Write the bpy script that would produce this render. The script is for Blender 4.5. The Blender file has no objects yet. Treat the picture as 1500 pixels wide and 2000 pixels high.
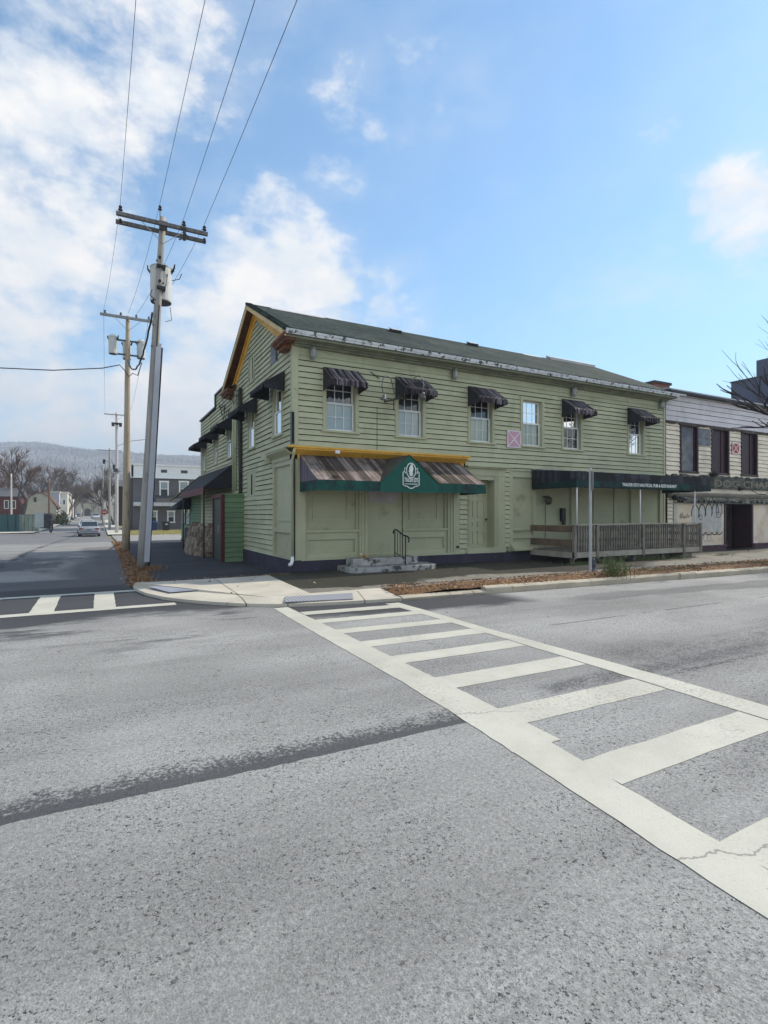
import bpy, bmesh, math, random
from mathutils import Vector, Matrix
R = math.radians
rnd = random.Random(7)
scene = bpy.context.scene
COL = scene.collection

# ------------------------------------------------------------------ camera
cam_d = bpy.data.cameras.new('camera')
cam = bpy.data.objects.new('camera', cam_d); COL.objects.link(cam)
YAW = math.atan2(.4686, .8834)
CAM = Vector((-4.2797, -12.9548, 1.6))
cam.location = CAM
cam.rotation_euler = (R(90), 0, -YAW)
cam_d.sensor_fit = 'VERTICAL'; cam_d.sensor_height = 24; cam_d.lens = 24*1045/2000
cam_d.shift_y = .0015
cam_d.clip_start = .05; cam_d.clip_end = 9000
scene.camera = cam
scene.render.resolution_x = 768; scene.render.resolution_y = 1024
scene.view_settings.view_transform = 'Standard'; scene.view_settings.look = 'None'
scene.view_settings.gamma = 1; scene.view_settings.exposure = 0.92

# ------------------------------------------------------------------ node expression helper
class V:
    def __init__(s, nt, sock): s.nt = nt; s.s = sock
    def _m(s, op, *o, clamp=False):
        n = s.nt.nodes.new('ShaderNodeMath'); n.operation = op; n.use_clamp = clamp
        for i, a in enumerate((s,)+o):
            if isinstance(a, V): s.nt.links.new(a.s, n.inputs[i])
            else: n.inputs[i].default_value = a
        return V(s.nt, n.outputs[0])
    def __add__(s, o): return s._m('ADD', o)
    def __radd__(s, o): return s._m('ADD', o)
    def __sub__(s, o): return s._m('SUBTRACT', o)
    def __rsub__(s, o): return (s*-1)+o
    def __mul__(s, o): return s._m('MULTIPLY', o)
    def __rmul__(s, o): return s._m('MULTIPLY', o)
    def __truediv__(s, o): return s._m('DIVIDE', o)
    def pow(s, o): return s._m('POWER', o)
    def abs(s): return s._m('ABSOLUTE')
    def mod(s, o): return s._m('FLOORED_MODULO', o)
    def mn(s, o): return s._m('MINIMUM', o)
    def mx(s, o): return s._m('MAXIMUM', o)
    def sat(s): return s._m('ADD', 0.0, clamp=True)
    def ss(s, a, b):            # smooth step between a and b
        n = s.nt.nodes.new('ShaderNodeMapRange'); n.interpolation_type = 'SMOOTHSTEP'
        if a > b:
            n.inputs[1].default_value = b; n.inputs[2].default_value = a; n.inputs[3].default_value = 1; n.inputs[4].default_value = 0
        else:
            n.inputs[1].default_value = a; n.inputs[2].default_value = b
        s.nt.links.new(s.s, n.inputs[0]); return V(s.nt, n.outputs[0])

class G:
    """graph of one material"""
    def __init__(g, nt): g.nt = nt
    def N(g, t): return g.nt.nodes.new(t)
    def pos(g, kind='geo'):
        if kind == 'geo': s = g.N('ShaderNodeNewGeometry').outputs['Position']
        else: s = g.N('ShaderNodeTexCoord').outputs['Object']
        return s
    def xyz(g, sock):
        n = g.N('ShaderNodeSeparateXYZ'); g.nt.links.new(sock, n.inputs[0])
        return [V(g.nt, o) for o in n.outputs]
    def comb(g, x, y, z):
        n = g.N('ShaderNodeCombineXYZ')
        for i, a in enumerate((x, y, z)):
            if isinstance(a, V): g.nt.links.new(a.s, n.inputs[i])
            else: n.inputs[i].default_value = a
        return n.outputs[0]
    def noise(g, sock, scale, detail=4, rough=.55, mul=(1, 1, 1), off=0):
        if mul != (1, 1, 1) or off:
            m = g.N('ShaderNodeMapping'); m.inputs['Scale'].default_value = mul; m.inputs['Location'].default_value = (off, off*.7, off*.3)
            g.nt.links.new(sock, m.inputs[0]); sock = m.outputs[0]
        n = g.N('ShaderNodeTexNoise'); n.inputs['Scale'].default_value = scale
        n.inputs['Detail'].default_value = detail; n.inputs['Roughness'].default_value = rough
        g.nt.links.new(sock, n.inputs['Vector']); return V(g.nt, n.outputs[0])
    def voro(g, sock, scale, feat='F1', out=0):
        n = g.N('ShaderNodeTexVoronoi'); n.feature = feat; n.inputs['Scale'].default_value = scale
        g.nt.links.new(sock, n.inputs['Vector']); return V(g.nt, n.outputs[out])
    def island(g): return V(g.nt, g.N('ShaderNodeNewGeometry').outputs['Random Per Island'])
    def mix(g, f, a, b):
        n = g.N('ShaderNodeMix'); n.data_type = 'RGBA'
        for k, s in ((0, f), (6, a), (7, b)):
            if isinstance(s, V): g.nt.links.new(s.s, n.inputs[k])
            elif hasattr(s, 'is_linked'): g.nt.links.new(s, n.inputs[k])
            elif k == 0: n.inputs[0].default_value = s
            else: n.inputs[k].default_value = (*s[:3], 1)
        return n.outputs[2]
    def scale(g, col, v):
        n = g.N('ShaderNodeVectorMath'); n.operation = 'SCALE'
        if hasattr(col, 'is_linked'): g.nt.links.new(col, n.inputs[0])
        else: n.inputs[0].default_value = col[:3]
        if isinstance(v, V): g.nt.links.new(v.s, n.inputs[3])
        else: n.inputs[3].default_value = v
        return n.outputs[0]

def new_mat(name):
    m = bpy.data.materials.new(name); m.use_nodes = True
    nt = m.node_tree; b = nt.nodes['Principled BSDF']
    return m, G(nt), b

def finish(g, b, col, rough=.8, bump=None, bstr=.3, bdist=.01, metal=0, spec=.5):
    if hasattr(col, 'is_linked'): g.nt.links.new(col, b.inputs['Base Color'])
    else: b.inputs['Base Color'].default_value = (*col[:3], 1)
    if isinstance(rough, V): g.nt.links.new(rough.s, b.inputs['Roughness'])
    else: b.inputs['Roughness'].default_value = rough
    b.inputs['Metallic'].default_value = metal
    b.inputs['Specular IOR Level'].default_value = spec
    if bump is not None:
        n = g.N('ShaderNodeBump'); n.inputs['Strength'].default_value = bstr; n.inputs['Distance'].default_value = bdist
        g.nt.links.new(bump.s, n.inputs['Height']); g.nt.links.new(n.outputs[0], b.inputs['Normal'])

MATS = {}
def pm(name, c1, c2=None, scale=3, rough=.8, bump=.2, mul=(1, 1, 1), metal=0, isl=0, fine=0, spec=.4, dirt=None, dscale=1.2, dlo=.55, dhi=.7):
    """generic procedural material: two tones by noise, optional per-piece variation, optional dirt/peeling"""
    if name in MATS: return MATS[name]
    m, g, b = new_mat(name); p = g.pos('geo')
    n = g.noise(p, scale, 5, .6, mul)
    col = g.mix(n.ss(.3, .7), c1, c2 if c2 else tuple(x*.8 for x in c1))
    if isl: col = g.scale(col, g.island()*isl + (1-isl/2))
    if fine: col = g.scale(col, g.noise(p, 60, 2)*fine + (1-fine/2))
    if dirt:
        d = g.noise(p, dscale, 6, .65, (1, 1, 1), 11)
        col = g.mix(d.ss(dlo, dhi), col, dirt)
    finish(g, b, col, rough, g.noise(p, scale*6, 4, .6, mul) if bump else None, bump, .01, metal, spec)
    MATS[name] = m; return m

# ------------------------------------------------------------------ world: daylight sky with clouds
SUN_EL, SUN_AZ = R(41), math.atan2(1.0, .07)      # direction to the sun: along +x, slightly +y (azimuth measured from +y towards +x)
sdir = Vector((math.cos(SUN_EL)*math.sin(SUN_AZ), math.cos(SUN_EL)*math.cos(SUN_AZ), math.sin(SUN_EL)))
w = bpy.data.worlds.new('World'); scene.world = w; w.use_nodes = True
nt = w.node_tree; g = G(nt); bg = nt.nodes['Background']
sky = g.N('ShaderNodeTexSky'); sky.sky_type = 'NISHITA'; sky.sun_disc = False
sky.sun_elevation = SUN_EL; sky.sun_rotation = SUN_AZ
sky.air_density = 1.0; sky.dust_density = .25; sky.ozone_density = 1.6
dirs = g.N('ShaderNodeTexCoord').outputs['Generated']
def cdir(px, py):
    x, z = (px-750)/1045, (1003-py)/1045
    c, s = math.cos(YAW), math.sin(YAW)
    return Vector((x*c+s, -x*s+c, z)).normalized()
def blob(px, py, rad, soft):       # a cloud bank around one compass bearing and height
    d = cdir(px, py)
    n = g.N('ShaderNodeVectorMath'); n.operation = 'DISTANCE'; nt.links.new(warp, n.inputs[0]); n.inputs[1].default_value = d
    return V(nt, n.outputs['Value']).ss(rad*(1+soft), rad*(1-soft))
wn = g.N('ShaderNodeTexNoise'); wn.inputs['Scale'].default_value = 5; wn.inputs['Detail'].default_value = 4; nt.links.new(dirs, wn.inputs['Vector'])
wm = g.N('ShaderNodeVectorMath'); wm.operation = 'MULTIPLY_ADD'; nt.links.new(wn.outputs['Color'], wm.inputs[0])
wm.inputs[1].default_value = (.22, .22, .22); nt.links.new(dirs, wm.inputs[2])
ws = g.N('ShaderNodeVectorMath'); ws.operation = 'SUBTRACT'; nt.links.new(wm.outputs[0], ws.inputs[0]); ws.inputs[1].default_value = (.11, .11, .11)
warp = ws.outputs[0]
sx, sy, sz = g.xyz(dirs)
fb = g.noise(dirs, 5.5, 9, .60, (1, 1, 1.7), 3.1)
fb2 = g.noise(dirs, 17, 7, .62, (1, 1, 1.6), 9.1)
CL = [(60, 130, .26, .6, .80), (330, 60, .24, .7, .45), (110, 330, .18, .5, .9), (420, 330, .09, .6, .35), (640, 240, .08, .6, .66), (790, 250, .06, .6, .4),
      (560, 430, .07, .6, .75), (200, 520, .05, .7, .6), (860, 80, .12, .7, .35), (960, 20, .12, .7, .3), (950, 180, .08, .8, .25), (1260, 480, .07, .7, .3),
      (1470, 400, .07, .6, .75), (1490, 480, .07, .6, .65), (570, 600, .13, .6, 1.0), (300, 650, .08, .8, .45), (70, 720, .15, .7, .9), (330, 810, .13, .5, 1.0),
      (150, 800, .10, .6, .8), (420, 700, .12, .6, .9), (760, 630, .08, .6, .6), (20, 580, .09, .6, .7), (1380, 200, .25, .8, .18)]
tot = None
for px, py, rad, soft, a in CL:
    t = blob(px, py, rad, soft)*a
    tot = t if tot is None else tot.mx(t)
back_fill = fb.ss(.40, .60)*(sx*-.4688+sy*-.8834+.05).ss(0, .3)*.95           # unseen bright cloud behind the camera, added as fill for the facade
gen = fb*.62+fb2*.38
cl = ((gen-.5)*3.3 + tot*1.26 - .44).sat().ss(0, .85)
wisp = g.noise(dirs, 3.2, 8, .62, (1.6, .7, 2.6), 55).ss(.50, .78)*.30
veil = (tot*.50*fb.ss(.35, .65)).mx(wisp).sat()
low = sz.ss(.30, .0)*.24
mask = cl.mx(veil).mx(back_fill).mx(low).sat()
shade = g.noise(dirs, 9, 6, .6, (1, 1, 1.5), 21).ss(.35, .7)
ccol = g.mix(shade, (.47, .50, .53), (.64, .605, .57))
SKYK = .125
tint = g.N('ShaderNodeVectorMath'); tint.operation = 'MULTIPLY'; nt.links.new(sky.outputs[0], tint.inputs[0]); tint.inputs[1].default_value = (.60, .86, .92)
ccol = g.mix(back_fill, ccol, (.86, .81, .75))  # warm white of the added fill cloud
mixc = g.mix(mask, tint.outputs[0], g.scale(ccol, 1/SKYK))
nt.links.new(mixc, bg.inputs['Color']); bg.inputs['Strength'].default_value = SKYK

sun_d = bpy.data.lights.new('sun', 'SUN'); sun = bpy.data.objects.new('sun', sun_d); COL.objects.link(sun)
sun_d.energy = 2.9; sun_d.angle = R(1.2); sun_d.color = (1, .91, .78)
sun.rotation_euler = sdir.to_track_quat('Z', 'Y').to_euler()
sun.location = (40, 10, 40)

# ------------------------------------------------------------------ mesh helpers
class MB:
    def __init__(s): s.v = []; s.f = []; s.m = []; s.k = 0
    def add(s, vs, fs, k=None):
        o = len(s.v); s.v += [tuple(v) for v in vs]; s.f += [tuple(i+o for i in f) for f in fs]; s.m += [s.k if k is None else k]*len(fs); return s
    def box(s, x0, x1, y0, y1, z0, z1, k=None):
        return s.add([(x, y, z) for z in (z0, z1) for y in (y0, y1) for x in (x0, x1)],
                     [(0, 2, 3, 1), (4, 5, 7, 6), (0, 1, 5, 4), (2, 6, 7, 3), (0, 4, 6, 2), (1, 3, 7, 5)], k)
    def quad(s, *p, k=None): return s.add(p, [tuple(range(len(p)))], k)
    def prism(s, pts, d, k=None):       # polygon (3D points) extruded by vector d
        n = len(pts); d = Vector(d); a = [Vector(p) for p in pts]; b = [p+d for p in a]
        return s.add(a+b, [tuple(range(n))[::-1], tuple(range(n, 2*n))]+[(i, (i+1) % n, n+(i+1) % n, n+i) for i in range(n)], k)
    def tube(s, path, r, n=6, k=None, caps=True):
        P = [Vector(p) for p in path]; rs = r if isinstance(r, (list, tuple)) else [r]*len(P); vs = []; fs = []
        ref = None
        for i, p in enumerate(P):
            t = (P[min(i+1, len(P)-1)]-P[max(i-1, 0)])
            if t.length < 1e-9: t = Vector((0, 0, 1))
            t.normalize()
            if ref is None: ref = t.orthogonal().normalized()
            ref = (ref-t*ref.dot(t))
            if ref.length < 1e-6: ref = t.orthogonal()
            ref.normalize()
            bb = t.cross(ref)
            for j in range(n):
                a = 2*math.pi*j/n; vs.append(p+(ref*math.cos(a)+bb*math.sin(a))*rs[i])
        for i in range(len(P)-1):
            for j in range(n): fs.append((i*n+j, i*n+(j+1) % n, (i+1)*n+(j+1) % n, (i+1)*n+j))
        if caps: fs += [tuple(range(n))[::-1], tuple((len(P)-1)*n+j for j in range(n))]
        return s.add(vs, fs, k)
    def lathe(s, c, prof, n=12, k=None, axis='z'):
        vs = []; fs = []
        for r, h in prof:
            for j in range(n):
                a = 2*math.pi*j/n; x, y = r*math.cos(a), r*math.sin(a)
                q = {'z': (x, y, h), 'y': (x, h, y), 'x': (h, x, y)}[axis]
                vs.append((c[0]+q[0], c[1]+q[1], c[2]+q[2]))
        m = len(prof)
        for i in range(m-1):
            for j in range(n): fs.append((i*n+j, i*n+(j+1) % n, (i+1)*n+(j+1) % n, (i+1)*n+j))
        fs += [tuple(range(n))[::-1], tuple((m-1)*n+j for j in range(n))]
        return s.add(vs, fs, k)
    def grid(s, nu, nv, fn, k=None):
        vs = [fn(i/nu, j/nv) for j in range(nv+1) for i in range(nu+1)]
        return s.add(vs, [(j*(nu+1)+i, j*(nu+1)+i+1, (j+1)*(nu+1)+i+1, (j+1)*(nu+1)+i) for j in range(nv) for i in range(nu)], k)
    def xf(s, T):                       # transform every vertex by a function
        s.v = [tuple(T(*v)) for v in s.v]; return s
    def build(s, name, mats, parent=None, smooth=False, bevel=0, recalc=True):
        me = bpy.data.meshes.new(name)
        off = parent_origin(parent)
        me.from_pydata([(x-off[0], y-off[1], z-off[2]) for x, y, z in s.v], [], s.f)
        if not isinstance(mats, (list, tuple)): mats = [mats]
        for m in mats: me.materials.append(m)
        if len(mats) > 1: me.polygons.foreach_set('material_index', s.m)
        if recalc:
            bm = bmesh.new(); bm.from_mesh(me); bmesh.ops.recalc_face_normals(bm, faces=bm.faces); bm.to_mesh(me); bm.free()
        if smooth: me.polygons.foreach_set('use_smooth', [True]*len(me.polygons))
        o = bpy.data.objects.new(name, me); COL.objects.link(o)
        if parent is not None: o.parent = parent
        if bevel:
            b = o.modifiers.new('bevel', 'BEVEL'); b.width = bevel; b.segments = 2; b.limit_method = 'ANGLE'
        return o
    def each(s, name, mats, parent=None, **kw):      # one object per connected piece
        par = list(range(len(s.v)))
        def find(a):
            while par[a] != a: par[a] = par[par[a]]; a = par[a]
            return a
        for f in s.f:
            for q in f[1:]: par[find(f[0])] = find(q)
        grp = {}
        for f, m in zip(s.f, s.m): grp.setdefault(find(f[0]), []).append((f, m))
        out = []
        for fs in grp.values():
            ids = sorted({i for f, _ in fs for i in f}); mp = {i: k for k, i in enumerate(ids)}
            mb = MB(); mb.v = [s.v[i] for i in ids]; mb.f = [tuple(mp[i] for i in f) for f, _ in fs]; mb.m = [m for _, m in fs]
            out.append(mb.build(name, mats, parent, **kw))
        return out
def parent_origin(p):
    o = Vector((0, 0, 0))
    while p is not None: o += Vector(p.location); p = p.parent
    return o
def tag(o, label=None, cat=None, group=None, kind=None):
    if label: o['label'] = label
    if cat: o['category'] = cat
    if group: o['group'] = group
    if kind: o['kind'] = kind
    return o
def thing(name, loc, label, cat, group=None):
    o = bpy.data.objects.new(name, None); o.location = loc; o.empty_display_size = .2; COL.objects.link(o)
    return tag(o, label, cat, group)
def solo(mb, name, mats, label, cat, group=None, **k):
    return tag(mb.build(name, mats, None, **k), label, cat, group)
def struct(mb, name, mats, **k): return tag(mb.build(name, mats, None, **k), kind='structure')
def kids(o): return [c for c in bpy.data.objects if c.parent == o]
def copy_thing(root, loc, rotz=None, label=None, scale=None):
    r = root.copy(); COL.objects.link(r); r.location = loc
    if rotz is not None: r.rotation_euler = (0, 0, rotz)
    if scale: r.scale = (scale,)*3
    if label: r['label'] = label
    for ch in kids(root):
        c = ch.copy(); COL.objects.link(c); c.parent = r
        for gch in kids(ch):
            d = gch.copy(); COL.objects.link(d); d.parent = c
    return r
def at(px, D):                          # ground position seen at photo column px, D metres in front of the camera
    X = (px-750)/1045*D
    return Vector((CAM.x+.8834*X+.4686*D, CAM.y-.4686*X+.8834*D, 0))
def hz(py, D): return 1.6+(1003-py)/1045*D
def sstep(a, b, x):
    t = max(0, min(1, (x-a)/(b-a))); return t*t*(3-2*t)
def gz(y): return -.52*sstep(12, 45, y)+.72*sstep(75, 150, y)    # the side street dips, then climbs again
def text(s, width, height, depth=.004):
    cu = bpy.data.curves.new('t', 'FONT'); cu.body = s; cu.extrude = depth/2; cu.resolution_u = 3; cu.offset = .018
    o = bpy.data.objects.new('t', cu); COL.objects.link(o)
    bpy.context.view_layer.update()
    dg = bpy.context.evaluated_depsgraph_get(); me = bpy.data.meshes.new_from_object(o.evaluated_get(dg))
    vs = [Vector(v.co) for v in me.vertices]; fs = [tuple(p.vertices) for p in me.polygons]
    bpy.data.objects.remove(o); bpy.data.curves.remove(cu); bpy.data.meshes.remove(me)
    x0, x1 = min(v.x for v in vs), max(v.x for v in vs); y0, y1 = min(v.y for v in vs), max(v.y for v in vs)
    return [((v.x-x0)/(x1-x0)*width, (v.y-y0)/(y1-y0)*height, v.z) for v in vs], fs

# wall frames: (a along the wall, n outwards from it, z) -> world
def FRONT(a, n, z): return (a, -n, z)
def SIDE(a, n, z): return (-n, a, z)
from mathutils import noise as mn
# ------------------------------------------------------------------ ground materials
def asphalt(name, base, kind):
    m, g, b = new_mat(name); p = g.pos('geo'); x, y, z = g.xyz(p)
    col = g.mix(g.noise(p, .35, 5, .6, (1, 1.6, 1)).ss(.35, .65), tuple(c*.86 for c in base), tuple(c*1.12 for c in base))
    streak = g.noise(p, 1.1, 5, .6, (.12, 1.3, 1), 5)
    col = g.scale(col, streak*.35+.83)
    agg = g.voro(p, 95, 'F1', 0)
    ag2 = g.noise(p, 210, 2, .6)
    col = g.scale(col, agg*.35+.83)
    col = g.scale(col, ag2.ss(.3, .7)*.36+.82)
    col = g.scale(col, g.noise(p, 38, 4, .75, (1, 1, 1), 15).ss(.3, .7)*.42+.79)
    # dark pits and pale stones between the aggregate
    pit = (g.noise(p, 85, 2, .6, (1, 1, 1), 3).ss(.60, .66)*.85).mx(g.noise(p, 36, 3, .75, (1, 1, 1), 63).ss(.60, .655))*g.noise(p, 1.1, 5, .65, (1, 1, 1), 8).ss(.28, .62)
    col = g.mix(pit*.95, col, (.012, .012, .013))
    stone = g.noise(p, 75, 1, .5, (1, 1, 1), 31).ss(.73, .76)
    col = g.mix(stone*.55, col, (.5, .48, .45))
    rough = V(g.nt, g.N('ShaderNodeValue').outputs[0]); rough.s.default_value = .86
    spk = g.noise(p, 42, 4, .75, (1, 1, 1), 2)*.7+g.noise(p, 9, 4, .7, (1, 1, 1), 22)*.3
    big = g.noise(p, .9, 5, .65, (.45, 1, 1), 17)
    if kind == 'road':
        # the worn joint along the street, crisp on its near side, crumbling on the far side
        yy = y + (g.noise(p, .7, 4)-.5)*.16 + (g.noise(p, 9, 3)-.5)*.03
        seam = yy.ss(-9.635, -9.615)*yy.ss(-9.10, -9.58)
        west = x.ss(-1.3, -2.0)*.62+.34
        core = yy.ss(-9.635, -9.615)*yy.ss(-9.52, -9.585)
        sd = (seam*west*.85 + core*west*.9 + (spk-.5)*3.2*seam.ss(0, .25) - .30).sat().ss(.05, .5)
        col = g.mix(sd*.82, col, (.035, .036, .042))
        # second faint line of raveling
        s2 = (yy.ss(-8.55, -8.35)*yy.ss(-8.0, -8.3))*(spk.ss(.5, .66))*x.ss(1, -1)
        col = g.mix(s2*.55, col, (.05, .05, .055))
        s3 = ((y+9.75).abs().ss(.55, .0)*x.ss(-2.9, -1.9)*spk.ss(.52, .68)*big.ss(.35, .6))
        col = g.mix(s3*.7, col, (.045, .045, .05))
        # right of the crossing: dark raveled patches
        s4 = ((y+9.15+(big-.5)*1.2).abs().ss(.75, .15)*x.ss(.35, 1.2)*spk.ss(.42, .60)).mx((y+11.05).abs().ss(.5, .1)*x.ss(-1.2, .0)*spk.ss(.44, .60)).mx((y+9.35).abs().ss(.24, .05)*x.ss(-1.0, -.5)*spk.ss(.36, .56))
        s4 = s4.mx(y.ss(-10.8, -11.9)*spk.ss(.48, .60)*big.ss(.40, .58)*.6)
        col = g.mix(s4*.75, col, (.045, .045, .05))
        # fresh dark strip by the gutter and at the side street mouth
        wob = (g.noise(p, .9, 5, .65, (.5, 1, 1), 40)-.5)
        d1 = (y+wob*2.4).ss(-3.95, -3.4)*x.ss(-.8, -1.4)*y.ss(2.3, 2.0)
        d1b = (y+wob*5.5).ss(-6.2, -4.4)*g.noise(p, 1.6, 6, .72, (.28, 1.3, 1), 50).ss(.50, .58)*x.ss(-1.9, -2.6)
        d2 = (y+x*.05+wob*1.6).ss(-5.75, -5.2)*x.ss(3.1, 2.4)*x.ss(-1.7, -1.6)
        d3 = (y+wob*1.2+x*.075).ss(-5.9, -5.75)*(y+x*.075+wob*1.2).ss(-5.1, -5.3)*x.ss(3, 4)*.45
        dk = d1.mx(d2).mx(d1b*.85).mx(d3)
        col = g.mix(dk*.90, col, (.032, .034, .040))
        oil = g.noise(p, 2.6, 4, .6, (1, 1, 1), 120).ss(.70, .76)
        col = g.mix(oil*.55, col, (.06, .06, .06))
        lane = g.noise(p, .5, 5, .65, (.16, 1.5, 1), 130).ss(.45, .7)
        col = g.scale(col, lane*-.20+1.04)
        jt = (y+7.3+(g.noise(p, 3, 3)-.5)*.06).abs().ss(.03, .008)*x.ss(1.2, 1.6)*g.noise(p, 2.2, 3, .6, (1, 1, 1), 77).ss(.42, .52)
        col = g.mix(jt*.7, col, (.03, .03, .033))
    if kind == 'side':
        wob = (g.noise(p, .35, 5, .65, (1, .5, 1), 40)-.5)
        sl = (x+7.0-y*.01+(g.noise(p, .8, 4)-.5)*.5)
        crack = sl.abs().ss(.16, .05)*g.noise(p, 1.1, 4, .6, (1, 1, 1), 9).ss(.38, .5)
        col = g.mix(crack*.75, col, (.03, .03, .035))
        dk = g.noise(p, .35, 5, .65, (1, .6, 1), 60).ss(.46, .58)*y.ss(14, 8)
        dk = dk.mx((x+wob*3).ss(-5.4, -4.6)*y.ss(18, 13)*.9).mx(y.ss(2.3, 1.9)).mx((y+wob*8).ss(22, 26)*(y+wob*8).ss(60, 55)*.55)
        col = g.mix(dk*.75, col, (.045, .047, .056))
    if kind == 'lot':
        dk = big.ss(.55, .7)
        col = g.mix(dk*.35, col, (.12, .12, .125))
    finish(g, b, col, .9, g.noise(p, 130, 3, .6)+agg*.6, .55, .006, 0, .3)
    return m
M_road = asphalt('asphalt_main_street', (.288, .284, .272), 'road')
M_side = asphalt('asphalt_side_street', (.27, .262, .248), 'side')
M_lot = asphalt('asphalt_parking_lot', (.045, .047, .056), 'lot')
M_alley = asphalt('asphalt_alley', (.30, .29, .27), 'alley')

def concrete(name, base, wet=False, pad=False):
    m, g, b = new_mat(name); p = g.pos('geo'); x, y, z = g.xyz(p)
    col = g.mix(g.noise(p, 1.1, 5, .6).ss(.3, .7), tuple(c*.82 for c in base), tuple(c*1.08 for c in base))
    col = g.scale(col, g.noise(p, 90, 3, .6)*.3+.85)
    st = g.noise(p, 2.3, 6, .7, (1, 1, 1), 13).ss(.58, .72)
    col = g.mix(st*.4, col, tuple(c*.5 for c in base))
    rough = .85
    if wet:
        wn = g.noise(p, .55, 5, .6, (.7, 1, 1), 71)
        dry = (wn*2.2 + (y+1.7)*-.40*1.0 - 1.32 + x.ss(9, 15)*.42).sat().ss(.18, .30)
        col = g.mix(dry, (.040, .037, .028), g.mix(g.noise(p, 4, 4).ss(.3, .7), (.16, .15, .125), (.23, .215, .18)))
        rough = dry*.35+.5
        jx = (x.mod(1.9)-.95).abs().ss(.93, .942)
        jl = (y+1.75).abs().ss(.014, .005)
        col = g.mix(jx.mx(jl)*.8, col, (.02, .02, .018))
    if pad:
        jl = (x+1.99-y*.02).abs().ss(.016, .006).mx((x+1.42-(y+4)*.2).abs().ss(.014, .005)*y.ss(-3.66, -3.7)).mx((y+3.60+x*.1+.10).abs().ss(.010, .004)*.5)
        jl = jl.mx((x+.02-(y+4)*.25).abs().ss(.014, .005)*y.ss(-3.66, -3.7))
        col = g.mix(jl*.85, col, (.05, .045, .035))
    finish(g, b, col, rough, g.noise(p, 50, 4, .6), .3, .006, 0, .35)
    return m
M_pad = concrete('concrete_new', (.53, .49, .405), pad=True)
M_walk = concrete('concrete_wet_sidewalk', (.2, .18, .15), wet=True)
M_kerb = concrete('granite_kerb', (.46, .41, .32))
M_farwalk = concrete('concrete_far', (.55, .53, .46))
M_stepc = concrete('concrete_steps_old', (.40, .41, .40))

def paint_mat():
    m, g, b = new_mat('road_paint'); p = g.pos('geo'); x, y, z = g.xyz(p)
    col = g.mix(g.noise(p, 1.5, 5, .6).ss(.3, .7), (.46, .445, .375), (.55, .535, .455))
    col = g.scale(col, g.noise(p, 110, 3, .6)*.2+.9)
    wear = g.noise(p, 60, 4, .7, (1, 1, 1), 4).ss(.61, .68)*g.noise(p, .9, 4, .6, (1, 1, 1), 6).ss(.35, .62)
    col = g.mix(wear*.75, col, (.14, .14, .14))
    scuff = g.noise(p, 5, 6, .7, (1, 1, 1), 44).ss(.60, .72)
    col = g.mix(scuff*.22, col, (.3, .29, .26))
    zone = g.noise(p, .55, 4, .6, (1, 1, 1), 90).ss(.50, .68)
    chip = g.noise(p, 30, 5, .75, (1, 1, 1), 12).ss(.60, .52)*-1+1
    col = g.mix(zone*chip*.65, col, (.17, .165, .155))
    edge_crack = ((y+g.noise(p, 7, 4)*.16+x*.35+10.0).abs()).ss(.010, .003).mx(((y+g.noise(p, 6, 4)*.2+x*.3+11.9).abs()).ss(.010, .003))*x.ss(-1.2, -1.35)
    col = g.mix(edge_crack*.6, col, (.12, .11, .10))
    finish(g, b, col, .75, g.noise(p, 120, 3), .5, .005, 0, .35)
    return m
M_paint = paint_mat()

# ------------------------------------------------------------------ ground, streets
def earth_mat():
    m, g, b = new_mat('dry_ground'); p = g.pos('geo')
    col = g.mix(g.noise(p, .08, 5, .6).ss(.35, .65), (.17, .14, .09), (.26, .23, .13))
    col = g.scale(col, g.noise(p, 3, 4)*.5+.75)
    finish(g, b, col, .95, g.noise(p, 6, 4), .4, .03)
    return m
M_earth = earth_mat()
ys = [-500, -60] + [2*i for i in range(0, 80)] + [170, 220, 320, 600, 3000]
mb = MB()
for a, b_ in zip(ys[:-1], ys[1:]):
    mb.quad((-2500, a, gz(a)-.06), (2500, a, gz(a)-.06), (2500, b_, gz(b_)-.06), (-2500, b_, gz(b_)-.06))
struct(mb, 'ground', M_earth, recalc=False)
def strip(name, mat, x0, x1, y0, y1, dz, n=None):
    mb = MB(); n = n or max(1, int((y1-y0)/2.5))
    for i in range(n):
        a, b_ = y0+(y1-y0)*i/n, y0+(y1-y0)*(i+1)/n
        mb.quad((x0, a, gz(a)+dz), (x1, a, gz(a)+dz), (x1, b_, gz(b_)+dz), (x0, b_, gz(b_)+dz))
    return struct(mb, name, mat, recalc=False)
mb = MB(); mb.quad((-300, -60, 0), (300, -60, 0), (300, .4, 0), (-300, .4, 0)); struct(mb, 'road', M_road, recalc=False)
strip('side_street', M_side, -60, -3.62, .4, 54, 0)
strip('side_street_far', M_side, -10.45, -3.62, 54, 330, 0)
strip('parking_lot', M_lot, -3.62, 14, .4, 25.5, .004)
strip('alley', M_alley, -3.3, 30, 25.5, 45, .008)
strip('far_sidewalk', M_farwalk, -60, -10.45, 54, 57.5, .13)
strip('street_verge', M_farwalk, -11.9, -10.45, 57.5, 300, .10)
strip('right_sidewalk', M_farwalk, -3.62, -1.9, 45, 300, .10)
mb = MB(); mb.quad((3.6, -.0, .12), (80, 0, .12), (80, .5, .12), (3.6, .5, .12))

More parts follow.
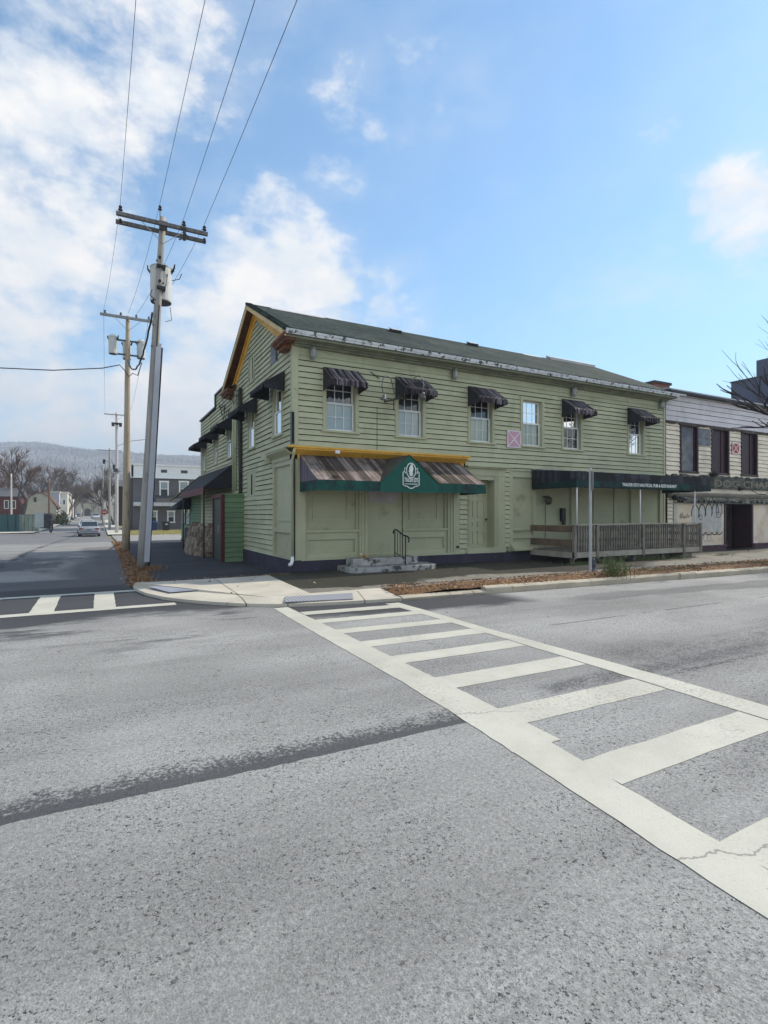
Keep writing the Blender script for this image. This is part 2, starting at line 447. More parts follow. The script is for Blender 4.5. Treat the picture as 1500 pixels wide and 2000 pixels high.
# sidewalk in front of the buildings, with the pale corner ramp
def kerb_y(x): return -4.46-.055*max(0, x-1)
mb = MB(); pts = [(-.72, .05), (-.86, -3.62), (.60, -3.62), (30, -3.75), (80, -3.9), (80, .05)]
mb.prism([(x, y, -.05) for x, y in pts], (0, 0, .175)); struct(mb, 'sidewalk', M_walk)
edge = [(-3.66, -.35), (-3.62, -.9), (-3.50, -1.55), (-3.25, -2.25), (-2.95, -2.75), (-2.55, -3.25), (-2.1, -3.7), (-1.62, -4.02), (-1.1, -4.2), (-.5, -4.32), (.60, -4.46)]
inner = [(-3.62, -.42), (-3.35, -.45), (-3.05, -.47), (-2.7, -.47), (-2.35, -.47), (-2.0, -.47), (-1.6, -.46), (-1.2, -.44), (-.73, -.40), (-.80, -2.0), (-.86, -3.6), (.60, -3.58)]
mb = MB()
top = [(x, y, .131) for x, y in inner]; low = [(x, y, .055) for x, y in edge]
cen = (-1.6, -3.69, .118)
ring = top+low[::-1]
ring2 = []
for p in ring:
    if not ring2 or (Vector(p)-Vector(ring2[-1])).length > .02: ring2.append(p)
n = len(ring2)
mb.add(ring2+[cen], [(i, (i+1) % n, n) for i in range(n)])
mb.add(ring2+[(x, y, -.03) for x, y, z in ring2], [(i, (i+1) % n, n+(i+1) % n, n+i) for i in range(n)])
struct(mb, 'corner_sidewalk_ramp', M_pad)
# joints cut in the pad, as thin dark fillets
M_joint = pm('joint_dark', (.05, .045, .035), rough=.9)
def padz(x, y): return None
mb = MB()
for (xa, ya), (xb, yb) in (((-2.15, -.47), (-2.05, -2.45)), ((-2.05, -2.45), (-1.95, -3.8)), ((-2.05, -2.2), (-.82, -2.6))):
    pass
# tactile plate in the kerb ramp
m, g_, b_ = new_mat('tactile_plate'); p = g_.pos('geo'); x_, y_, z_ = g_.xyz(p)
gr = (x_.mod(.06)-.03).abs().ss(.012, .022)
finish(g_, b_, g_.mix(gr, (.20, .21, .24), (.36, .37, .39)), .7, gr, .5, .006); M_tact = m
mb = MB(); mb.prism([(-1.50, -4.08, .078), (-.30, -4.28, .073), (-.12, -3.85, .108), (-1.38, -3.74, .114)], (0, 0, .012))
struct(mb, 'tactile_paving_plate', M_tact)
mb = MB(); mb.prism([(-3.42, -1.0, .098), (-3.1, -2.0, .088), (-2.35, -2.1, .117), (-2.75, -.9, .118)], (0, 0, .008))
struct(mb, 'tactile_paving_slab', pm('tactile_slab', (.30, .32, .37), (.24, .26, .31), rough=.8))

# kerb of separate stones
mb = MB(); x = .6
while x < 70:
    L = rnd.uniform(1.6, 2.4); y0, y1 = kerb_y(x), kerb_y(x+L); t = min(.15, .09+(x-.6)*.06)+rnd.uniform(-.014, .010); j = rnd.uniform(-.015, .015)
    n = 7
    for i in range(n):
        xa, xb = x+L*i/n+(.012 if i == 0 else 0), x+L*(i+1)/n
        ya, yb = kerb_y(xa)+j, kerb_y(xb)+j
        mb.prism([(xa, ya+.02, -.05), (xa, ya+rnd.uniform(-.018, .012), t-.035), (xa, ya+.03, t+rnd.uniform(-.012, .008)), (xa, ya+.17, t), (xa, ya+.17, -.05)], (xb-xa, yb-ya, 0))
    x += L
struct(mb, 'kerb', M_kerb)
# planting strip between kerb and sidewalk
m, g_, b_ = new_mat('leaf_litter_soil'); p = g_.pos('geo')
col = g_.mix(g_.noise(p, 5, 6, .7).ss(.35, .65), (.10, .045, .018), (.22, .12, .05))
finish(g_, b_, col, .95, g_.noise(p, 30, 5, .7), .8, .03); M_litter = m
mb = MB(); N = 160
for i in range(N):
    xa, xb = .62+i*.4, .62+(i+1)*.4
    for j in range(4):
        def P(x, t): y = (kerb_y(x)+.16)*(1-t)+(-3.6)*t; k = min(1, (x-.62)/1.2); return (x, y, (.065+.06*k)*(1-t)+.127*t+k*.05*math.sin(math.pi*t)+.012*math.sin(x*5.1+t*4)*k)
        mb.quad(P(xa, j/4), P(xb, j/4), P(xb, (j+1)/4), P(xa, (j+1)/4))
mb.quad((.621, kerb_y(.62)+.16, .0), (.621, -3.6, .0), (.621, -3.6, .127), (.621, kerb_y(.62)+.16, .065))
struct(mb, 'planting_strip_soil', M_litter)

# fallen leaves: curled little blades, uncountable
def leaves(n, place, size=(.025, .055)):
    mb = MB()
    for _ in range(n):
        x, y, z = place(); s = rnd.uniform(*size); a = rnd.uniform(0, 6.28); tl = rnd.uniform(-.8, .8); t2 = rnd.uniform(-.8, .8)
        M = Matrix.Rotation(a, 3, 'Z') @ Matrix.Rotation(tl, 3, 'X') @ Matrix.Rotation(t2, 3, 'Y')
        mb.add([Vector((x, y, z+s*.5))+M @ Vector(q)*s for q in ((-1, 0, .15), (0, -.6, 0), (1, 0, .2), (0, .6, 0))], [(0, 1, 2, 3)])
    return mb
m, g_, b_ = new_mat('dry_leaves'); i = g_.island()
col = g_.mix(i.ss(0, .5), (.12, .05, .028), (.26, .135, .06)); col = g_.mix(i.ss(.6, 1.0), col, (.38, .28, .16))
finish(g_, b_, col, .8); M_leaf = m
def pl():
    while True:
        x = .66+rnd.random()**1.3*32; t = rnd.random()
        y = (kerb_y(x)+.1)*(1-t)+(-3.55)*t
        if rnd.random() < .12+1.5*max(0, .5+mn.noise(Vector((x*.9, y*1.6, 0)))-.25)**2: return x, y, .14+.05*math.sin(math.pi*t)
mb = leaves(7000, pl, (.010, .036))
tag(mb.build('fallen_leaves', M_leaf, recalc=False), 'rust brown fallen leaves heaped along the strip behind the kerb', 'leaves', kind='stuff')
def pl2():
    y = rnd.random()**1.8*24-.2; x = rnd.gauss(-3.44, .09 if y > 3.4 else .13); return x, y, gz(y)+.005
mb = leaves(4200, pl2, (.018, .042))
for _ in range(2600):                 # dead grass blades
    y = rnd.random()**2*20-.1; x = rnd.gauss(-3.42, .12); h = rnd.uniform(.05, .16); a = rnd.uniform(0, 6.28)
    if rnd.random() < .3: y = 3.8+rnd.gauss(0, .3); x = -3.1+rnd.gauss(0, .2)
    dx, dy = .008*math.cos(a), .008*math.sin(a); lx, ly = rnd.gauss(0, .05), rnd.gauss(0, .05)
    mb.add([(x-dx, y-dy, gz(y)), (x+dx, y+dy, gz(y)), (x+lx, y+ly, gz(y)+h)], [(0, 1, 2)])
tag(mb.build('verge_litter', M_leaf, recalc=False), 'orange brown leaves and dead grass along the edge of the side street', 'leaves', kind='stuff')
strip('verge_soil', M_litter, -3.68, -3.2, -.3, 26, .010)
def pl3():
    x = rnd.uniform(-3.6, -.2); return x, -.42+rnd.gauss(.03, .05), .02 if rnd.random() < .6 else .125
mb = leaves(700, pl3, (.012, .03))
def pl4(): return rnd.uniform(-3, 25), rnd.uniform(-3.5, 0), .127
mb2 = leaves(160, pl4, (.02, .04)); mb.add(mb2.v, mb2.f)
tag(mb.build('scattered_leaves', M_leaf, recalc=False), 'small scattered leaf scraps on the sidewalk and along the lot edge', 'leaves', kind='stuff')

# yellowing grass by the alley
m, g_, b_ = new_mat('dry_grass'); i = g_.island()
finish(g_, b_, g_.mix(i, (.30, .28, .09), (.55, .47, .22)), .9); M_grass = m
mb = MB()
for _ in range(14000):
    x = rnd.uniform(-3.4, 9); y = rnd.uniform(45, 61); h = rnd.uniform(.05, .2); a = rnd.uniform(0, 3.14); z = gz(y)-.05
    mb.add([(x-.03*math.cos(a), y-.03*math.sin(a), z), (x+.03*math.cos(a), y+.03*math.sin(a), z), (x+rnd.gauss(0, .05), y, z+h)], [(0, 1, 2)])
tag(mb.build('dry_grass', M_grass, recalc=False), 'yellowed grass in front of the grey house', 'grass', kind='stuff')
strip('lawn_soil', pm('lawn_soil', (.33, .30, .13), (.22, .19, .08), rough=.95), -3.3, 12, 45.2, 61, -.03)

# crosswalk paint, 4 mm sheets above the asphalt
def wobble(x0, x1, y0, y1, z=.005, lab=None):
    mb = MB(); n = max(2, int(max(x1-x0, y1-y0)/.12))
    j = lambda: rnd.uniform(-.006, .006)
    if x1-x0 > y1-y0:
        A = [(x0+(x1-x0)*i/n, y0+j(), z) for i in range(n+1)]; B = [(x0+(x1-x0)*i/n, y1+j(), z) for i in range(n+1)]
    else:
        A = [(x0+j(), y0+(y1-y0)*i/n, z) for i in range(n+1)]; B = [(x1+j(), y0+(y1-y0)*i/n, z) for i in range(n+1)]
    mb.add(A+B, [(i, i+1, n+2+i, n+1+i) for i in range(n)]); return mb
def paint(name, rects):
    mb = MB()
    for r in rects: t = wobble(*r[:4], z=(r[4] if len(r) > 4 else .005)); mb.add(t.v, t.f)
    return struct(mb, name, M_paint, recalc=False)
def poly_line(mb, pts, z):            # pts: (y, x_outer, x_inner)
    P = []
    for (ya, oa, ia), (yb, ob, ib) in zip(pts[:-1], pts[1:]):
        n = max(1, int(abs(yb-ya)/.12)); P += [(ya+(yb-ya)*i/n, oa+(ob-oa)*i/n, ia+(ib-ia)*i/n) for i in range(n)]
    P.append(pts[-1]); A = [(o+rnd.uniform(-.006, .006), y, z) for y, o, i in P]; B = [(i+rnd.uniform(-.005, .005), y, z) for y, o, i in P]; n = len(P)
    mb.add(A+B, [(i, i+1, n+i+1, n+i) for i in range(n-1)])
bars = [(-4.65, -4.93, .12), (-5.37, -5.64, .07), (-6.13, -6.40, .09), (-6.92, -7.21, .05), (-7.70, -8.01, .03), (-8.58, -8.93, .02), (-9.52, -9.86, 0), (-10.50, -10.82, -.02), (-11.42, -11.85, -.02), (-12.6, -13.0, 0)]
mb = MB()
poly_line(mb, [(-4.12, -1.70, -1.45), (-6, -1.735, -1.42), (-8.6, -1.75, -1.40), (-9.7, -1.80, -1.40), (-10.20, -1.84, -1.41), (-10.205, -1.84, -1.50), (-10.84, -1.885, -1.57), (-11.8, -1.96, -1.65), (-20, -2.4, -2.1)], .004)
poly_line(mb, [(-4.60, .17, .45), (-5.5, .235, .47), (-7, .28, .48), (-9.5, .30, .60), (-10.5, .29, .61), (-20, .2, .6)], .004)
for a, b_, d in bars:
    n = 14; xa, xb = -1.425, .275
    if a < -10.3: xa = -1.56 if a > -11 else -1.63
    A = [(xa+(xb-xa)*i/n, a-d*i/n+rnd.uniform(-.006, .006), .0032) for i in range(n+1)]; B = [(xa+(xb-xa)*i/n, b_-d*i/n+rnd.uniform(-.006, .006), .0032) for i in range(n+1)]
    mb.add(A+B, [(i, i+1, n+2+i, n+1+i) for i in range(n)])
struct(mb, 'crosswalk_paint', M_paint, recalc=False)
paint('side_crosswalk_paint', [(-16, -3.62, -.84, -.62), (-16, -3.1, -2.98, -2.72)] +
      [(a, a+.34, -2.722, -.838, .0045) for a in (-4.38, -5.29, -6.25, -7.2, -8.1, -9.0)])
paint('lane_dash_paint', [(-5.25, -4.75, 9.8, 9.95)])
M_crk = pm('road_joint', (.02, .02, .02), rough=.95)

# ------------------------------------------------------------------ hills and woods
m, g_, b_ = new_mat('hill_slope'); p = g_.pos('geo')
col = g_.mix(g_.noise(p, .006, 6, .6).ss(.35, .65), (.15, .13, .12), (.36, .36, .36))  # slope tones paled to carry part of the haze
col = g_.scale(col, g_.noise(p, .05, 5, .7)*.8+.6)
finish(g_, b_, col, 1); M_hill = m
def ridge(px): 
    pts = [(-900, 885), (-300, 872), (0, 870), (90, 873), (190, 884), (260, 889), (330, 892), (393, 896), (600, 915), (900, 940), (1500, 960), (2600, 970)]
    for (a, b_), (c, d) in zip(pts[:-1], pts[1:]):
        if a <= px <= c: return b_+(d-b_)*(px-a)/(c-a)
    return 970
from mathutils import noise as mn
def hillz(px, D):
    t = sstep(330, 1400, D); top = (1003-ridge(px))/1045*1400+1.6
    return -.4+top*t*(.93+.05*mn.noise(Vector((px*.008, D*.004, 0)))) + 3*mn.noise(Vector((px*.02, D*.02, 3)))*t
mb = MB()
def hp(u, v):
    px = -1400+u*4200; D = 300+v*1500; P = at(px, D); return (P.x, P.y, hillz(px, min(D, 1400)) if D <= 1400 else hillz(px, 1400)-(D-1400)*.02)
mb.grid(120, 34, hp); struct(mb, 'hill', M_hill, smooth=True)
m, g_, b_ = new_mat('bare_woods'); i = g_.island()
col = g_.mix(i.ss(0, .6), (.14, .11, .10), (.44, .42, .41)); col = g_.mix(i.ss(.86, .93), col, (.05, .065, .04)); bp = g_.pos('geo'); col = g_.scale(col, g_.noise(bp, .006, 4, .6).ss(.3, .7)*1.0+.5); col = g_.mix(g_.noise(bp, .009, 4, .6, (1, 1, 1), 30).ss(.5, .66)*.6, col, (.42, .44, .46))  # pale blue-grey mottling puts valley haze into the woods colour
finish(g_, b_, col, 1); M_woods = m
mb = MB()
def far_tree(mb, x, y, z, h, r, nb=9):
    for q in range(nb):
        a = rnd.uniform(0, 6.28); lean = rnd.uniform(.1, 1)*r; bx, by = x+rnd.uniform(-.3, .3)*r, y+rnd.uniform(-.3, .3)*r
        tx, ty, tz = bx+lean*math.cos(a), by+lean*math.sin(a), z+h*rnd.uniform(.6, 1)
        wv = r*rnd.uniform(.12, .3)
        mb.add([(bx, by, z), (tx-wv, ty, tz-h*.25), (tx, ty, tz), (tx+wv, ty+wv*.3, tz-h*.3)], [(0, 1, 2, 3)])
for _ in range(9000):
    px = rnd.uniform(-120, 520); D = 340+1060*rnd.random()**.75
    P = at(px, D); z = hillz(px, D); far_tree(mb, P.x, P.y, z-1, rnd.uniform(7, 13), rnd.uniform(2.5, 5.5), 8)
for _ in range(900):
    px = rnd.uniform(-150, 520); D = rnd.uniform(1380, 1420); P = at(px, D); far_tree(mb, P.x, P.y, hillz(px, min(D, 1400))-1, rnd.uniform(8, 15), rnd.uniform(3, 6), 8)
tag(mb.build('hillside_woods', M_woods, recalc=False), 'hazy bare woods covering the far hillside', 'woods', kind='stuff')
# ------------------------------------------------------------------ paints and building materials
def siding_mat(name, c, isl=.16, dirt=(.10, .09, .07), lo=.56, hi=.72):
    m, g, b = new_mat(name); p = g.pos('geo'); x, y, z = g.xyz(p)
    col = g.mix(g.noise(p, .7, 4, .6).ss(.3, .7), tuple(k*.92 for k in c), tuple(k*1.06 for k in c))
    row = g.noise(g.comb(x*.22+y*.22, 0, (z/.145)-(z/.145).mod(1.0)), 3.3, 2, .5)
    col = g.scale(col, row.ss(.3, .7)*isl+(1-isl/2))
    v = g.noise(p, 2.2, 5, .65, (1, 1, .35), 5).ss(.52, .75)
    col = g.mix(v*.5, col, tuple(k*.60 for k in c))
    d = g.noise(p, 7, 6, .72, (.35, .35, 2.2), 19).ss(lo, hi)
    col = g.mix(d*.55, col, dirt)
    finish(g, b, col, .75, g.noise(p, 25, 4, .6, (.3, .3, 2)), .25, .004, 0, .3)
    return m
M_green = siding_mat('sage_green_paint', (.465, .47, .315))
M_greenp = pm('sage_green_trim', (.465, .47, .315), (.405, .405, .27), 1.3, .7, .15, fine=.08, dirt=(.20, .21, .13), dscale=2.6, dlo=.6, dhi=.8)
M_gpanel = pm('sage_green_board', (.445, .45, .30), (.39, .395, .26), .9, .6, .1, fine=.06, dirt=(.22, .22, .13), dscale=1.6, dlo=.55, dhi=.8)
M_boxgr = siding_mat('bright_green_paint', (.17, .26, .145))
M_maroon = pm('maroon_paint', (.12, .012, .018), (.07, .012, .015), 3, .55)
M_found = pm('purple_foundation', (.05, .042, .068), (.03, .028, .045), 2, .8, .3, dirt=(.25, .25, .27), dscale=3, dlo=.62, dhi=.72)
M_white = pm('white_paint', (.84, .85, .85), (.76, .77, .78), 3, .5, .1, fine=.06)
M_yellow = pm('yellow_trim', (.78, .44, .07), (.66, .34, .04), 2, .6, .2, (1, 1, 1), dirt=(.12, .08, .03), dscale=5, dlo=.60, dhi=.68)
M_cream = pm('cream_trim', (.68, .52, .28), (.58, .43, .20), 2, .7, .2, dirt=(.15, .12, .06), dscale=5, dlo=.62, dhi=.7)
M_brown = pm('stained_soffit', (.20, .075, .025), (.10, .035, .012), 3, .7, .2)
M_black = pm('black_iron', (.012, .012, .014), (.02, .02, .02), 8, .45, .1)
M_dark = pm('dark_void', (.008, .008, .010), rough=.9)
M_grey = pm('galvanised_steel', (.38, .40, .42), (.30, .32, .34), 6, .45, .1, metal=.5, fine=.1)
M_lead = pm('dark_grey_metal', (.07, .075, .085), rough=.5)
def roof_mat():
    m, g, b = new_mat('asphalt_shingles'); p = g.pos('geo'); x, y, z = g.xyz(p)
    # courses follow the slope: use z as the running height
    cz = (z*7.4+g.noise(p, 3, 3)*.25)
    course = cz.mod(1.0).ss(.0, .16)
    tab = g.comb(x*3.3, (cz-cz.mod(1.0)), 0)
    cell = g.voro(tab, 1.0, 'F1', 1)
    c = g.mix(g.noise(p, .6, 5, .6).ss(.3, .7), (.014, .025, .020), (.042, .058, .047))
    c = g.scale(c, cell*.5+.75)
    c = g.scale(c, course*.5+.5)
    c = g.scale(c, g.noise(p, 8, 5, .8, (1, 1, 1), 12).ss(.36, .64)*1.1+.45)
    c = g.scale(c, g.noise(p, 26, 4, .75)*1.7+.15)
    lich = g.noise(p, 3.5, 6, .75, (1, 1, 1), 60).ss(.64, .72)
    c = g.mix(lich*.45, c, (.25, .27, .25))
    finish(g, b, c, .95, course*.6+g.noise(p, 70, 3)*.5, .6, .012, 0, .2)
    return m
M_roof = roof_mat()
M_gutter = pm('peeling_white_gutter', (.62, .63, .63), (.50, .51, .51), 3, .7, .4, dirt=(.06, .07, .055), dscale=8, dlo=.53, dhi=.60)
M_blueboard = pm('weathered_board', (.24, .26, .29), (.12, .13, .15), 4, .85, .3)
M_lapshade = pm('lap_shade_black', (.012, .012, .012), rough=.95, bump=0)  # black backing that draws the shade lines under the clapboard laps
# glass: thin pane that mirrors the sky and lets the blind behind show
def glass_mat():
    m = bpy.data.materials.new('window_glass'); m.use_nodes = True; nt = m.node_tree; nt.nodes.clear()
    o = nt.nodes.new('ShaderNodeOutputMaterial'); mx = nt.nodes.new('ShaderNodeMixShader'); t = nt.nodes.new('ShaderNodeBsdfTransparent'); gl = nt.nodes.new('ShaderNodeBsdfGlossy')
    fr = nt.nodes.new('ShaderNodeFresnel'); fr.inputs[0].default_value = 1.9; gl.inputs['Roughness'].default_value = .02; t.inputs[0].default_value = (.97, 1, 1, 1)
    nt.links.new(fr.outputs[0], mx.inputs[0]); nt.links.new(t.outputs[0], mx.inputs[1]); nt.links.new(gl.outputs[0], mx.inputs[2]); nt.links.new(mx.outputs[0], o.inputs[0])
    return m
M_glass = glass_mat()
M_blindA = pm('pale_blue_blind', (.80, .86, .85), (.74, .80, .80), 2, .9, 0)
M_roomdark = pm('dark_room_shade', (.045, .055, .065), (.02, .025, .03), 3, .9, 0)  # dark sheet standing in for the unlit room and awning shade
M_blindC = pm('cream_blind', (.80, .84, .74), (.72, .78, .68), 2, .9, 0)
M_blindD = pm('dusty_curtain', (.15, .19, .19), (.06, .08, .08), 6, .9, 0)

def awn_fabric(name, cols, dark, scale=9, green=None):
    m, g, b = new_mat(name); p = g.pos('geo'); x, y, z = g.xyz(p)
    s = g.noise(p, scale, 2, .5, (1, .02, .02)).ss(.44, .54)
    col = g.mix(s, cols[0], cols[1])
    f = g.noise(p, scale*4, 2, .5, (1, .02, .02), 9).ss(.4, .6)
    col = g.scale(col, f*.5+.7)
    d = g.noise(p, 1.5, 6, .7, (1, .6, .6), 3).ss(.46, .62)
    col = g.mix(d*.80, col, dark)
    finish(g, b, col, .9, g.noise(p, 30, 4), .3, .006, 0, .2)
    return m
M_awn = awn_fabric('faded_striped_canvas', ((.030, .024, .030), (.19, .165, .185)), (.014, .011, .014), 11)
M_awnbig = awn_fabric('weathered_striped_canvas', ((.075, .06, .052), (.25, .205, .185)), (.042, .032, .022), 7)
M_awndk = pm('black_canvas', (.014, .015, .020), (.03, .03, .038), 5, .85, .3)
M_valance = pm('green_canvas', (.003, .085, .060), (.003, .055, .042), 3, .75, .2, dirt=(.01, .022, .028), dscale=1.6, dlo=.45, dhi=.6)
M_greenclean = pm('green_canvas_clean', (.003, .095, .068), (.003, .075, .055), 3, .7, .1)
M_letter = pm('white_lettering', (.80, .82, .80), rough=.6)

# ------------------------------------------------------------------ clapboards with openings
def clap(mb, T, a0, a1, z0, z1, openings=(), expo=.145, lim=None, lip=.03, seglen=4.2, k=None):
    z = z0
    while z < z1-.01:
        zt = min(z+expo, z1); j = rnd.uniform(-.003, .003)
        lo, hi = a0, a1
        if lim: lo, hi = max(lo, lim((z+zt)/2)[0]), min(hi, lim((z+zt)/2)[1])
        br = sorted({z, zt, *[q for o in openings for q in (o[2], o[3]) if z < q < zt]})
        joints = [lo]
        while joints[-1] < hi-.6: joints.append(min(hi, joints[-1]+rnd.uniform(2.2, seglen)))
        if len(joints) == 1: joints.append(hi)
        joints[-1] = hi
        sag = rnd.uniform(-.003, .003)
        for u, (j0, j1) in enumerate(zip(joints[:-1], joints[1:])):
            jj = rnd.uniform(-.003, .003)
            for zb, zu in zip(br[:-1], br[1:]):
                iv = [(j0+.002, j1-.002)]
                for o in openings:
                    if o[2] < (zb+zu)/2 < o[3]:
                        nv = []
                        for p, q in iv:
                            if o[1] <= p or o[0] >= q: nv.append((p, q)); continue
                            if o[0] > p: nv.append((p, o[0]))
                            if o[1] < q: nv.append((o[1], q))
                        iv = nv
                zbj = zb+(jj+j if zb == z and z > z0 else 0)
                for p, q in iv:
                    if q-p < .02: continue
                    th = lambda zz: .004+lip*(zt-zz)/expo
                    if zu == zt and zt < z1-.01: zu = zt-.017
                    nb, nt_ = th(zb), th(zu)
                    mb.add([T(p, -.035, zb-.01), T(q, -.035, zb-.01), T(q, -.035, zt+.01), T(p, -.035, zt+.01)], [(0, 1, 2, 3)], 1)  # black sheet behind each gap deepens the shade line
                    m_ = max(1, int((q-p)/.7)); aa = [p+(q-p)*i/m_ for i in range(m_+1)]
                    wb = [(.007*mn.noise(Vector((x_*.9, z*7.3, 0)))+.003*mn.noise(Vector((x_*3.1, z*5.1, 4))) if zb == z and z > z0 else 0) for x_ in aa]
                    for (xa, xb, wa, wc) in zip(aa[:-1], aa[1:], wb[:-1], wb[1:]):
                        mb.add([T(xa, 0, zbj+wa), T(xb, 0, zbj+wc), T(xb, nb, zbj+wc), T(xa, nb, zbj+wa), T(xa, 0, zu), T(xb, 0, zu), T(xb, nt_, zu), T(xa, nt_, zu)],
                               [(0, 1, 2, 3), (3, 2, 6, 7), (4, 7, 6, 5)]+([(0, 3, 7, 4)] if xa == p else [])+([(1, 5, 6, 2)] if xb == q else []), k)
        z += expo
def tb(mb, T, a0, a1, n0, n1, z0, z1, k=None):   # box in wall frame
    return mb.add([T(a, n, z) for z in (z0, z1) for n in (n0, n1) for a in (a0, a1)],
                  [(0, 2, 3, 1), (4, 5, 7, 6), (0, 1, 5, 4), (2, 6, 7, 3), (0, 4, 6, 2), (1, 3, 7, 5)], k)

def window(parent, T, a0, a1, z0, z1, cols, grid=(3, 2), split=.5, trim=None, sash=None, trimw=.09, rec=.10, label=None, grid_up=True, openb=0):
    """double-hung window: painted casing (the part), white sashes, panes, pane backings and sill (sub-parts)"""
    trim = trim or M_greenp; sash = sash or M_white
    mb = MB(); w = trimw
    tb(mb, T, a0-w, a0, -.02, .045, z0, z1); tb(mb, T, a1, a1+w, -.02, .045, z0, z1); tb(mb, T, a0-w-.015, a1+w+.015, -.02, .052, z1, z1+w)
    # reveals
    tb(mb, T, a0-.003, a0+.012, -rec-.1, .04, z0+.002, z1-.002); tb(mb, T, a1-.012, a1+.003, -rec-.1, .04, z0+.002, z1-.002); tb(mb, T, a0+.013, a1-.013, -rec-.1, .038, z1-.013, z1+.002)
    f = mb.build('window', trim, parent)
    if label: tag(f, label)
    mb = MB(); tb(mb, T, a0-w-.03, a1+w+.03, -rec-.09, .075, z0-.05, z0); mb.build('sill', trim, f)
    zm = z0+(z1-z0)*split; s = .045
    def sash_mesh(za, zb, n, gridn, grid_on):
        mb = MB(); A0, A1 = a0+.014, a1-.014
        tb(mb, T, A0, A0+s, n-.03, n, za, zb); tb(mb, T, A1-s, A1, n-.03, n, za, zb)
        tb(mb, T, A0+s, A1-s, n-.03, n-.001, za, za+s+.01); tb(mb, T, A0+s, A1-s, n-.03, n-.001, zb-s, zb)
        if grid_on:
            for i in range(1, gridn[0]): c = A0+s+(A1-A0-2*s)*i/gridn[0]; tb(mb, T, c-.008, c+.008, n-.022, n-.006, za+s+.01, zb-s)
            for i in range(1, gridn[1]): c = za+s+(zb-za-2*s)*i/gridn[1]; tb(mb, T, A0+s, A1-s, n-.021, n-.007, c-.008, c+.008)
        return mb
    sash_mesh(z0+.002+openb, zm+.02+openb, -rec+.03, grid, True).build('sash', sash, f)
    sash_mesh(zm-.02, z1-.014, -rec-.006, grid, grid_up).build('sash', sash, f)
    mb = MB(); mb.quad(T(a0+.02, -rec+.012, z0+.01+openb), T(a1-.02, -rec+.012, z0+.01+openb), T(a1-.02, -rec+.012, zm+openb), T(a0+.02, -rec+.012, zm+openb)); mb.build('pane', M_glass, f)
    mb = MB(); mb.quad(T(a0+.02, -rec-.02, zm), T(a1-.02, -rec-.02, zm), T(a1-.02, -rec-.02, z1-.02), T(a0+.02, -rec-.02, z1-.02)); mb.build('pane', M_glass, f)
    lo, up = cols
    mb = MB(); tb(mb, T, a0+.013, a1-.013, -rec-.07, -rec-.045, z0-.03, zm); mb.build('pane_backing', lo, f)
    mb = MB(); tb(mb, T, a0+.013, a1-.013, -rec-.12, -rec-.09, zm, z1+.02); mb.build('pane_backing', up, f)
    return f

# ------------------------------------------------------------------ THE GREEN CORNER BUILDING
pub = thing('corner_building', (0, 0, 0), 'long two storey sage green clapboard building with dark shingled gable roof on the street corner', 'building')
LX = 14.64
fw = [(.88, 1.72), (3.02, 3.83), (5.50, 6.33), (7.55, 8.38), (9.33, 10.15), (12.60, 13.38)]
ZW0, ZW1 = 3.76, 5.22
openings = [(a-.085, b_+.085, ZW0-.045, ZW1+.08) for a, b_ in fw]
ground_op = [(-.1, 5.32, 0, 3.28), (5.40, 6.84, 0, 3.04), (7.02, LX, 0, 2.98)]
mb = MB()
clap(mb, FRONT, .13, LX-.10, .42, 5.62, openings+ground_op)
# plain frieze board under the eave, with its faint joint lines
tb(mb, FRONT, .13, LX-.1, -.02, .018, 5.62, 5.93)
tb(mb, FRONT, .13, LX-.1, .018, .034, 5.62, 5.645)
mb.build('wall', [M_green, M_lapshade], pub)
# storefront backing sheet under the awning, recess by recess
mb = MB(); Tf = FRONT
tb(mb, Tf, .0, 5.32, -.16, -.10, .30, 3.05)
mb.build('storefront_backing', M_gpanel, pub)
mb = MB()
for a0, a1 in ((.02, .33), (1.84, 2.10), (4.70, 5.06)):              # pilasters
    tb(mb, Tf, a0, a1, -.10, .02, .42, 3.02)
for a0, a1 in ((1.90, 1.945), (2.0, 2.045), (4.78, 4.82), (4.88, 4.93)): tb(mb, Tf, a0, a1, .0195, .045, .47, 2.95)
for a0, a1 in ((.33, 1.84), (3.22, 4.70)):                          # window fronts boarded over
    tb(mb, Tf, a0, a1, -.10, -.03, 1.09, 1.16); tb(mb, Tf, a0, a1, -.03, .012, 1.115, 1.175)
    tb(mb, Tf, a0, a0+.07, -.10, -.04, 1.16, 3.0); tb(mb, Tf, a1-.07, a1, -.10, -.04, 1.16, 3.0)
    tb(mb, Tf, a0, a0+.10, -.10, -.045, .45, 1.09); tb(mb, Tf, a1-.10, a1, -.10, -.045, .45, 1.09)
    tb(mb, Tf, a0+.10, a1-.10, -.10, -.046, .92, 1.09); tb(mb, Tf, a0+.10, a1-.10, -.10, -.046, .45, .58)
    i0, i1 = a0+.22, a1-.30
    for r in ((i0, i0+.035, 1.45, 2.9), (i1-.035, i1, 1.45, 2.9), (i0, i1, 1.415, 1.45)): tb(mb, Tf, r[0], r[1], -.10, -.072, r[2], r[3])
tb(mb, Tf, 0.02, 5.32, -.10, .03, .40, .455)
tb(mb, Tf, 5.06, 5.12, -.10, .015, .42, 3.0)
mb.build('storefront_trim', M_greenp, pub)
mb = MB(); tb(mb, Tf, 2.12, 3.20, -.10, -.075, .46, 3.0); mb.build('doorway_board', M_gpanel, pub, bevel=.004)
mb = MB(); clap(mb, FRONT, 5.12, 5.36, .42, 2.98, expo=.145); clap(mb, FRONT, 6.86, 7.02, .42, 2.98, expo=.145); mb.build('wall', [M_green, M_lapshade], pub)
mb = MB()
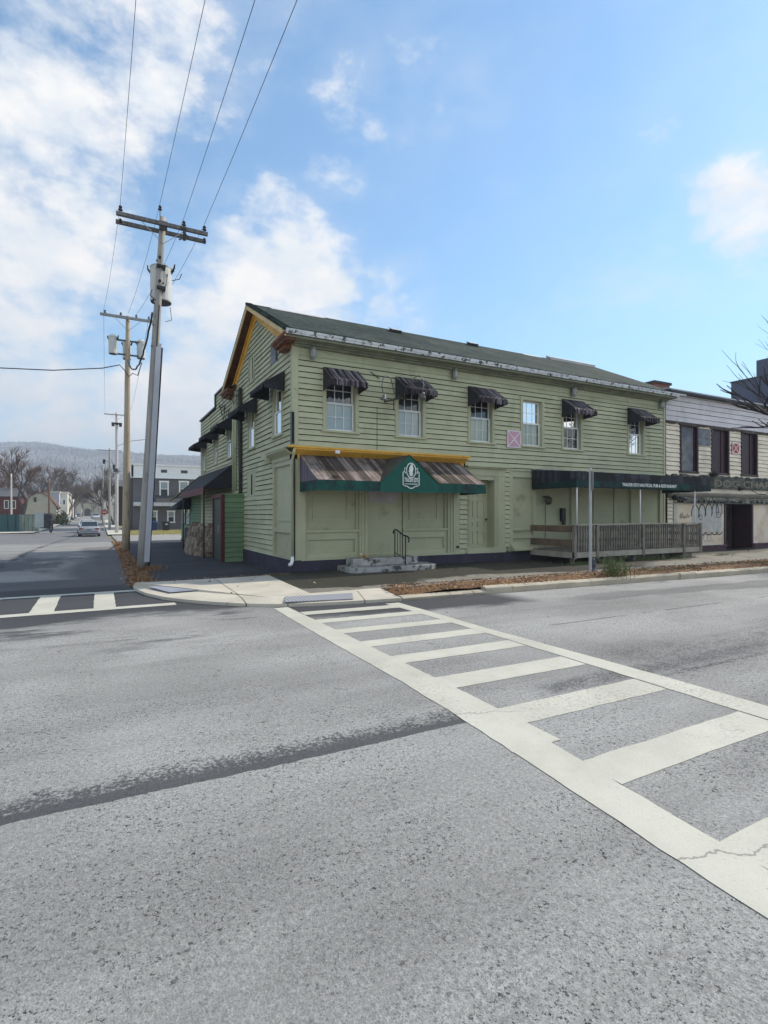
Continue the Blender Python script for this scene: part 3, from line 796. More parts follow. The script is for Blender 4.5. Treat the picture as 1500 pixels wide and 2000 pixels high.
for x_ in (2.14, 3.18):
    for z_ in [.6+.35*i for i in range(5)]: mb.lathe((x_+.03*(1 if x_ < 2.5 else -1), .072, z_), [(.006, -.002), (.006, .002)], 6, axis='y')
mb.each('nail_head', M_lead, pub)
# torn white poster on the boarded doorway
mb = MB(); P = [(2.14, 2.62), (3.10, 2.62), (3.12, 2.2), (3.08, 2.02), (3.03, 1.98), (2.99, 1.88), (2.9, 1.885), (2.8, 1.86), (2.68, 1.89), (2.55, 1.87), (2.4, 1.88), (2.28, 1.91), (2.15, 1.90)]
mb.prism([FRONT(a, -.073, z) for a, z in P], (0, -.003, 0))
solo(mb, 'torn_poster', pm('torn_paper', (.50, .47, .46), (.40, .37, .37), 4, .9, .2), 'torn blank greyish poster remnant on the boarded doorway under the green awning', 'poster')
# side door bay with fluted surround
mb = MB()
tb(mb, Tf, 5.40, 5.50, -.12, .03, .40, 2.75); tb(mb, Tf, 6.42, 6.60, -.12, .03, .40, 2.75)
tb(mb, Tf, 5.50, 6.42, -.12, .01, 2.62, 2.75)
tb(mb, Tf, 5.38, 6.84, -.10, .035, 2.75, 2.96); tb(mb, Tf, 5.36, 6.88, -.10, .10, 2.96, 3.0); tb(mb, Tf, 5.33, 6.92, -.10, .15, 3.0, 3.03)
for c in (5.425, 5.465, 6.47, 6.52, 6.56): tb(mb, Tf, c-.008, c+.008, .03, .042, .60, 2.95)
tb(mb, Tf, 6.60, 6.86, -.10, .02, .40, 2.75)
tb(mb, Tf, 5.42, 6.86, -.12, .045, .40, .56)
mb.build('door_surround', M_greenp, pub)
mb = MB(); tb(mb, Tf, 5.50, 6.42, -.36, -.32, .5, 2.62)
for (a, b_) in ((5.60, 5.86), (6.02, 6.28)):
    for (c, d) in ((.66, 1.05), (1.20, 1.34), (1.48, 2.0), (2.14, 2.45)):
        for r in ((a, a+.02, c, d), (b_-.02, b_, c, d), (a, b_, c, c+.02), (a, b_, d-.02, d)): tb(mb, Tf, r[0], r[1], -.32, -.298, r[2], r[3])
dr = mb.build('door', M_greenp, pub)
mb = MB(); mb.lathe(FRONT(6.33, -.27, 1.42), [(.012, -.04), (.03, -.02), (.034, 0), (.012, .02)], 10, axis='y'); mb.build('handle', M_black, dr)
mb = MB(); tb(mb, Tf, 5.48, 5.50, -.36, -.12, .5, 2.62); tb(mb, Tf, 6.42, 6.44, -.36, -.12, .5, 2.62); tb(mb, Tf, 5.5, 6.42, -.36, -.12, .44, .5); mb.build('door_jamb', M_greenp, pub)
# long boarded shop bay behind the ramp
mb = MB()
tb(mb, Tf, 7.02, LX, -.10, -.06, .30, 2.98)
mb.build('shop_bay_board', M_gpanel, pub)
mb = MB()
for a0, a1 in ((7.02, 7.16), (8.02, 8.14), (9.72, 9.80), (12.72, 12.86), (14.36, 14.56)): tb(mb, Tf, a0, a1, -.06, .02, .40, 2.95)
tb(mb, Tf, 7.16, 8.02, -.06, .0, 2.75, 2.95); tb(mb, Tf, 7.16, 8.02, -.06, .01, 1.06, 1.14); tb(mb, Tf, 7.16, 8.02, -.06, .0, .82, .9)
mb.add([FRONT(7.05, .22, .50), FRONT(8.05, .22, .50), FRONT(8.05, -.06, .72), FRONT(7.05, -.06, .72), FRONT(7.05, .22, .44), FRONT(8.05, .22, .44), FRONT(8.05, -.06, .44), FRONT(7.05, -.06, .44)],
       [(0, 1, 2, 3), (4, 7, 6, 5), (0, 4, 5, 1), (1, 5, 6, 2), (2, 6, 7, 3), (3, 7, 4, 0)])
tb(mb, Tf, 7.02, LX, -.10, .04, 2.95, 3.0)
tb(mb, Tf, 8.14, 9.72, -.06, -.02, 1.14, 1.2); tb(mb, Tf, 12.86, 14.36, -.06, -.02, 1.14, 1.2)
mb.build('shop_bay_trim', M_greenp, pub)
mb = MB(); clap(mb, FRONT, 10.95, 11.85, .5, 2.5, expo=.2, lip=.02); mb.xf(lambda x, y, z: (x, y+.055, z))
pd = mb.build('boarded_door', [M_greenp, M_lapshade], pub)
mb = MB(); tb(mb, Tf, 10.80, 10.92, -.06, .0, .4, 2.6); tb(mb, Tf, 11.86, 11.98, -.06, .0, .4, 2.6); tb(mb, Tf, 10.8, 11.98, -.06, .0, 2.5, 2.62); mb.build('door_frame', M_greenp, pd)
# foundation
mb = MB(); tb(mb, Tf, .0, LX, -.2, .05, -.1, .40); tb(mb, SIDE, -.046, 6.9, -.2, .052, -.1, .42); mb.build('foundation', M_found, pub)
# corner boards
mb = MB(); tb(mb, Tf, -.04, .13, -.1, .042, 3.30, 5.93); tb(mb, Tf, LX-.10, LX, -.1, .042, .4, 5.93); mb.each('corner_board', M_greenp, pub)
mb = MB(); tb(mb, Tf, -.035, .02, .02, .06, 3.35, 4.15); tb(mb, SIDE, -.06, .04, .0, .055, 3.35, 4.15); mb.build('corner_flashing', M_lead, pub)
# front windows
cols = [(M_blindA, M_roomdark), (M_blindA, M_blindD), (M_blindC, M_roomdark), (M_blindC, M_blindD), (M_blindD, M_blindA), (M_blindD, M_roomdark)]
labs = [None, 'sash window with its lower sash raised a little', None, 'bare sash window without an awning', None, None]
for (a, b_), c, l in zip(fw, cols, labs):
    window(pub, FRONT, a, b_, ZW0, ZW1, c, (3, 2), .5, label=l, grid_up=True, rec=.10)
# ---- side wall of the gabled part
GY = 6.9; RZ = 7.90; EZ = 6.0
sw = [(.86, 1.58, 3.72, 5.0), (3.70, 4.42, 3.68, 4.96)]
so = [(a-.085, b_+.085, c-.045, d+.08) for a, b_, c, d in sw]+[(1.25, 1.92, 5.78, 6.32), (3.80, 4.38, 5.84, 6.56), (-.1, 1.66, 0, 2.98), (3.60, 4.70, 2.15, 2.95)]
def gab(z):
    if z <= 5.95: return (0, GY)
    t = (z-5.95)/(RZ-.1-5.95); return (t*GY/2, GY-t*GY/2)
mb = MB(); clap(mb, SIDE, .06, GY, .42, 7.8, so, lim=gab); mb.build('wall', [M_green, M_lapshade], pub)
mb = MB(); tb(mb, SIDE, 0, GY, -.2, -.16, 0.3, 6.0); mb.prism([(.17, .1, 6.0), (.17, GY-.1, 6.0), (.17, GY/2, RZ-.1)], (.04, 0, 0)); mb.build('wall_lining', M_dark, pub)
for (a, b_, c, d) in sw: window(pub, SIDE, a, b_, c, d, (M_roomdark, M_roomdark), (1, 1), .5, grid_up=False, rec=.02)
mb = MB(); tb(mb, SIDE, 1.25, 1.92, -.02, .02, 5.78, 6.32); tb(mb, SIDE, 1.2, 1.25, -.02, .04, 5.74, 6.34, ); aw = mb.build('attic_window', M_blueboard, pub)
mb = MB(); tb(mb, SIDE, 1.252, 1.40, .02, .03, 5.80, 6.30); mb.build('pane', M_dark, aw)
mb = MB(); tb(mb, SIDE, 3.80, 4.38, -.02, .015, 5.84, 6.56); tb(mb, SIDE, 3.72, 3.80, -.02, .04, 5.8, 6.6); tb(mb, SIDE, 4.38, 4.46, -.02, .04, 5.8, 6.6); tb(mb, SIDE, 3.72, 4.46, -.02, .05, 5.76, 5.82); aw = mb.build('attic_window', M_greenp, pub)
mb = MB(); tb(mb, SIDE, 3.82, 3.98, .015, .02, 5.86, 6.54); mb.build('pane', M_dark, aw)
# storefront panel on the side
mb = MB(); tb(mb, SIDE, .0, 1.66, -.12, -.04, .42, 3.0)
for r in ((-.02, .14, .4, 3.0), (1.54, 1.68, .4, 3.0)): tb(mb, SIDE, r[0], r[1], -.04, .035, r[2], r[3])
tb(mb, SIDE, .14, 1.54, -.04, .02, .40, .50); tb(mb, SIDE, .14, 1.54, -.04, .03, 1.10, 1.22); tb(mb, SIDE, .14, 1.54, -.04, .02, 2.86, 3.0)
for r in ((.30, .33, 1.42, 2.3), (.3, 1.3, 1.40, 1.43)): tb(mb, SIDE, r[0], r[1], -.04, -.015, r[2], r[3])
mb.build('side_storefront_panel', M_gpanel, pub)
mb = MB(); tb(mb, SIDE, 3.60, 4.70, -.04, .012, 2.15, 2.95); v = mb.build('vent_panel', M_greenp, pub)
mb = MB(); tb(mb, SIDE, 4.02, 4.10, .012, .03, 2.2, 2.85); mb.build('slot', M_dark, v)
# storefront cornice, yellow on the street front
def cornice(mb, k0=None):
    for n, z0, z1 in ((.06, 3.02, 3.08), (.10, 3.08, 3.13), (.16, 3.19, 3.24), (.26, 3.24, 3.27)):
        tb(mb, Tf, -.02-n, 5.20+n*.3, -.02, n, z0, z1)
mb = MB()
tb(mb, Tf, -.05, 5.24, -.1, .05, 2.98, 3.08); mb.prism([FRONT(-.05, .05, 3.08), FRONT(-.05, .05, 3.13), FRONT(-.05, .15, 3.20), FRONT(-.05, .24, 3.24), FRONT(-.05, .24, 3.20)], (5.32, 0, 0))
mb.build('storefront_cornice', M_yellow, pub)
mb = MB(); tb(mb, Tf, -.22, 5.34, -.02, .27, 3.242, 3.285); mb.build('cornice_top', M_yellow, pub)
mb = MB(); tb(mb, SIDE, -.05, 1.7, -.1, .05, 2.98, 3.08)
mb.prism([SIDE(-.05, .05, 3.08), SIDE(-.05, .05, 3.13), SIDE(-.05, .15, 3.20), SIDE(-.05, .22, 3.24), SIDE(-.05, .22, 3.20)], (0, 1.75, 0)); tb(mb, SIDE, -.22, 1.75, -.02, .24, 3.24, 3.28)
mb.prism([SIDE(1.75, 0, 3.05), SIDE(2.5, 0, 3.29), SIDE(1.75, 0, 3.29)], (-.20, 0, 0)); mb.build('side_cornice', M_greenp, pub)
# rain pipe down the front corner with its white shoe
mb = MB(); mb.tube([(-.05, -.28, 3.2), (-.06, -.26, 3.08), (-.04, -.07, 2.95), (-.035, -.075, .5)], .033, 8); dp = mb.build('downspout', M_greenp, pub, smooth=True)
mb = MB(); mb.tube([(-.035, -.075, .52), (-.04, -.08, .42), (-.09, -.14, .35), (-.15, -.2, .33)], [.042, .042, .045, .045], 8); mb.build('spout_shoe', M_white, dp, smooth=True)
mb = MB(); mb.tube([(.03, -.055, 3.0), (.03, -.055, .44)], .012, 6); mb.build('conduit', M_black, pub)
# ---- roof
OH = .34; yE = -.42; zE = 6.03; yR = GY/2
def rp(x, t, dz=0): return (x, yE+(yR-yE)*t, zE+(RZ+.06-zE)*t+dz)
mb = MB()
for side in (0, 1):
    Q = [rp(-OH, 0), rp(LX+.25, 0), rp(LX+.25, 1), rp(-OH, 1)]
    if side: Q = [(x, 2*yR-y, z) for x, y, z in Q]
    mb.prism(Q, (0, 0, .07))
mb.build('roof', M_roof, pub)
# ragged shingle edge tabs
mb = MB(); x = -OH
while x < LX+.2:
    w_ = rnd.uniform(.14, .32); d = rnd.uniform(.0, .03); mb.box(x, x+w_-.006, yE-.02-d, yE+.2, zE+.052, zE+.085); x += w_
for i in range(46):
    t = i/46; p0 = rp(0, t, .0); mb.box(-OH-.02-rnd.uniform(0, .02), -OH+.15, p0[1], p0[1]+.1, p0[2]+.06, p0[2]+.1)
mb.build('shingle_edge', M_roof, pub)
mb = MB()
mb.box(-OH+.02, LX+.22, yE-.05, yE-.02, zE-.07, zE+.05); x = -OH+.02
while x < LX+.2:
    w_ = rnd.uniform(.2, .9); mb.box(x, x+w_*.98, yE-.062, yE-.05, zE-.02+rnd.uniform(-.02, .02), zE+.052); x += w_
mb.build('gutter', M_gutter, pub)
mb = MB()
mb.box(-.30, LX+.15, yE+.0, -.04, 5.90, 5.945)                       # soffit
mb.box(-.30, LX+.15, yE+.02, yE+.07, 5.945, 6.02); mb.box(.0, LX, -.13, -.022, 5.80, 5.90); mb.box(-.02, LX, -.2, -.13, 5.85, 5.9)
mb.build('cornice', pm('olive_cornice', (.24, .25, .17), (.16, .17, .12), 3, .7), pub)
# gable rakes and returns
def rake(mb, w_, x0, x1, off, th):
    for s_ in (1, -1):
        pts = []
        for t in (0, 1):
            p0 = rp(0, t); y = p0[1] if s_ == 1 else 2*yR-p0[1]; pts.append((y, p0[2]-off))
        (ya, za), (yb, zb) = pts
        mb.prism([(x0, ya, za), (x0, yb, zb), (x0, yb, zb-th), (x0, ya+(.0), za-th)], (x1-x0, 0, 0))
mb = MB(); rake(mb, 0, -OH, -OH+.03, -.01, .14); mb.build('rake_board', M_cream, pub)
mb = MB(); rake(mb, 0, -OH+.03, -.042, .005, .02); mb.build('rake_soffit', M_brown, pub)
mb = MB()
for s_ in (1, -1):
    def gy(y): return y if s_ == 1 else GY-y
    a = [(.0, 6.0), (GY/2, RZ-.03), (GY/2, RZ-.33), (.0, 5.72)]
    mb.prism([(-.045, gy(y), z) for y, z in a], (.035, 0, 0))
    a = [(-.0, 5.98), (GY/2, RZ-.04), (GY/2, RZ-.12), (-.0, 5.90)]
    mb.prism([(-.10, gy(y), z) for y, z in a], (.055, 0, 0))
mb.build('rake_frieze', M_yellow, pub)
mb = MB()
for s_ in (1, -1):
    def gy(y): return y if s_ == 1 else GY-y
    def bx(x0, x1, ya, yb, z0, z1): ya, yb = sorted((gy(ya), gy(yb))); mb.box(x0, x1, ya, yb, z0, z1)
    mb = MB(); bx(-.31, -.05, -.40, .62, 5.84, 5.90); bx(-.335, -.05, -.415, .66, 5.90, 5.945); bx(-.36, -.05, -.43, .70, 5.945, 6.0); bx(-.22, -.05, .0, .5, 5.74, 5.84)
    mb.build('cornice_return', M_brown, pub)
mb = MB()
for s_ in (1, -1):
    def gy(y): return y if s_ == 1 else GY-y
    p = [(-.36, gy(-.43), 6.003), (-.36, gy(.70), 6.003), (-.05, gy(.78), 6.16), (-.05, gy(-.2), 6.16)]
    mb.prism(p, (0, 0, .012))
mb.each('return_cap', M_brown, pub)
# roof flashings and vents
mb = MB()
def onroof(x0, x1, t0, t1, h, k=None): mb.prism([rp(x0, t0, .075), rp(x1, t0, .075), rp(x1, t1, .075), rp(x0, t1, .075)], (0, -h*.45, h*.9), k)
onroof(.35, 2.1, .90, .985, .01); onroof(10.6, 11.5, .92, .99, .012)
mb.each('roof_flashing', pm('pale_flashing', (.62, .60, .58), (.5, .48, .46), 3, .6), pub)
for x0, t in ((4.35, .80), (7.75, .86)):
    mb = MB(); onroof(x0, x0+.32, t, t+.07, .09); onroof(x0-.04, x0+.36, t-.01, t+.08, .012); v = mb.build('roof_vent', pm('dark_vent', (.03, .035, .035), rough=.7), pub)
    mb = MB(); mb.prism([rp(x0-.02, t-.005, .165), rp(x0+.34, t-.005, .165), rp(x0+.34, t+.075, .165), rp(x0-.02, t+.075, .165)], (0, 0, .02)); mb.build('vent_cap', pm('vent_cap_grey', (.5, .5, .49), rough=.6), v)
mb = MB()
mb.prism([rp(12.0, .93, .08), rp(14.6, .93, .08), rp(14.6, 1.0, .08), rp(12.0, 1.0, .08)], (0, 0, .10)); mb.build('ridge_curb', pm('vent_cap_grey', (.5, .5, .49)), pub)
# right gable wall
mb = MB(); mb.prism([(LX-.06, 0, 5.9), (LX-.06, GY, 5.9), (LX-.06, GY/2, RZ)], (.05, 0, 0)); mb.box(LX-.06, LX, .02, GY, 0, 5.95); mb.box(.1, LX, GY-.1, GY, 0, 5.95); mb.build('wall', [M_green, M_lapshade], pub)
# ---- rear flat-roofed part of the same building
RY = 13.82
rw = [(7.05, 7.70, 3.68, 4.95), (9.72, 10.36, 3.66, 4.92), (12.42, 13.06, 3.58, 4.86)]
ro = [(a-.085, b_+.085, c-.045, d+.08) for a, b_, c, d in rw]
mb = MB(); clap(mb, SIDE, GY, RY, 2.9, 6.5, ro, lim=lambda z: (GY, RY if z < 6.0 else 9.95)); clap(mb, SIDE, 6.4, 17.0, .3, 2.9, [(13.8, 17.1, 0, 2.9)]); mb.build('wall', [M_green, M_lapshade], pub)
mb = MB(); mb.box(.17, 8, GY+.05, RY-.05, 0, 5.9); mb.build('wall_lining', M_dark, pub)
mb = MB(); mb.box(.0, 8, RY-.12, RY, 0, 6.0); mb.box(-.02, .02, RY-.10, RY+.03, 2.9, 6.0); mb.build('wall', [M_green, M_lapshade], pub)
for (a, b_, c, d) in rw: window(pub, SIDE, a, b_, c, d, (M_roomdark, M_roomdark), (1, 1), .5, grid_up=False, rec=.02)
mb = MB(); mb.box(-.08, .14, GY, 9.98, 6.5, 6.56); mb.box(-.08, .14, 9.96, RY+.08, 6.0, 6.06); mb.box(-.09, .12, 9.95, 10.02, 6.0, 6.56); mb.box(.14, 8, GY+.2, RY-.1, 5.8, 5.85)
mb.build('parapet_cap', M_lead, pub)
mb = MB(); mb.box(-.05, .1, 7.2, 7.7, 6.56, 6.8); mb.box(-.07, .12, 7.18, 7.72, 6.8, 6.84); mb.build('parapet_block', M_greenp, pub)
# pipes on the side wall
mb = MB(); mb.tube([(-.07, 6.45, 6.2), (-.07, 6.45, 2.4)], .055, 8); mb.tube([(-.07, 6.12, 5.9), (-.07, 6.12, 2.4)], .04, 8); mb.build('downspout', M_greenp, pub, smooth=True)
mb = MB(); mb.box(-.13, -.035, 5.28, 5.42, 2.3, 5.85); mb.tube([(-.08, 5.6, 5.7), (-.1, 5.6, 5.0), (-.07, 5.55, 2.5)], .025, 6); mb.build('conduit', pm('old_dark_conduit', (.05, .055, .04), (.02, .022, .02), 4, .7), pub)
# knot of service wires at the eave
mb = MB()
for q in range(9):
    y0 = rnd.uniform(5.2, 8.2); z0 = rnd.uniform(5.2, 5.9); pth = [(-.12-rnd.random()*.15, y0+rnd.gauss(0, .15)+.1*i, z0+rnd.gauss(0, .12)-.05*i) for i in range(6)]
    mb.tube(pth, .012, 4)
mb.each('service_wire', M_black, pub)

# annex behind: single storey with two small windows
mb = MB(); clap(mb, SIDE, 13.9, 17.2, .9, 2.9, expo=.145); tb(mb, SIDE, 17.2, 20.9, -.1, .0, .05, 2.7); mb.box(.02, 6, 20.8, 20.9, 0, 2.7); mb.box(.1, 6, 13.9, 20.8, 2.6, 2.75)
mb.build('annex_wall', [pm('annex_green', (.15, .25, .15), (.13, .21, .13), 2, .7), M_lapshade], pub)
mb = MB(); tb(mb, SIDE, 17.0, 20.92, 0, .03, -.4, .12); mb.build('annex_base', M_maroon, pub)
for a, b_ in ((17.55, 18.35), (19.3, 20.1)): window(pub, SIDE, a-.2, b_-.2, 1.05, 2.2, (M_blindA, M_roomdark), (2, 1), .5, trim=M_lead, trimw=.06, grid_up=False, rec=-.05)
# side porch roof: maroon valance, dark pitched canvas, yellowed far slope
porch = thing('side_canopy', (0, 7, 3), 'dark sloped canopy with maroon valance and mustard end over the side entrance', 'awning')
mb = MB(); mb.prism([(-.04, 6.72, 3.36), (-.04, 13.9, 3.36), (-1.05, 12.6, 2.52), (-1.05, 6.72, 2.52)], (0, 0, .03)); mb.prism([(-.04, 6.70, 3.36), (-1.05, 6.70, 2.52), (-.04, 6.70, 2.52)], (0, .02, 0)); mb.build('canvas', M_awndk, porch)
mb = MB(); mb.box(-1.07, -1.05, 6.7, 12.6, 2.28, 2.55); mb.build('valance', M_maroon, porch)
mb = MB(); mb.prism([(-.04, 13.9, 3.38), (-.04, 20.8, 2.72), (-.9, 19.0, 2.25), (-1.06, 12.6, 2.54)], (0, 0, .05)); mb.build('far_slope', pm('mustard_canvas', (.16, .12, .02), (.10, .08, .02), 3, .8), porch)
mb = MB(); mb.tube([(-1.0, 7.0, 2.5), (-1.0, 7.0, 0)], .03); mb.tube([(-1.0, 12.4, 2.5), (-1.0, 12.4, 0)], .03); mb.build('post', M_black, porch)

# ------------------------------------------------------------------ awnings over windows
def window_awning(T, a0, a1, zt, proj, drop, label, group, fabric=None, val=.12, side=False, seed=0):
    r_ = random.Random(seed); o = T(a0, 0, zt)
    t = thing('window_awning', o, label, 'awning', group)
    n = 14; zf = zt-drop
    mb = MB()
    top = [T(a0+(a1-a0)*i/n, .05, zt+.0) for i in range(n+1)]
    fr = [T(a0+(a1-a0)*i/n, proj+(.012 if i % 2 else -.012), zf+(.010 if i % 2 else 0)) for i in range(n+1)]
    mid = [T(a0+(a1-a0)*i/n, .05+(proj-.05)*.5, zt-drop*.5-.02+(.012 if i % 2 else -.008)) for i in range(n+1)]
    mb.add(top+mid+fr, [(i, i+1, n+2+i, n+1+i) for i in range(n)]+[(n+1+i, n+2+i, 2*n+3+i, 2*n+2+i) for i in range(n)])
    c = mb.build('canvas', fabric or M_awn, t, recalc=False)
    so_ = c.modifiers.new('s', 'SOLIDIFY'); so_.thickness = .012
    for a in (a0, a1):
        mb = MB(); mb.add([T(a, .05, zt), T(a, proj, zf), T(a, proj*.98, zf-val*.8), T(a, proj*.45, zf-val*.9+r_.uniform(-.03, .0)), T(a, .05, zf-val*1.1)], [(0, 1, 2, 3, 4)])
        c = mb.build('side_panel', M_awndk, t, recalc=False); so_ = c.modifiers.new('s', 'SOLIDIFY'); so_.thickness = .010
    mb = MB(); m_ = 26; A = []; B = []
    for i in range(m_+1):
        a = a0+(a1-a0)*i/m_; A.append(T(a, proj+.006, zf+.004)); d = val*(.62+.38*abs(math.sin(i*.9)))*r_.uniform(.7, 1.15)
        B.append(T(a, proj+.006+r_.uniform(-.03, .02), zf-d))
    mb.add(A+B, [(i, i+1, m_+2+i, m_+1+i) for i in range(m_)])
    c = mb.build('valance', M_awndk if side else (fabric or M_awn), t, recalc=False); so_ = c.modifiers.new('s', 'SOLIDIFY'); so_.thickness = .008
    mb = MB(); mb.tube([T(a0, .05, zf), T(a0, proj, zf), T(a1, proj, zf), T(a1, .05, zf)], .012, 5); mb.build('frame', M_black, t)
    return t
lab = ['striped tattered awning over the front window nearest the building corner', 'striped tattered awning behind the pair of gooseneck lamps',
       'striped tattered awning over the third front window, left of the pink X sign', 'striped awning over the front window right of the bare window', 'striped awning over the last front window beside the cream building']
GA = 'striped awnings over the front upper windows'
for (a0, a1), l, s_ in zip([(.80, 1.80), (2.93, 3.93), (5.40, 6.42), (9.25, 10.25), (12.50, 13.48)], lab, range(5)):
    window_awning(FRONT, a0, a1, 5.37+.01*s_, .62, .42, l, GA, val=.17, seed=s_)
GB = 'black awnings over the side upper windows'
for (a0, a1, z), l, s_ in zip([(.55, 1.95, 5.32), (3.3, 4.85, 5.18), (6.75, 8.0, 5.15), (9.4, 10.7, 5.12), (12.1, 13.6, 5.05)],
        ['black awning on the side wall nearest the street corner, torn white at its edge', 'black awning on the side wall second from the corner', 'black awning on the side wall just behind the drain pipes',
         'black awning in the middle of the rear side wall', 'black awning at the far rear end of the side wall'], range(5, 10)):
    window_awning(SIDE, a0, a1, z, .60, .36, l, GB, fabric=M_awndk, side=True, val=.16, seed=s_)
GC = 'small dark awnings on the rear annex'
for (a0, a1), l, s_ in zip([(16.9, 18.4), (18.6, 20.2)], ['small dark awning over the nearer annex window', 'small dark awning over the farther annex window'], (11, 12)):
    window_awning(SIDE, a0, a1, 2.45, .75, .55, l, GC, fabric=pm('navy_canvas', (.03, .035, .05), (.05, .055, .075), 5, .8), val=.06, seed=s_)

# ------------------------------------------------------------------ big entrance awning with gabled centre
big = thing('entrance_awning', (2.65, -.7, 2.6), 'wide weathered striped awning with green gabled centre and white crest over the storefront', 'awning')
D_ = 1.27; zt, zf, zb = 3.07, 2.385, 2.145; x0, x1 = .17, 5.08
def slope_piece(a, b_, n):
    mb = MB(); top = []; fr = []
    for i in range(n+1):
        x = a+(b_-a)*i/n; top.append((x, -.06, zt)); fr.append((x, -D_, zf))
    mid = [(x, (-.06-D_)/2, (zt+zf)/2-.015+(.010 if i % 2 else -.006)) for i, (x, _, _) in enumerate(top)]
    mb.add(top+mid+fr, [(i, i+1, n+2+i, n+1+i) for i in range(n)]+[(n+1+i, n+2+i, 2*n+3+i, 2*n+2+i) for i in range(n)]); return mb
def solidify(o, t=.01): s_ = o.modifiers.new('s', 'SOLIDIFY'); s_.thickness = t; return o
solidify(slope_piece(x0, x1, 72).build('canvas', M_awnbig, big, recalc=False), .012)
for xx in (x0, x1):
    mb = MB(); mb.quad((xx, -.06, zt), (xx, -D_, zf), (xx, -.06, zf)); solidify(mb.build('side_panel', pm('striped_side_canvas', (.16, .14, .17), (.08, .07, .09), 9, .85, .2, (1, 1, .05)), big, recalc=False))
def wavy(pts, z0, z1, step=.1, sc=0):
    mb = MB(); A = []; B = []
    for (xa, ya), (xb, yb) in zip(pts[:-1], pts[1:]):
        L = math.hypot(xb-xa, yb-ya); n = max(1, int(L/step))
        for i in range(n+1):
            t = i/n; w_ = .006*math.sin(i*1.3+xa); x, y = xa+(xb-xa)*t, ya+(yb-ya)*t
            A.append((x, y, z0)); B.append((x+w_, y-w_, z1+rnd.uniform(-.004, .004)+(sc*abs(math.sin(i*1.57)) if sc else 0)))
    m_ = len(A); mb.add(A+B, [(i, i+1, m_+i+1, m_+i) for i in range(m_-1)]); return mb
solidify(wavy([(x0, -.06), (x0, -D_), (x1, -D_), (x1, -.06)], zf, zb).build('valance', M_valance, big, recalc=False), .008)
gx0, gx1, ga, gz_ = 1.80, 3.50, 2.63, 3.06
mb = MB(); yF = -D_-.03
mb.quad((gx0, yF, zf-.02), (gx0, yF, zb-.01), (gx1, yF, zb-.01), (gx1, yF, zf-.02), (ga, yF, gz_)); c = mb.build('gable_face', M_greenclean, big, recalc=False); solidify(c, .012)
mb = MB(); mb.quad((gx0-.02, yF-.008, zf-.01), (ga, yF-.008, gz_+.015), (ga, -.05, gz_+.015), (gx0-.02, -.05, zf+.04)); mb.quad((gx1+.02, yF-.008, zf-.01), (ga, yF-.008, gz_+.015), (ga, -.05, gz_+.015), (gx1+.02, -.05, zf+.04))
solidify(mb.build('gable_roof', pm('dirty_green_canvas', (.02, .07, .055), (.06, .075, .05), 2, .85, .2, dirt=(.05, .04, .03), dscale=1.3, dlo=.4, dhi=.6), big, recalc=False), .012)
# crest on the gable: outlined oval over a shield with lettering
def ribbon(mb, pts, w_, y, d=.004, closed=False):
    P = [Vector((a, 0, b_)) for a, b_ in pts]; n = len(P); L = []; Rr = []
    for i in range(n):
        pr = P[i-1] if (closed or i) else P[i]; nx = P[(i+1) % n] if (closed or i < n-1) else P[i]
        t = (nx-pr).normalized(); nn = Vector((-t.z, 0, t.x))*w_/2; L.append(P[i]+nn); Rr.append(P[i]-nn)
    vs = [(v.x, y, v.z) for v in L+Rr]+[(v.x, y+d, v.z) for v in L+Rr]; fs = []
    for i in range(n if closed else n-1):
        j = (i+1) % n; fs += [(i, j, n+j, n+i), (i, 2*n+i, 2*n+j, j), (n+i, n+j, 3*n+j, 3*n+i)]
    mb.add(vs, fs)
lx, lz, yy = 2.67, 2.52, yF-.022
mb = MB()
mb2 = [(lx+.135*math.cos(a), lz+.17+.185*math.sin(a)) for a in [2*math.pi*i/32 for i in range(32)]]
ribbon(mb, mb2, .022, yy, closed=True)
sh = [(-.235, .12), (-.235, -.20), (-.17, -.225), (-.11, -.235), (-.06, -.27), (0, -.285), (.06, -.27), (.11, -.235), (.17, -.225), (.235, -.20), (.235, .12), (.20, .15), (.16, .09)]
ribbon(mb, [(lx+a, lz+b_) for a, b_ in ([(-.16, .09), (-.20, .15)]+sh)], .024, yy)
for s_ in (-1, 1): ribbon(mb, [(lx+s_*.14, lz+.22), (lx+s_*.20, lz+.23), (lx+s_*.185, lz+.19), (lx+s_*.20, lz+.15)], .016, yy)
# plain figure and wheel inside the oval
fig = [(0, .33), (.03, .335), (.055, .31), (.04, .29), (.06, .25), (.065, .20), (.04, .13), (.05, .06), (.02, .03), (-.02, .03), (-.05, .06), (-.05, .12), (-.075, .15), (-.055, .19), (-.05, .25), (-.02, .29)]
mb.prism([(lx+a, yy, lz+b_) for a, b_ in fig], (0, .004, 0))
for i in range(8):
    a = i*math.pi/4; mb.prism([(lx+.02*math.cos(a), yy-.002, lz+.09+.02*math.sin(a)), (lx+.075*math.cos(a-.08), yy-.002, lz+.09+.075*math.sin(a-.08)), (lx+.075*math.cos(a+.08), yy-.002, lz+.09+.075*math.sin(a+.08))], (0, .004, 0))
mb.build('crest', M_letter, big)
def sign_text(s, x, z, w_, h, y, parent, name='lettering', mat=None, depth=.006):
    vs, fs = text(s, w_, h, depth); mb = MB(); mb.add([(x+a, y-c, z+b_) for a, b_, c in vs], fs); return mb.build(name, mat or M_letter, parent)
sign_text("TRADER ED'S", lx-.20, lz-.125, .40, .115, yy, big)
sign_text("NAUTICAL PUB & RESTAURANT", lx-.19, lz-.19, .38, .032, yy, big)
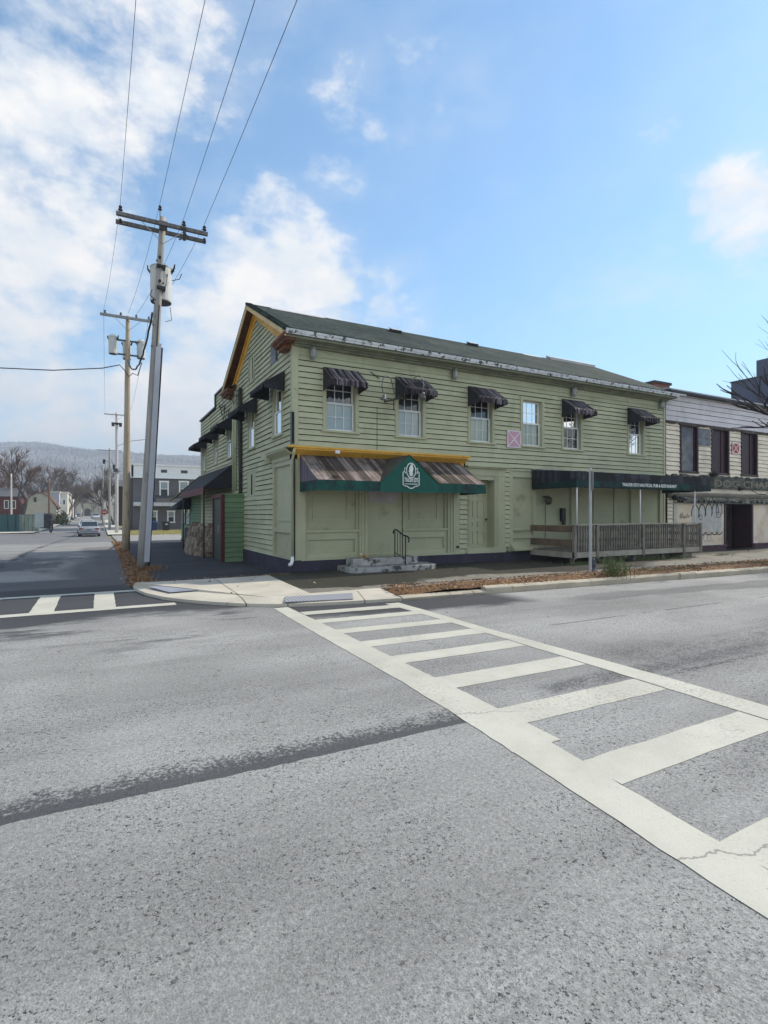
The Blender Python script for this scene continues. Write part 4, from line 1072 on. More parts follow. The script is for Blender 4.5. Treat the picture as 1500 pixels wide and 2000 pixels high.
mb = MB(); mb.tube([(x0, -.06, zb+.02), (x0, -D_+.01, zb+.02), (x1, -D_+.01, zb+.02), (x1, -.06, zb+.02)], .014); mb.build('frame', M_black, big)

# ------------------------------------------------------------------ canopy over the ramp
can = thing('ramp_canopy', (11, -1, 2.6), 'long dark flat canopy with green scalloped valance and white lettering above the ramp', 'awning')
cx0, cx1, cd = 7.92, 14.42, 1.86
mb = MB()
mb.prism([(cx0, -.05, 2.985), (cx1, -.05, 2.985), (cx1, -cd, 2.82), (cx0, -cd, 2.82)], (0, 0, .015)); mb.build('roof', M_awndk, can)
mb = wavy([(cx0, -.05), (cx0, -cd), (cx1, -cd), (cx1, -.05)], 2.83, 2.56, .07)
# the wall end stands higher than the front
mb.v = [(x, y, z+(.155*(1+y/cd) if z > 2.8 else 0)) for x, y, z in mb.v]
solidify(mb.build('skirt', pm('dark_striped_canvas', (.012, .014, .024), (.055, .058, .075), 8, .85, .2, (1, 1, .03), dirt=(.010, .010, .010), dscale=1.1, dlo=.42, dhi=.6), can, recalc=False), .012)
solidify(wavy([(cx0, -.05), (cx0, -cd-.01), (cx1, -cd-.01), (cx1, -.05)], 2.57, 2.36, .06, .035).build('valance', pm('green_valance', (.004, .06, .045), (.003, .03, .026), 2, .8, .2, dirt=(.006, .012, .016), dscale=.7, dlo=.42, dhi=.6), can, recalc=False), .008)
mb = MB(); x = cx0
while x < cx1-.05:
    w_ = rnd.uniform(.2, .7); mb.box(x, min(x+w_, cx1), -.10, -.03, 2.99, 3.0+rnd.uniform(.02, .05)); x += w_
mb.build('flashing_strip', pm('peeling_flashing', (.40, .41, .37), (.10, .10, .09), 6, .8), can)
sign_text("TRADER ED'S NAUTICAL PUB & RESTAURANT", 9.86, 2.44, 2.66, .105, -cd-.026, can)
for x in (8.0, 10.80, 13.62):
    mb = MB(); mb.tube([(x, -cd+.05, 2.6), (x, -cd+.05, 1.24)], .018, 8); mb.build('post', M_white, can, smooth=True)
mb = MB(); mb.tube([(cx0+.02, -.06, 2.38), (cx0+.02, -cd+.02, 2.38), (cx1-.02, -cd+.02, 2.38), (cx1-.02, -.06, 2.38)], .016); mb.build('frame', M_black, can)
# ------------------------------------------------------------------ wooden ramp
M_wood = pm('weathered_grey_wood', (.23, .21, .175), (.14, .128, .108), 4, .85, .35, (1, 1, 1), isl=.35, fine=.15)
M_wood2 = pm('pale_weathered_wood', (.38, .35, .29), (.28, .255, .21), 3, .85, .3, isl=.3)
M_woodb = pm('brown_weathered_wood', (.19, .13, .08), (.12, .09, .065), 3, .85, .3, isl=.3)
ramp = thing('wooden_ramp', (11, -1, .2), 'weathered grey wooden access ramp with close-set balusters on the sidewalk', 'ramp')
rx0, rx1, ry = 7.80, 13.88, -1.88
mb = MB(); y = ry+.06
while y < -.1: mb.box(rx0, rx1, y, y+.13, .47, .50); y += .137
mb.build('deck', M_wood, ramp)
mb = MB(); mb.box(rx0, rx1, ry, ry+.045, .31, .47); mb.box(rx0, rx0+.045, ry+.046, -.1, .30, .468); mb.build('rim_joist', M_wood2, ramp)
mb = MB()
for x in (rx0+.1, 9.2, 10.6, 12.0, 13.3): mb.box(x, x+.1, ry+.15, ry+.25, .1, .31)
mb.box(13.0, 13.5, ry+.1, -.3, .12, .30); mb.box(9.0, 12.9, ry+.5, ry+.53, .12, .30); mb.each('footing', M_wood, ramp)
for x in (rx0, 8.72, 10.80, 12.86, rx1-.10):
    mb = MB(); mb.box(x, x+.10, ry-.03 if x > rx0 else ry-.02, ry+.06, .28, 1.26+rnd.uniform(0, .03)); mb.build('post', M_wood, ramp)
mb = MB(); mb.box(rx0-.03, rx1+.02, ry-.05, ry+.09, 1.262, 1.298); mb.build('cap_rail', M_wood2, ramp)
mb = MB(); mb.box(rx0+.1, rx1-.1, ry+.016, ry+.05, 1.14, 1.22); mb.box(rx0+.1, rx1-.1, ry+.016, ry+.05, .56, .64); mb.build('rail', M_wood, ramp)
mb = MB(); x = rx0+.15
while x < rx1-.15:
    if min(abs(x+.02-p-.05) for p in (8.72, 10.80, 12.86)) > .09:
        l = rnd.uniform(-.006, .006); mb.box(x+l, x+l+.038, ry-.022+rnd.uniform(-.003, .003), ry+.014, .50, 1.24)
    x += .108
mb.build('baluster_panel', M_wood, ramp)
mb = MB()
for z0, z1 in ((1.05, 1.24), (.62, .83)): mb.box(rx0-.005, rx0+.035, ry+.1, -.12, z0, z1)
mb.each('side_rail', M_woodb, ramp)
mb = MB()
for z0, z1 in ((1.10, 1.22), (.86, .95), (.62, .71)): mb.box(12.0, rx1, -.50, -.46, z0, z1); 
for z0, z1 in ((1.02, 1.12), (.70, .80)): mb.box(8.9, 11.9, -.95, -.91, z0, z1)
for z0, z1 in ((1.12, 1.22), (.86, .96), (.60, .70)): mb.box(rx1-.04, rx1, ry+.1, -.5, z0, z1)
for x in (8.9, 10.4, 11.9): mb.box(x, x+.09, -1.0, -.91, .5, 1.15)
mb.each('inner_rail', M_wood, ramp)

# ------------------------------------------------------------------ steps, handrail, cup
st = thing('concrete_steps', (2.3, -.5, .12), 'two worn concrete steps with peeling pale paint below the boarded doorway', 'steps')
M_stepp = pm('peeling_step_paint', (.42, .42, .40), (.30, .30, .29), 5, .8, .4, dirt=(.07, .07, .06), dscale=4.5, dlo=.50, dhi=.62)
mb = MB(); mb.prism([(1.18, -.06, .1), (1.18, -.86, .1), (1.26, -.98, .1), (3.48, -1.02, .1), (3.72, -.88, .1), (3.74, -.06, .1)], (0, 0, .15)); mb.build('lower_step', M_stepp, st, bevel=.015)
mb = MB(); mb.prism([(1.42, -.06, .25), (1.42, -.54, .25), (3.34, -.56, .25), (3.34, -.06, .25)], (0, 0, .19)); mb.build('upper_step', M_stepp, st, bevel=.015)
hr = thing('handrail', (2.75, -.5, .3), 'short black wrought iron handrail on the concrete steps', 'handrail')
mb = MB(); mb.tube([(2.70, -.42, .44), (2.70, -.42, 1.14)], .016, 6); mb.build('post', M_black, hr); mb = MB(); mb.tube([(2.76, -.88, .25), (2.76, -.88, 1.0)], .016, 6); mb.build('post', M_black, hr)
mb = MB(); mb.tube([(2.695, -.34, 1.06), (2.695, -.35, 1.13), (2.70, -.42, 1.17), (2.71, -.52, 1.16), (2.745, -.80, 1.03), (2.765, -.95, 1.01), (2.77, -1.03, .98), (2.77, -1.05, .90), (2.77, -1.0, .86)], .02, 6); mb.build('top_rail', M_black, hr, smooth=True)
mb = MB(); mb.tube([(2.70, -.42, .56), (2.76, -.88, .40)], .010, 5)
for i in range(1, 4): t = i/4; x, y = 2.70+.06*t, -.42-.46*t; mb.tube([(x, y, .56-.16*t), (x, y, 1.15-.14*t)], .009, 5)
mb.build('picket', M_black, hr)
mb = MB(); mb.lathe((1.70, -.42, .44), [(.028, 0), (.040, .10), (.043, .105), (.036, .106), (.0, .106)], 14)
cup = thing('paper_cup', (1.70, -.42, .44), 'small tan paper cup left on the left end of the top step', 'cup')
mb.build('cup_body', pm('tan_paper', (.62, .48, .25), rough=.7), cup, smooth=True)
mb = MB(); mb.lathe((1.70, -.42, .545), [(.044, 0), (.044, .008), (.03, .014), (0, .014)], 14); mb.build('lid', M_white, cup)
solo(MB().box(1.86, 1.98, -.30, -.14, .44, .50), 'wood_offcut', pm('raw_wood', (.45, .28, .12), rough=.8), 'orange wooden block lying beside the paper cup on the top step', 'block', bevel=.006)

# ------------------------------------------------------------------ wall lanterns and gooseneck lamps
M_lanm = pm('lantern_pewter', (.36, .36, .33), (.22, .22, .20), 6, .5, .2, metal=.2)
M_lang = pm('lantern_glass', (.25, .28, .27), (.4, .42, .38), 4, .15, 0)
def lantern(x, z, label):
    t = thing('wall_lantern', (x, -.04, z), label, 'lantern', 'coach lanterns under the front eave')
    y = -.16
    mb = MB(); mb.box(x-.04, x+.04, -.05, -.025, z-.16, z+.12); mb.tube([(x, -.05, z+.02), (x, -.10, z+.16), (x, y, z+.19)], .012, 6); mb.build('bracket', M_lanm, t)
    mb = MB(); mb.lathe((x, y, z), [(.035, -.15), (.065, -.12), (.072, .07), (.045, .075), (.02, .075)], 6); mb.build('glass', M_lang, t)
    mb = MB(); mb.lathe((x, y, z), [(.10, .07), (.06, .13), (.03, .16), (.018, .20), (.024, .225), (.006, .25)], 6); mb.lathe((x, y, z), [(.01, -.20), (.035, -.17), (.075, -.12), (.07, -.112), (.0, -.112)], 6)
    for i in range(6): a = math.pi*2*i/6; mb.tube([(x+.07*math.cos(a), y+.07*math.sin(a), z-.115), (x+.076*math.cos(a), y+.076*math.sin(a), z+.072)], .007, 4)
    mb.build('cap', M_lanm, t)
    return t
for x, l in ((.49, 'pewter coach lantern high beside the corner board of the green front'), (4.86, 'pewter coach lantern high between the second and third front awnings'), (9.70, 'pewter coach lantern high above the front window right of the bare window'), (14.30, 'coach lantern high at the end of the green front by the cream building')): lantern(x, 5.68, l)
def shade_pts(): return [(.02, .12), (.035, .10), (.05, .04), (.085, 0), (.075, .0), (.02, .08)]
def goose(name, x, z, label, path, head, tilt, group=None, cat='lamp', mat=None):
    t = thing(name, (x, -.05, z), label, cat, group); mat = mat or M_lead
    mb = MB(); mb.tube(path, .014, 6); mb.lathe((path[0][0], path[0][1]+.01, path[0][2]), [(.05, -.02), (.05, .02)], 10, axis='y'); mb.build('arm', mat, t, smooth=True)
    mb = MB(); mb.lathe((0, 0, 0), shade_pts(), 14); Mx = Matrix.Rotation(tilt[0], 3, 'X') @ Matrix.Rotation(tilt[1], 3, 'Y')
    mb.xf(lambda a, b_, c: tuple(Vector(head)+Mx @ Vector((a, b_, c))*1.25)); mb.build('lamp_shade', mat, t, smooth=True)
    return t
M_zinc = pm('dull_zinc', (.20, .20, .19), (.12, .12, .115), 5, .45, .1, metal=.4)
goose('gooseneck_lamp', 2.9, 4.9, 'looped gooseneck lamp hanging left of the second front awning, dark cone shade', [(3.0, -.05, 4.82), (2.75, -.3, 4.86), (2.62, -.45, 5.02), (2.50, -.55, 5.18), (2.38, -.6, 5.22), (2.24, -.62, 5.12), (2.20, -.62, 4.92), (2.24, -.62, 4.74)], (2.25, -.62, 4.56), (R(10), R(8)), 'gooseneck lamps on the front', mat=M_zinc)
goose('gooseneck_lamp', 3.2, 4.9, 'looped gooseneck lamp in front of the second front awning, open shade tilted out', [(3.05, -.05, 4.80), (3.05, -.45, 4.84), (3.0, -.7, 5.0), (3.05, -.85, 5.18), (3.18, -.88, 5.26), (3.30, -.88, 5.16), (3.32, -.88, 4.98), (3.28, -.88, 4.84)], (3.24, -.92, 4.68), (R(50), R(-10)), 'gooseneck lamps on the front', mat=M_zinc)
mb = MB(); mb.tube([(3.25, -.05, 4.80), (2.95, -.35, 4.78), (2.6, -.52, 4.62), (2.28, -.6, 4.52)], [.03, .035, .03, .02], 7); mb.tube([(2.62, -.50, 4.60), (2.62, -.5, 4.36)], .012, 6); mb.tube([(3.02, -.3, 4.74), (3.02, -.3, 4.52)], .014, 6)
mb.lathe((2.9, -.3, 4.79), [(.045, -.04), (.05, .03), (.03, .05)], 8)
solo(mb, 'sign_bracket_arm', pm('rusty_black_arm', (.03, .028, .028), (.06, .05, .045), 8, .6), 'black bracket arm sticking out of the green wall between the gooseneck lamps', 'bracket', smooth=True)
mb = MB(); mb.tube([(2.16, -.036, 5.42), (2.36, -.05, 5.30), (2.42, -.04, 5.28)], .012, 5); mb.tube([(2.36, -.04, 4.5), (2.36, -.037, 3.3)], .006, 4)
solo(mb, 'dangling_wire', M_black, 'thin wire stub and cable stapled to the green clapboards beside the lamps', 'wire')

# lantern, mailbox and gas pipe on the wall behind the ramp
mb = MB(); mb.lathe((8.55, -.14, 2.02), [(.02, -.14), (.10, -.10), (.13, 0), (.10, .10), (.02, .14)], 12); mb.box(8.51, 8.59, -.14, .06, 2.12, 2.18)
solo(mb, 'globe_lamp', pm('dim_globe', (.10, .09, .06), (.05, .045, .035), 5, .3), 'round brownish wall lamp on the green wall under the ramp canopy', 'lamp', smooth=True)
mb = MB(); mb.tube([(8.55, .0, 1.9), (8.55, .0, .5)], .012, 5); solo(mb, 'wall_cable', M_lead, 'thin cable running down the green wall below the round lamp', 'cable')
mb = MB(); mb.box(9.25, 9.42, -.06, .06, 1.35, 1.78); mb.box(9.22, 9.30, -.08, -.06, 1.50, 1.66); mb.box(9.30, 9.40, -.07, .0, 1.22, 1.36)
solo(mb, 'mailbox', M_black, 'narrow black mailbox on the green wall left of the first white canopy post', 'mailbox', bevel=.01)
mb = MB(); mb.lathe((5.02, -.05, .62), [(.02, -.05), (.035, -.03), (.035, .02)], 8, axis='y'); mb.tube([(5.0, -.05, .62), (5.06, -.08, .6)], .015); solo(mb, 'hose_bib', M_black, 'small black tap low on the green wall right of the boarded storefront', 'tap')
mb = MB(); mb.box(1.04, 1.16, -.29, -.24, 3.14, 3.22); mb.box(1.07, 1.11, -.30, -.29, 3.16, 3.2); solo(mb, 'alarm_box', M_white, 'tiny white box fixed to the yellow cornice above the striped awning', 'box')

# ------------------------------------------------------------------ X placards
def placard(x0, x1, z0, z1, label, c, y0=-.045):
    t = thing('x_placard', ((x0+x1)/2, y0, (z0+z1)/2), label, 'sign')
    mb = MB(); mb.box(x0, x1, y0-.012, y0+.02, z0, z1); mb.build('board', c, t)
    w_ = .035; mb = MB(); y = y0-.016
    for q in ((x0, x0+w_, z0, z1), (x1-w_, x1, z0, z1), (x0+w_, x1-w_, z0, z0+w_), (x0+w_, x1-w_, z1-w_, z1)): mb.box(q[0], q[1], y, y+.003, q[2], q[3])
    dx, dz = x1-x0, z1-z0; d = .026
    mb.prism([(x0+w_, y-.001, z0+w_), (x0+w_+d, y-.001, z0+w_), (x1-w_, y-.001, z1-w_-d), (x1-w_, y-.001, z1-w_), (x1-w_-d, y-.001, z1-w_), (x0+w_, y-.001, z0+w_+d)], (0, .003, 0))
    mb.prism([(x1-w_, y-.005, z0+w_), (x1-w_, y-.005, z0+w_+d), (x0+w_+d, y-.005, z1-w_), (x0+w_, y-.005, z1-w_), (x0+w_, y-.005, z1-w_-d), (x1-w_-d, y-.005, z0+w_)], (0, .003, 0))
    mb.build('cross', M_letter if c is not M_pink else pm('pink_white', (.80, .72, .76), rough=.7), t)
M_pink = pm('faded_pink', (.62, .36, .44), (.55, .31, .39), 3, .7)
placard(6.90, 7.46, 3.66, 4.20, 'faded pink square sign with white X beside the bare front window', M_pink)
placard(18.99, 19.50, 4.10, 4.56, 'red square sign with white X between the dark windows of the cream building', pm('faded_red', (.50, .05, .07), (.42, .06, .08), 4, .7), -.05)

# ------------------------------------------------------------------ side vestibule and stone planter
vb = thing('side_vestibule', (-.35, 5.6, 0), 'small bright green clapboard vestibule with maroon door trim against the side wall', 'vestibule')
mb = MB(); clap(mb, FRONT, -.66, .0, .0, 2.2, expo=.165); mb.xf(lambda x, y, z: (x, y+5.10, z)); mb.box(-.66, -.01, 5.101, 6.5, 0, 2.18); mb.box(-.72, .0, 5.06, 6.5, 2.2, 2.26); mb.build('wall', [M_boxgr, M_lapshade], vb)
mb = MB(); mb.box(-.78, -.66, 5.05, 5.15, .0, 2.24); mb.box(-.78, -.68, 6.5, 6.6, 0, 2.24); mb.box(-.78, -.68, 5.15, 6.5, 2.12, 2.24); mb.build('trim', M_maroon, vb)
mb = MB(); mb.box(-.74, -.67, 5.16, 6.48, .02, 2.1); dr = mb.build('door', pm('dark_green_door', (.03, .05, .035), rough=.5), vb)
mb = MB(); mb.tube([(-.77, 5.35, .95), (-.82, 5.35, 1.0), (-.82, 5.35, 1.15), (-.77, 5.35, 1.2)], .012); mb.build('handle', M_grey, dr)
mb = MB(); mb.box(-.70, .0, 5.08, 6.5, -.1, .02); mb.build('base', M_dark, vb)
# rubble stone planter: one heap of rounded stones
sp = thing('stone_planter', (-.4, 9.5, 0), 'low rounded planter wall of brown rubble stones beside the side entrance', 'planter')
m, g_, b_ = new_mat('rubble_stone'); p = g_.pos('geo'); i = g_.island()
col = g_.mix(i, (.16, .12, .085), (.34, .28, .21)); col = g_.scale(col, g_.noise(p, 9, 5, .7)*.9+.5); finish(g_, b_, col, .9, g_.noise(p, 14, 5, .7), .8, .03); M_stone = m
mb = MB()
def rock(cx_, cy_, cz_, s):
    vs = []; fs = []; na, nb = 8, 6; of = rnd.uniform(0, 50)
    for j in range(nb+1):
        ph = math.pi*j/nb
        for i_ in range(na):
            a = 2*math.pi*i_/na; d = Vector((math.sin(ph)*math.cos(a), math.sin(ph)*math.sin(a), math.cos(ph)))
            r_ = s*(1+.30*mn.noise(d*1.3+Vector((of, 0, 0)))); d = Vector((max(-.72, min(.72, d.x)), max(-.72, min(.72, d.y)), max(-.6, min(.6, d.z)))); vs.append((cx_+d.x*r_*1.1, cy_+d.y*r_*1.3, cz_+d.z*r_*.95))
    for j in range(nb):
        for i_ in range(na): fs.append((j*na+i_, j*na+(i_+1) % na, (j+1)*na+(i_+1) % na, (j+1)*na+i_))
    mb.add(vs, fs)
for k_ in range(46):
    t = k_/45
    for q in range(7):
        y = 7.3+t*6.6; bulge = .55+.55*math.sin(math.pi*min(1, t*1.1+.12)); z = q*.18+.08+rnd.uniform(-.04, .04)
        hmax = 1.15-.45*max(0, t-.5)
        if z > hmax: continue
        rock(-bulge+.22*(z/1.1)+rnd.uniform(-.05, .05), y+rnd.uniform(-.08, .08), z, rnd.uniform(.14, .21))
mb.build('stones', M_stone, sp, smooth=False)
mb = MB(); mb.prism([(-.1, 7.25, .0), (-.62, 7.4, 0), (-1.0, 9.0, 0), (-1.0, 12, 0), (-.6, 13.8, 0), (-.1, 13.9, 0)], (0, 0, .95)); mb.build('mortar_core', pm('dark_mortar', (.07, .06, .05), rough=.95), sp)

# ------------------------------------------------------------------ THE CREAM NEIGHBOUR
nb = thing('cream_building', (18, 0, 0), 'peeling cream clapboard shop with three dark boarded windows and lavender upper band', 'building')
NX0, NX1 = 14.72, 27.5
M_creams = siding_mat('peeling_cream_paint', (.88, .78, .62), .22, (.10, .075, .05), .56, .68)
M_lav = siding_mat('pale_lavender_siding', (.70, .66, .68), .14)
nw = [(15.62, 16.60), (17.66, 18.72), (19.78, 20.84), (22.2, 23.2)]
mb = MB(); clap(mb, FRONT, NX0, NX1, 3.10, 5.08, [(a-.06, b_+.06, 3.26, 5.03) for a, b_ in nw]+[(16.7, 17.55, 4.30, 5.0)], expo=.17); clap(mb, FRONT, NX0+.08, NX0+.40, .2, 2.2, expo=.15); mb.build('wall', [M_creams, M_lapshade], nb)
mb = MB(); clap(mb, FRONT, NX0, NX1, 5.16, 6.22, expo=.20, lip=.015); mb.build('upper_band', [M_lav, M_lapshade], nb)
mb = MB(); tb(mb, FRONT, NX0, NX1, 0, .06, 5.08, 5.15); x = NX0
while x < NX1: w_ = rnd.uniform(.05, .5); tb(mb, FRONT, x, x+w_, .0, .07, 5.06-rnd.uniform(0, .03), 5.09); x += w_*1.6
mb.build('drip_board', pm('rotten_board', (.05, .04, .035), (.12, .1, .08), 6, .9), nb)
mb = MB(); mb.box(NX0, NX1, .80, .9, 0, 6.2); mb.box(NX0, NX0+.1, .1, 8, 0, 6.2); mb.box(NX1-.1, NX1, .1, 8, 0, 6.2); mb.box(NX0, NX1, 7.9, 8, 0, 6.5); mb.build('wall_lining', M_dark, nb)
mb = MB(); mb.prism([(NX0-.02, -.22, 6.28), (NX1, -.22, 6.28), (NX1, 3.2, 7.05), (NX0-.02, 3.2, 7.05)], (0, 0, .05)); mb.prism([(NX0-.02, 3.2, 7.05), (NX1, 3.2, 7.05), (NX1, 8, 6.5), (NX0-.02, 8, 6.5)], (0, 0, .05))
rf = mb.build('roof', pm('grey_metal_roof', (.48, .49, .50), (.38, .39, .41), 2, .5, .1), nb)
mb = MB(); mb.box(NX0, NX1, -.24, -.0, 6.20, 6.275); mb.build('fascia', pm('dark_fascia', (.045, .05, .055), rough=.7), rf)
M_plum = pm('plum_boards', (.045, .010, .022), (.025, .008, .014), 3, .5, .2)
for i_, (a, b_) in enumerate(nw):
    mb = MB(); 
    for q in ((a-.08, a, 3.22, 5.05), (b_, b_+.08, 3.22, 5.05), (a-.1, b_+.1, 5.02, 5.08), (a-.12, b_+.12, 3.18, 3.25)): tb(mb, FRONT, q[0], q[1], -.02, .06, q[2], q[3])
    f = tag(mb.build('window', M_plum, nb), 'window boarded with a mottled grey sheet' if i_ == 0 else 'window boarded in dark plum')
    mb = MB(); tb(mb, FRONT, a, b_, -.09, -.06, 3.25, 5.02)
    mb.build('board', pm('mottled_sheet', (.20, .21, .23), (.09, .10, .12), 2.2, .6, .2, dirt=(.32, .27, .22), dscale=1.4, dlo=.5, dhi=.7) if i_ == 0 else M_plum, f)
    mb = MB(); c = a+(b_-a)*.66; tb(mb, FRONT, c, c+.05, -.06, -.03, 3.25, 5.02) if i_ else tb(mb, FRONT, a+.9, b_, -.06, -.03, 3.25, 5.02); mb.build('rail', M_plum, f)
mb = MB(); tb(mb, FRONT, 16.72, 17.53, -.01, .02, 4.30, 4.62); tb(mb, FRONT, 16.72, 17.53, -.01, .015, 4.63, 4.99); mb.build('patch_board', M_blueboard, nb)
# faded sign board
sb = thing('shop_sign', (18, -.1, 2.9), 'long dark faded shop sign board with ghostly lettering on the cream building', 'sign')
m, g_, b_ = new_mat('faded_sign'); p = g_.pos('geo')
col = g_.mix(g_.noise(p, 3, 6, .7).ss(.4, .62), (.030, .032, .028), (.11, .11, .09)); col = g_.mix(g_.noise(p, 7, 6, .75, (1, 1, 1), 9).ss(.60, .70), col, (.42, .38, .28))
finish(g_, b_, col, .85, g_.noise(p, 20, 4), .3); mb = MB(); mb.box(NX0+.25, 26, -.12, -.035, 2.60, 3.08)
x = NX0+.25
while x < 26: w_ = rnd.uniform(.05, .25); mb.box(x, x+w_, -.11, -.04, 3.0, 3.08+rnd.uniform(.0, .07)); x += w_
mb.build('board', m, sb)
M_ghost = pm('ghost_lettering', (.30, .28, .19), (.14, .13, .10), 9, .85)
sign_text("HOT DOG CHARLIE'S", 15.7, 2.68, 7.6, .30, -.124, sb, mat=M_ghost)
mb = MB(); tb(mb, FRONT, NX0+.1, NX1, -.02, .03, 2.42, 2.62); tb(mb, FRONT, NX0+.1, NX1, -.02, .045, 3.06, 3.12); mb.build('trim_band', M_creams, nb)
mb = MB(); mb.prism([FRONT(NX0+.1, 0, 2.22), FRONT(NX0+.1, 0, 2.42), FRONT(NX0+.1, .25, 2.42), FRONT(NX0+.1, .22, 2.36), FRONT(NX0+.1, .10, 2.26)], (12.5, 0, 0)); mb.build('ledge', pm('grey_ledge', (.42, .40, .36), (.28, .27, .25), 3, .7), nb)
mb = MB(); x = NX0+.5
while x < 27:
    w_ = rnd.uniform(.05, .14); d = rnd.uniform(.10, .24); mb.prism([(x, -.16, 2.24), (x+w_, -.16, 2.24), (x+w_+rnd.uniform(-.06, .06), -.18-rnd.random()*.04, 2.24-d*rnd.uniform(.6, 1)), (x+rnd.uniform(-.05, .05), -.17, 2.24-d)], (0, .004, 0)); x += w_*.9
mb.build('torn_fringe', pm('torn_canvas', (.30, .30, .25), (.06, .06, .05), 14, .9, isl=.8), nb)
mb = MB(); tb(mb, FRONT, NX0+.45, 27, -.03, .12, 2.0, 2.03); mb.build('awning_bar', M_lead, nb)
mb = MB(); tb(mb, FRONT, NX0+.42, NX0+.62, -.02, .05, .25, 2.2); mb.build('pilaster', pm('cream_post', (.62, .60, .52), (.5, .48, .4), 3), nb)
M_board = pm('boarded_plywood_cream', (.74, .60, .43), (.80, .71, .60), 1.1, .8, .15, dirt=(.60, .46, .38), dscale=1.2, dlo=.5, dhi=.7)
for a, b_ in ((NX0+.62, 18.5), (20.62, 26)):
    mb = MB(); tb(mb, FRONT, a, b_, -.04, .0, .32, 2.04); mb.build('boarded_front', M_board, nb)
mb = MB(); tb(mb, FRONT, NX0+.42, 18.55, -.04, .06, .0, .26); tb(mb, FRONT, NX0+.42, 18.6, -.04, .10, .26, .32); tb(mb, FRONT, 20.6, 26, -.04, .06, 0, .26); tb(mb, FRONT, 20.6, 26, -.04, .10, .26, .32); mb.build('base_panel', pm('plum_base', (.12, .06, .085), (.07, .035, .05), 3, .7), nb)
mb = MB(); tb(mb, FRONT, 18.5, 18.62, -.7, .03, .1, 2.1); tb(mb, FRONT, 20.5, 20.62, -.7, .03, .1, 2.1); tb(mb, FRONT, 18.62, 20.5, -.7, .03, 2.0, 2.1); ent = mb.build('entrance_recess', M_plum, nb)
mb = MB(); tb(mb, FRONT, 19.0, 20.3, -.72, -.68, .12, 2.0); dr = mb.build('door', M_plum, nb)
for z0, z1 in ((.45, 1.05), (1.15, 1.9)): mb = MB(); tb(mb, FRONT, 19.2, 20.15, -.68, -.67, z0, z1); mb.build('pane', pm('dark_glass', (.02, .024, .022), rough=.12), dr)
# spray-painted bubble letters
gr = []
def arc(cx_, cz_, rx_, rz_, a0, a1, n=14): return [(cx_+rx_*math.cos(R(a0+(a1-a0)*i/n)), cz_+rz_*math.sin(R(a0+(a1-a0)*i/n))) for i in range(n+1)]
graf = thing('wall_graffiti', (17, -.01, 1.3), 'black and silver bubble graffiti sprayed on the cream boards right of the ramp', 'graffiti')
fill = MB(); line = MB()
BX = [(16.55, .28), (17.0, .25), (17.45, .25), (17.88, .25), (18.15, .24)]
for i_, (c, r_) in enumerate(BX):
    top = 1.62+.03*i_; P = arc(c, top, r_*.82, .30, 0, 180)+[(c-r_*.85, 1.2), (c-r_*.5, .86), (c, .80), (c+r_*.5, .82), (c+r_*.8, 1.15)]
    fill.prism([(a, -.003-.0008*i_, b2) for a, b2 in P], (0, -.0008, 0)); ribbon(line, [(a, b2) for a, b2 in arc(c, top, r_*.85, .32, -35, 205)], .045, -.010)
for c in (17.0, 17.45, 17.85, 18.15): ribbon(line, arc(c, .88, .2, .14, 190, 350), .04, -.012)
ribbon(line, arc(18.1, 1.55, .16, .12, 0, 360), .022, -.012); ribbon(line, arc(16.9, 1.45, .10, .09, 0, 360), .02, -.012)
for q in range(6):
    c = 15.55+q*.11; ribbon(line, [(c, 1.42+rnd.uniform(0, .1)), (c+.06, 1.56+rnd.uniform(-.05, .12)), (c+.1, 1.38+rnd.uniform(0, .1)), (c+.02, 1.45)], .014, -.010)
fill.build('bubble_fill', pm('silver_spray', (.42, .42, .41), (.55, .54, .50), 5, .6), graf); line.build('outline', pm('black_spray', (.03, .03, .033), rough=.7), graf)
mb = MB(); 
for q in range(3): ribbon(mb, arc(17.2+q*.25, .62, .1, .16, 40+q*30, 330), .016, -.008)
mb.build('tag_mark', pm('faint_spray', (.36, .33, .30), rough=.8), graf)
goose('gooseneck_lamp', 19.4, 2.6, 'black gooseneck sign lamp below the faded sign, dark shade pointing down-left', [(19.9, -.1, 2.9), (19.7, -.3, 2.72), (19.35, -.4, 2.62), (19.1, -.4, 2.66)], (18.95, -.4, 2.62), (R(0), R(-60)), 'gooseneck lamps on the cream building', mat=M_black)
goose('gooseneck_lamp', 21.4, 2.5, 'black gooseneck sign lamp with round shade near the right edge, below the faded sign', [(20.2, -.08, 2.66), (20.5, -.25, 2.44), (20.9, -.35, 2.42), (21.2, -.35, 2.5)], (21.3, -.36, 2.5), (R(0), R(70)), 'gooseneck lamps on the cream building', mat=M_black)
mb = MB(); mb.lathe((17.5, -.2, 3.2), [(.03, -.12), (.16, -.08), (.18, .02), (.06, .1)], 10); mb.box(17.45, 17.55, -.2, -.03, 3.16, 3.22); solo(mb, 'flood_lamp', M_black, 'squat black floodlight just above the end of the ramp canopy', 'lamp')
mb = MB(); mb.tube([(14.95, -.1, 2.2), (15.2, -.3, 2.2), (15.45, -.35, 2.12)], .05, 6); mb.lathe((15.0, -.2, 2.2), [(.05, -.1), (.12, 0), (.04, .1)], 8); solo(mb, 'junction_lamp', M_black, 'dark clustered lamp and pipe at the left end of the cream building ledge', 'lamp')
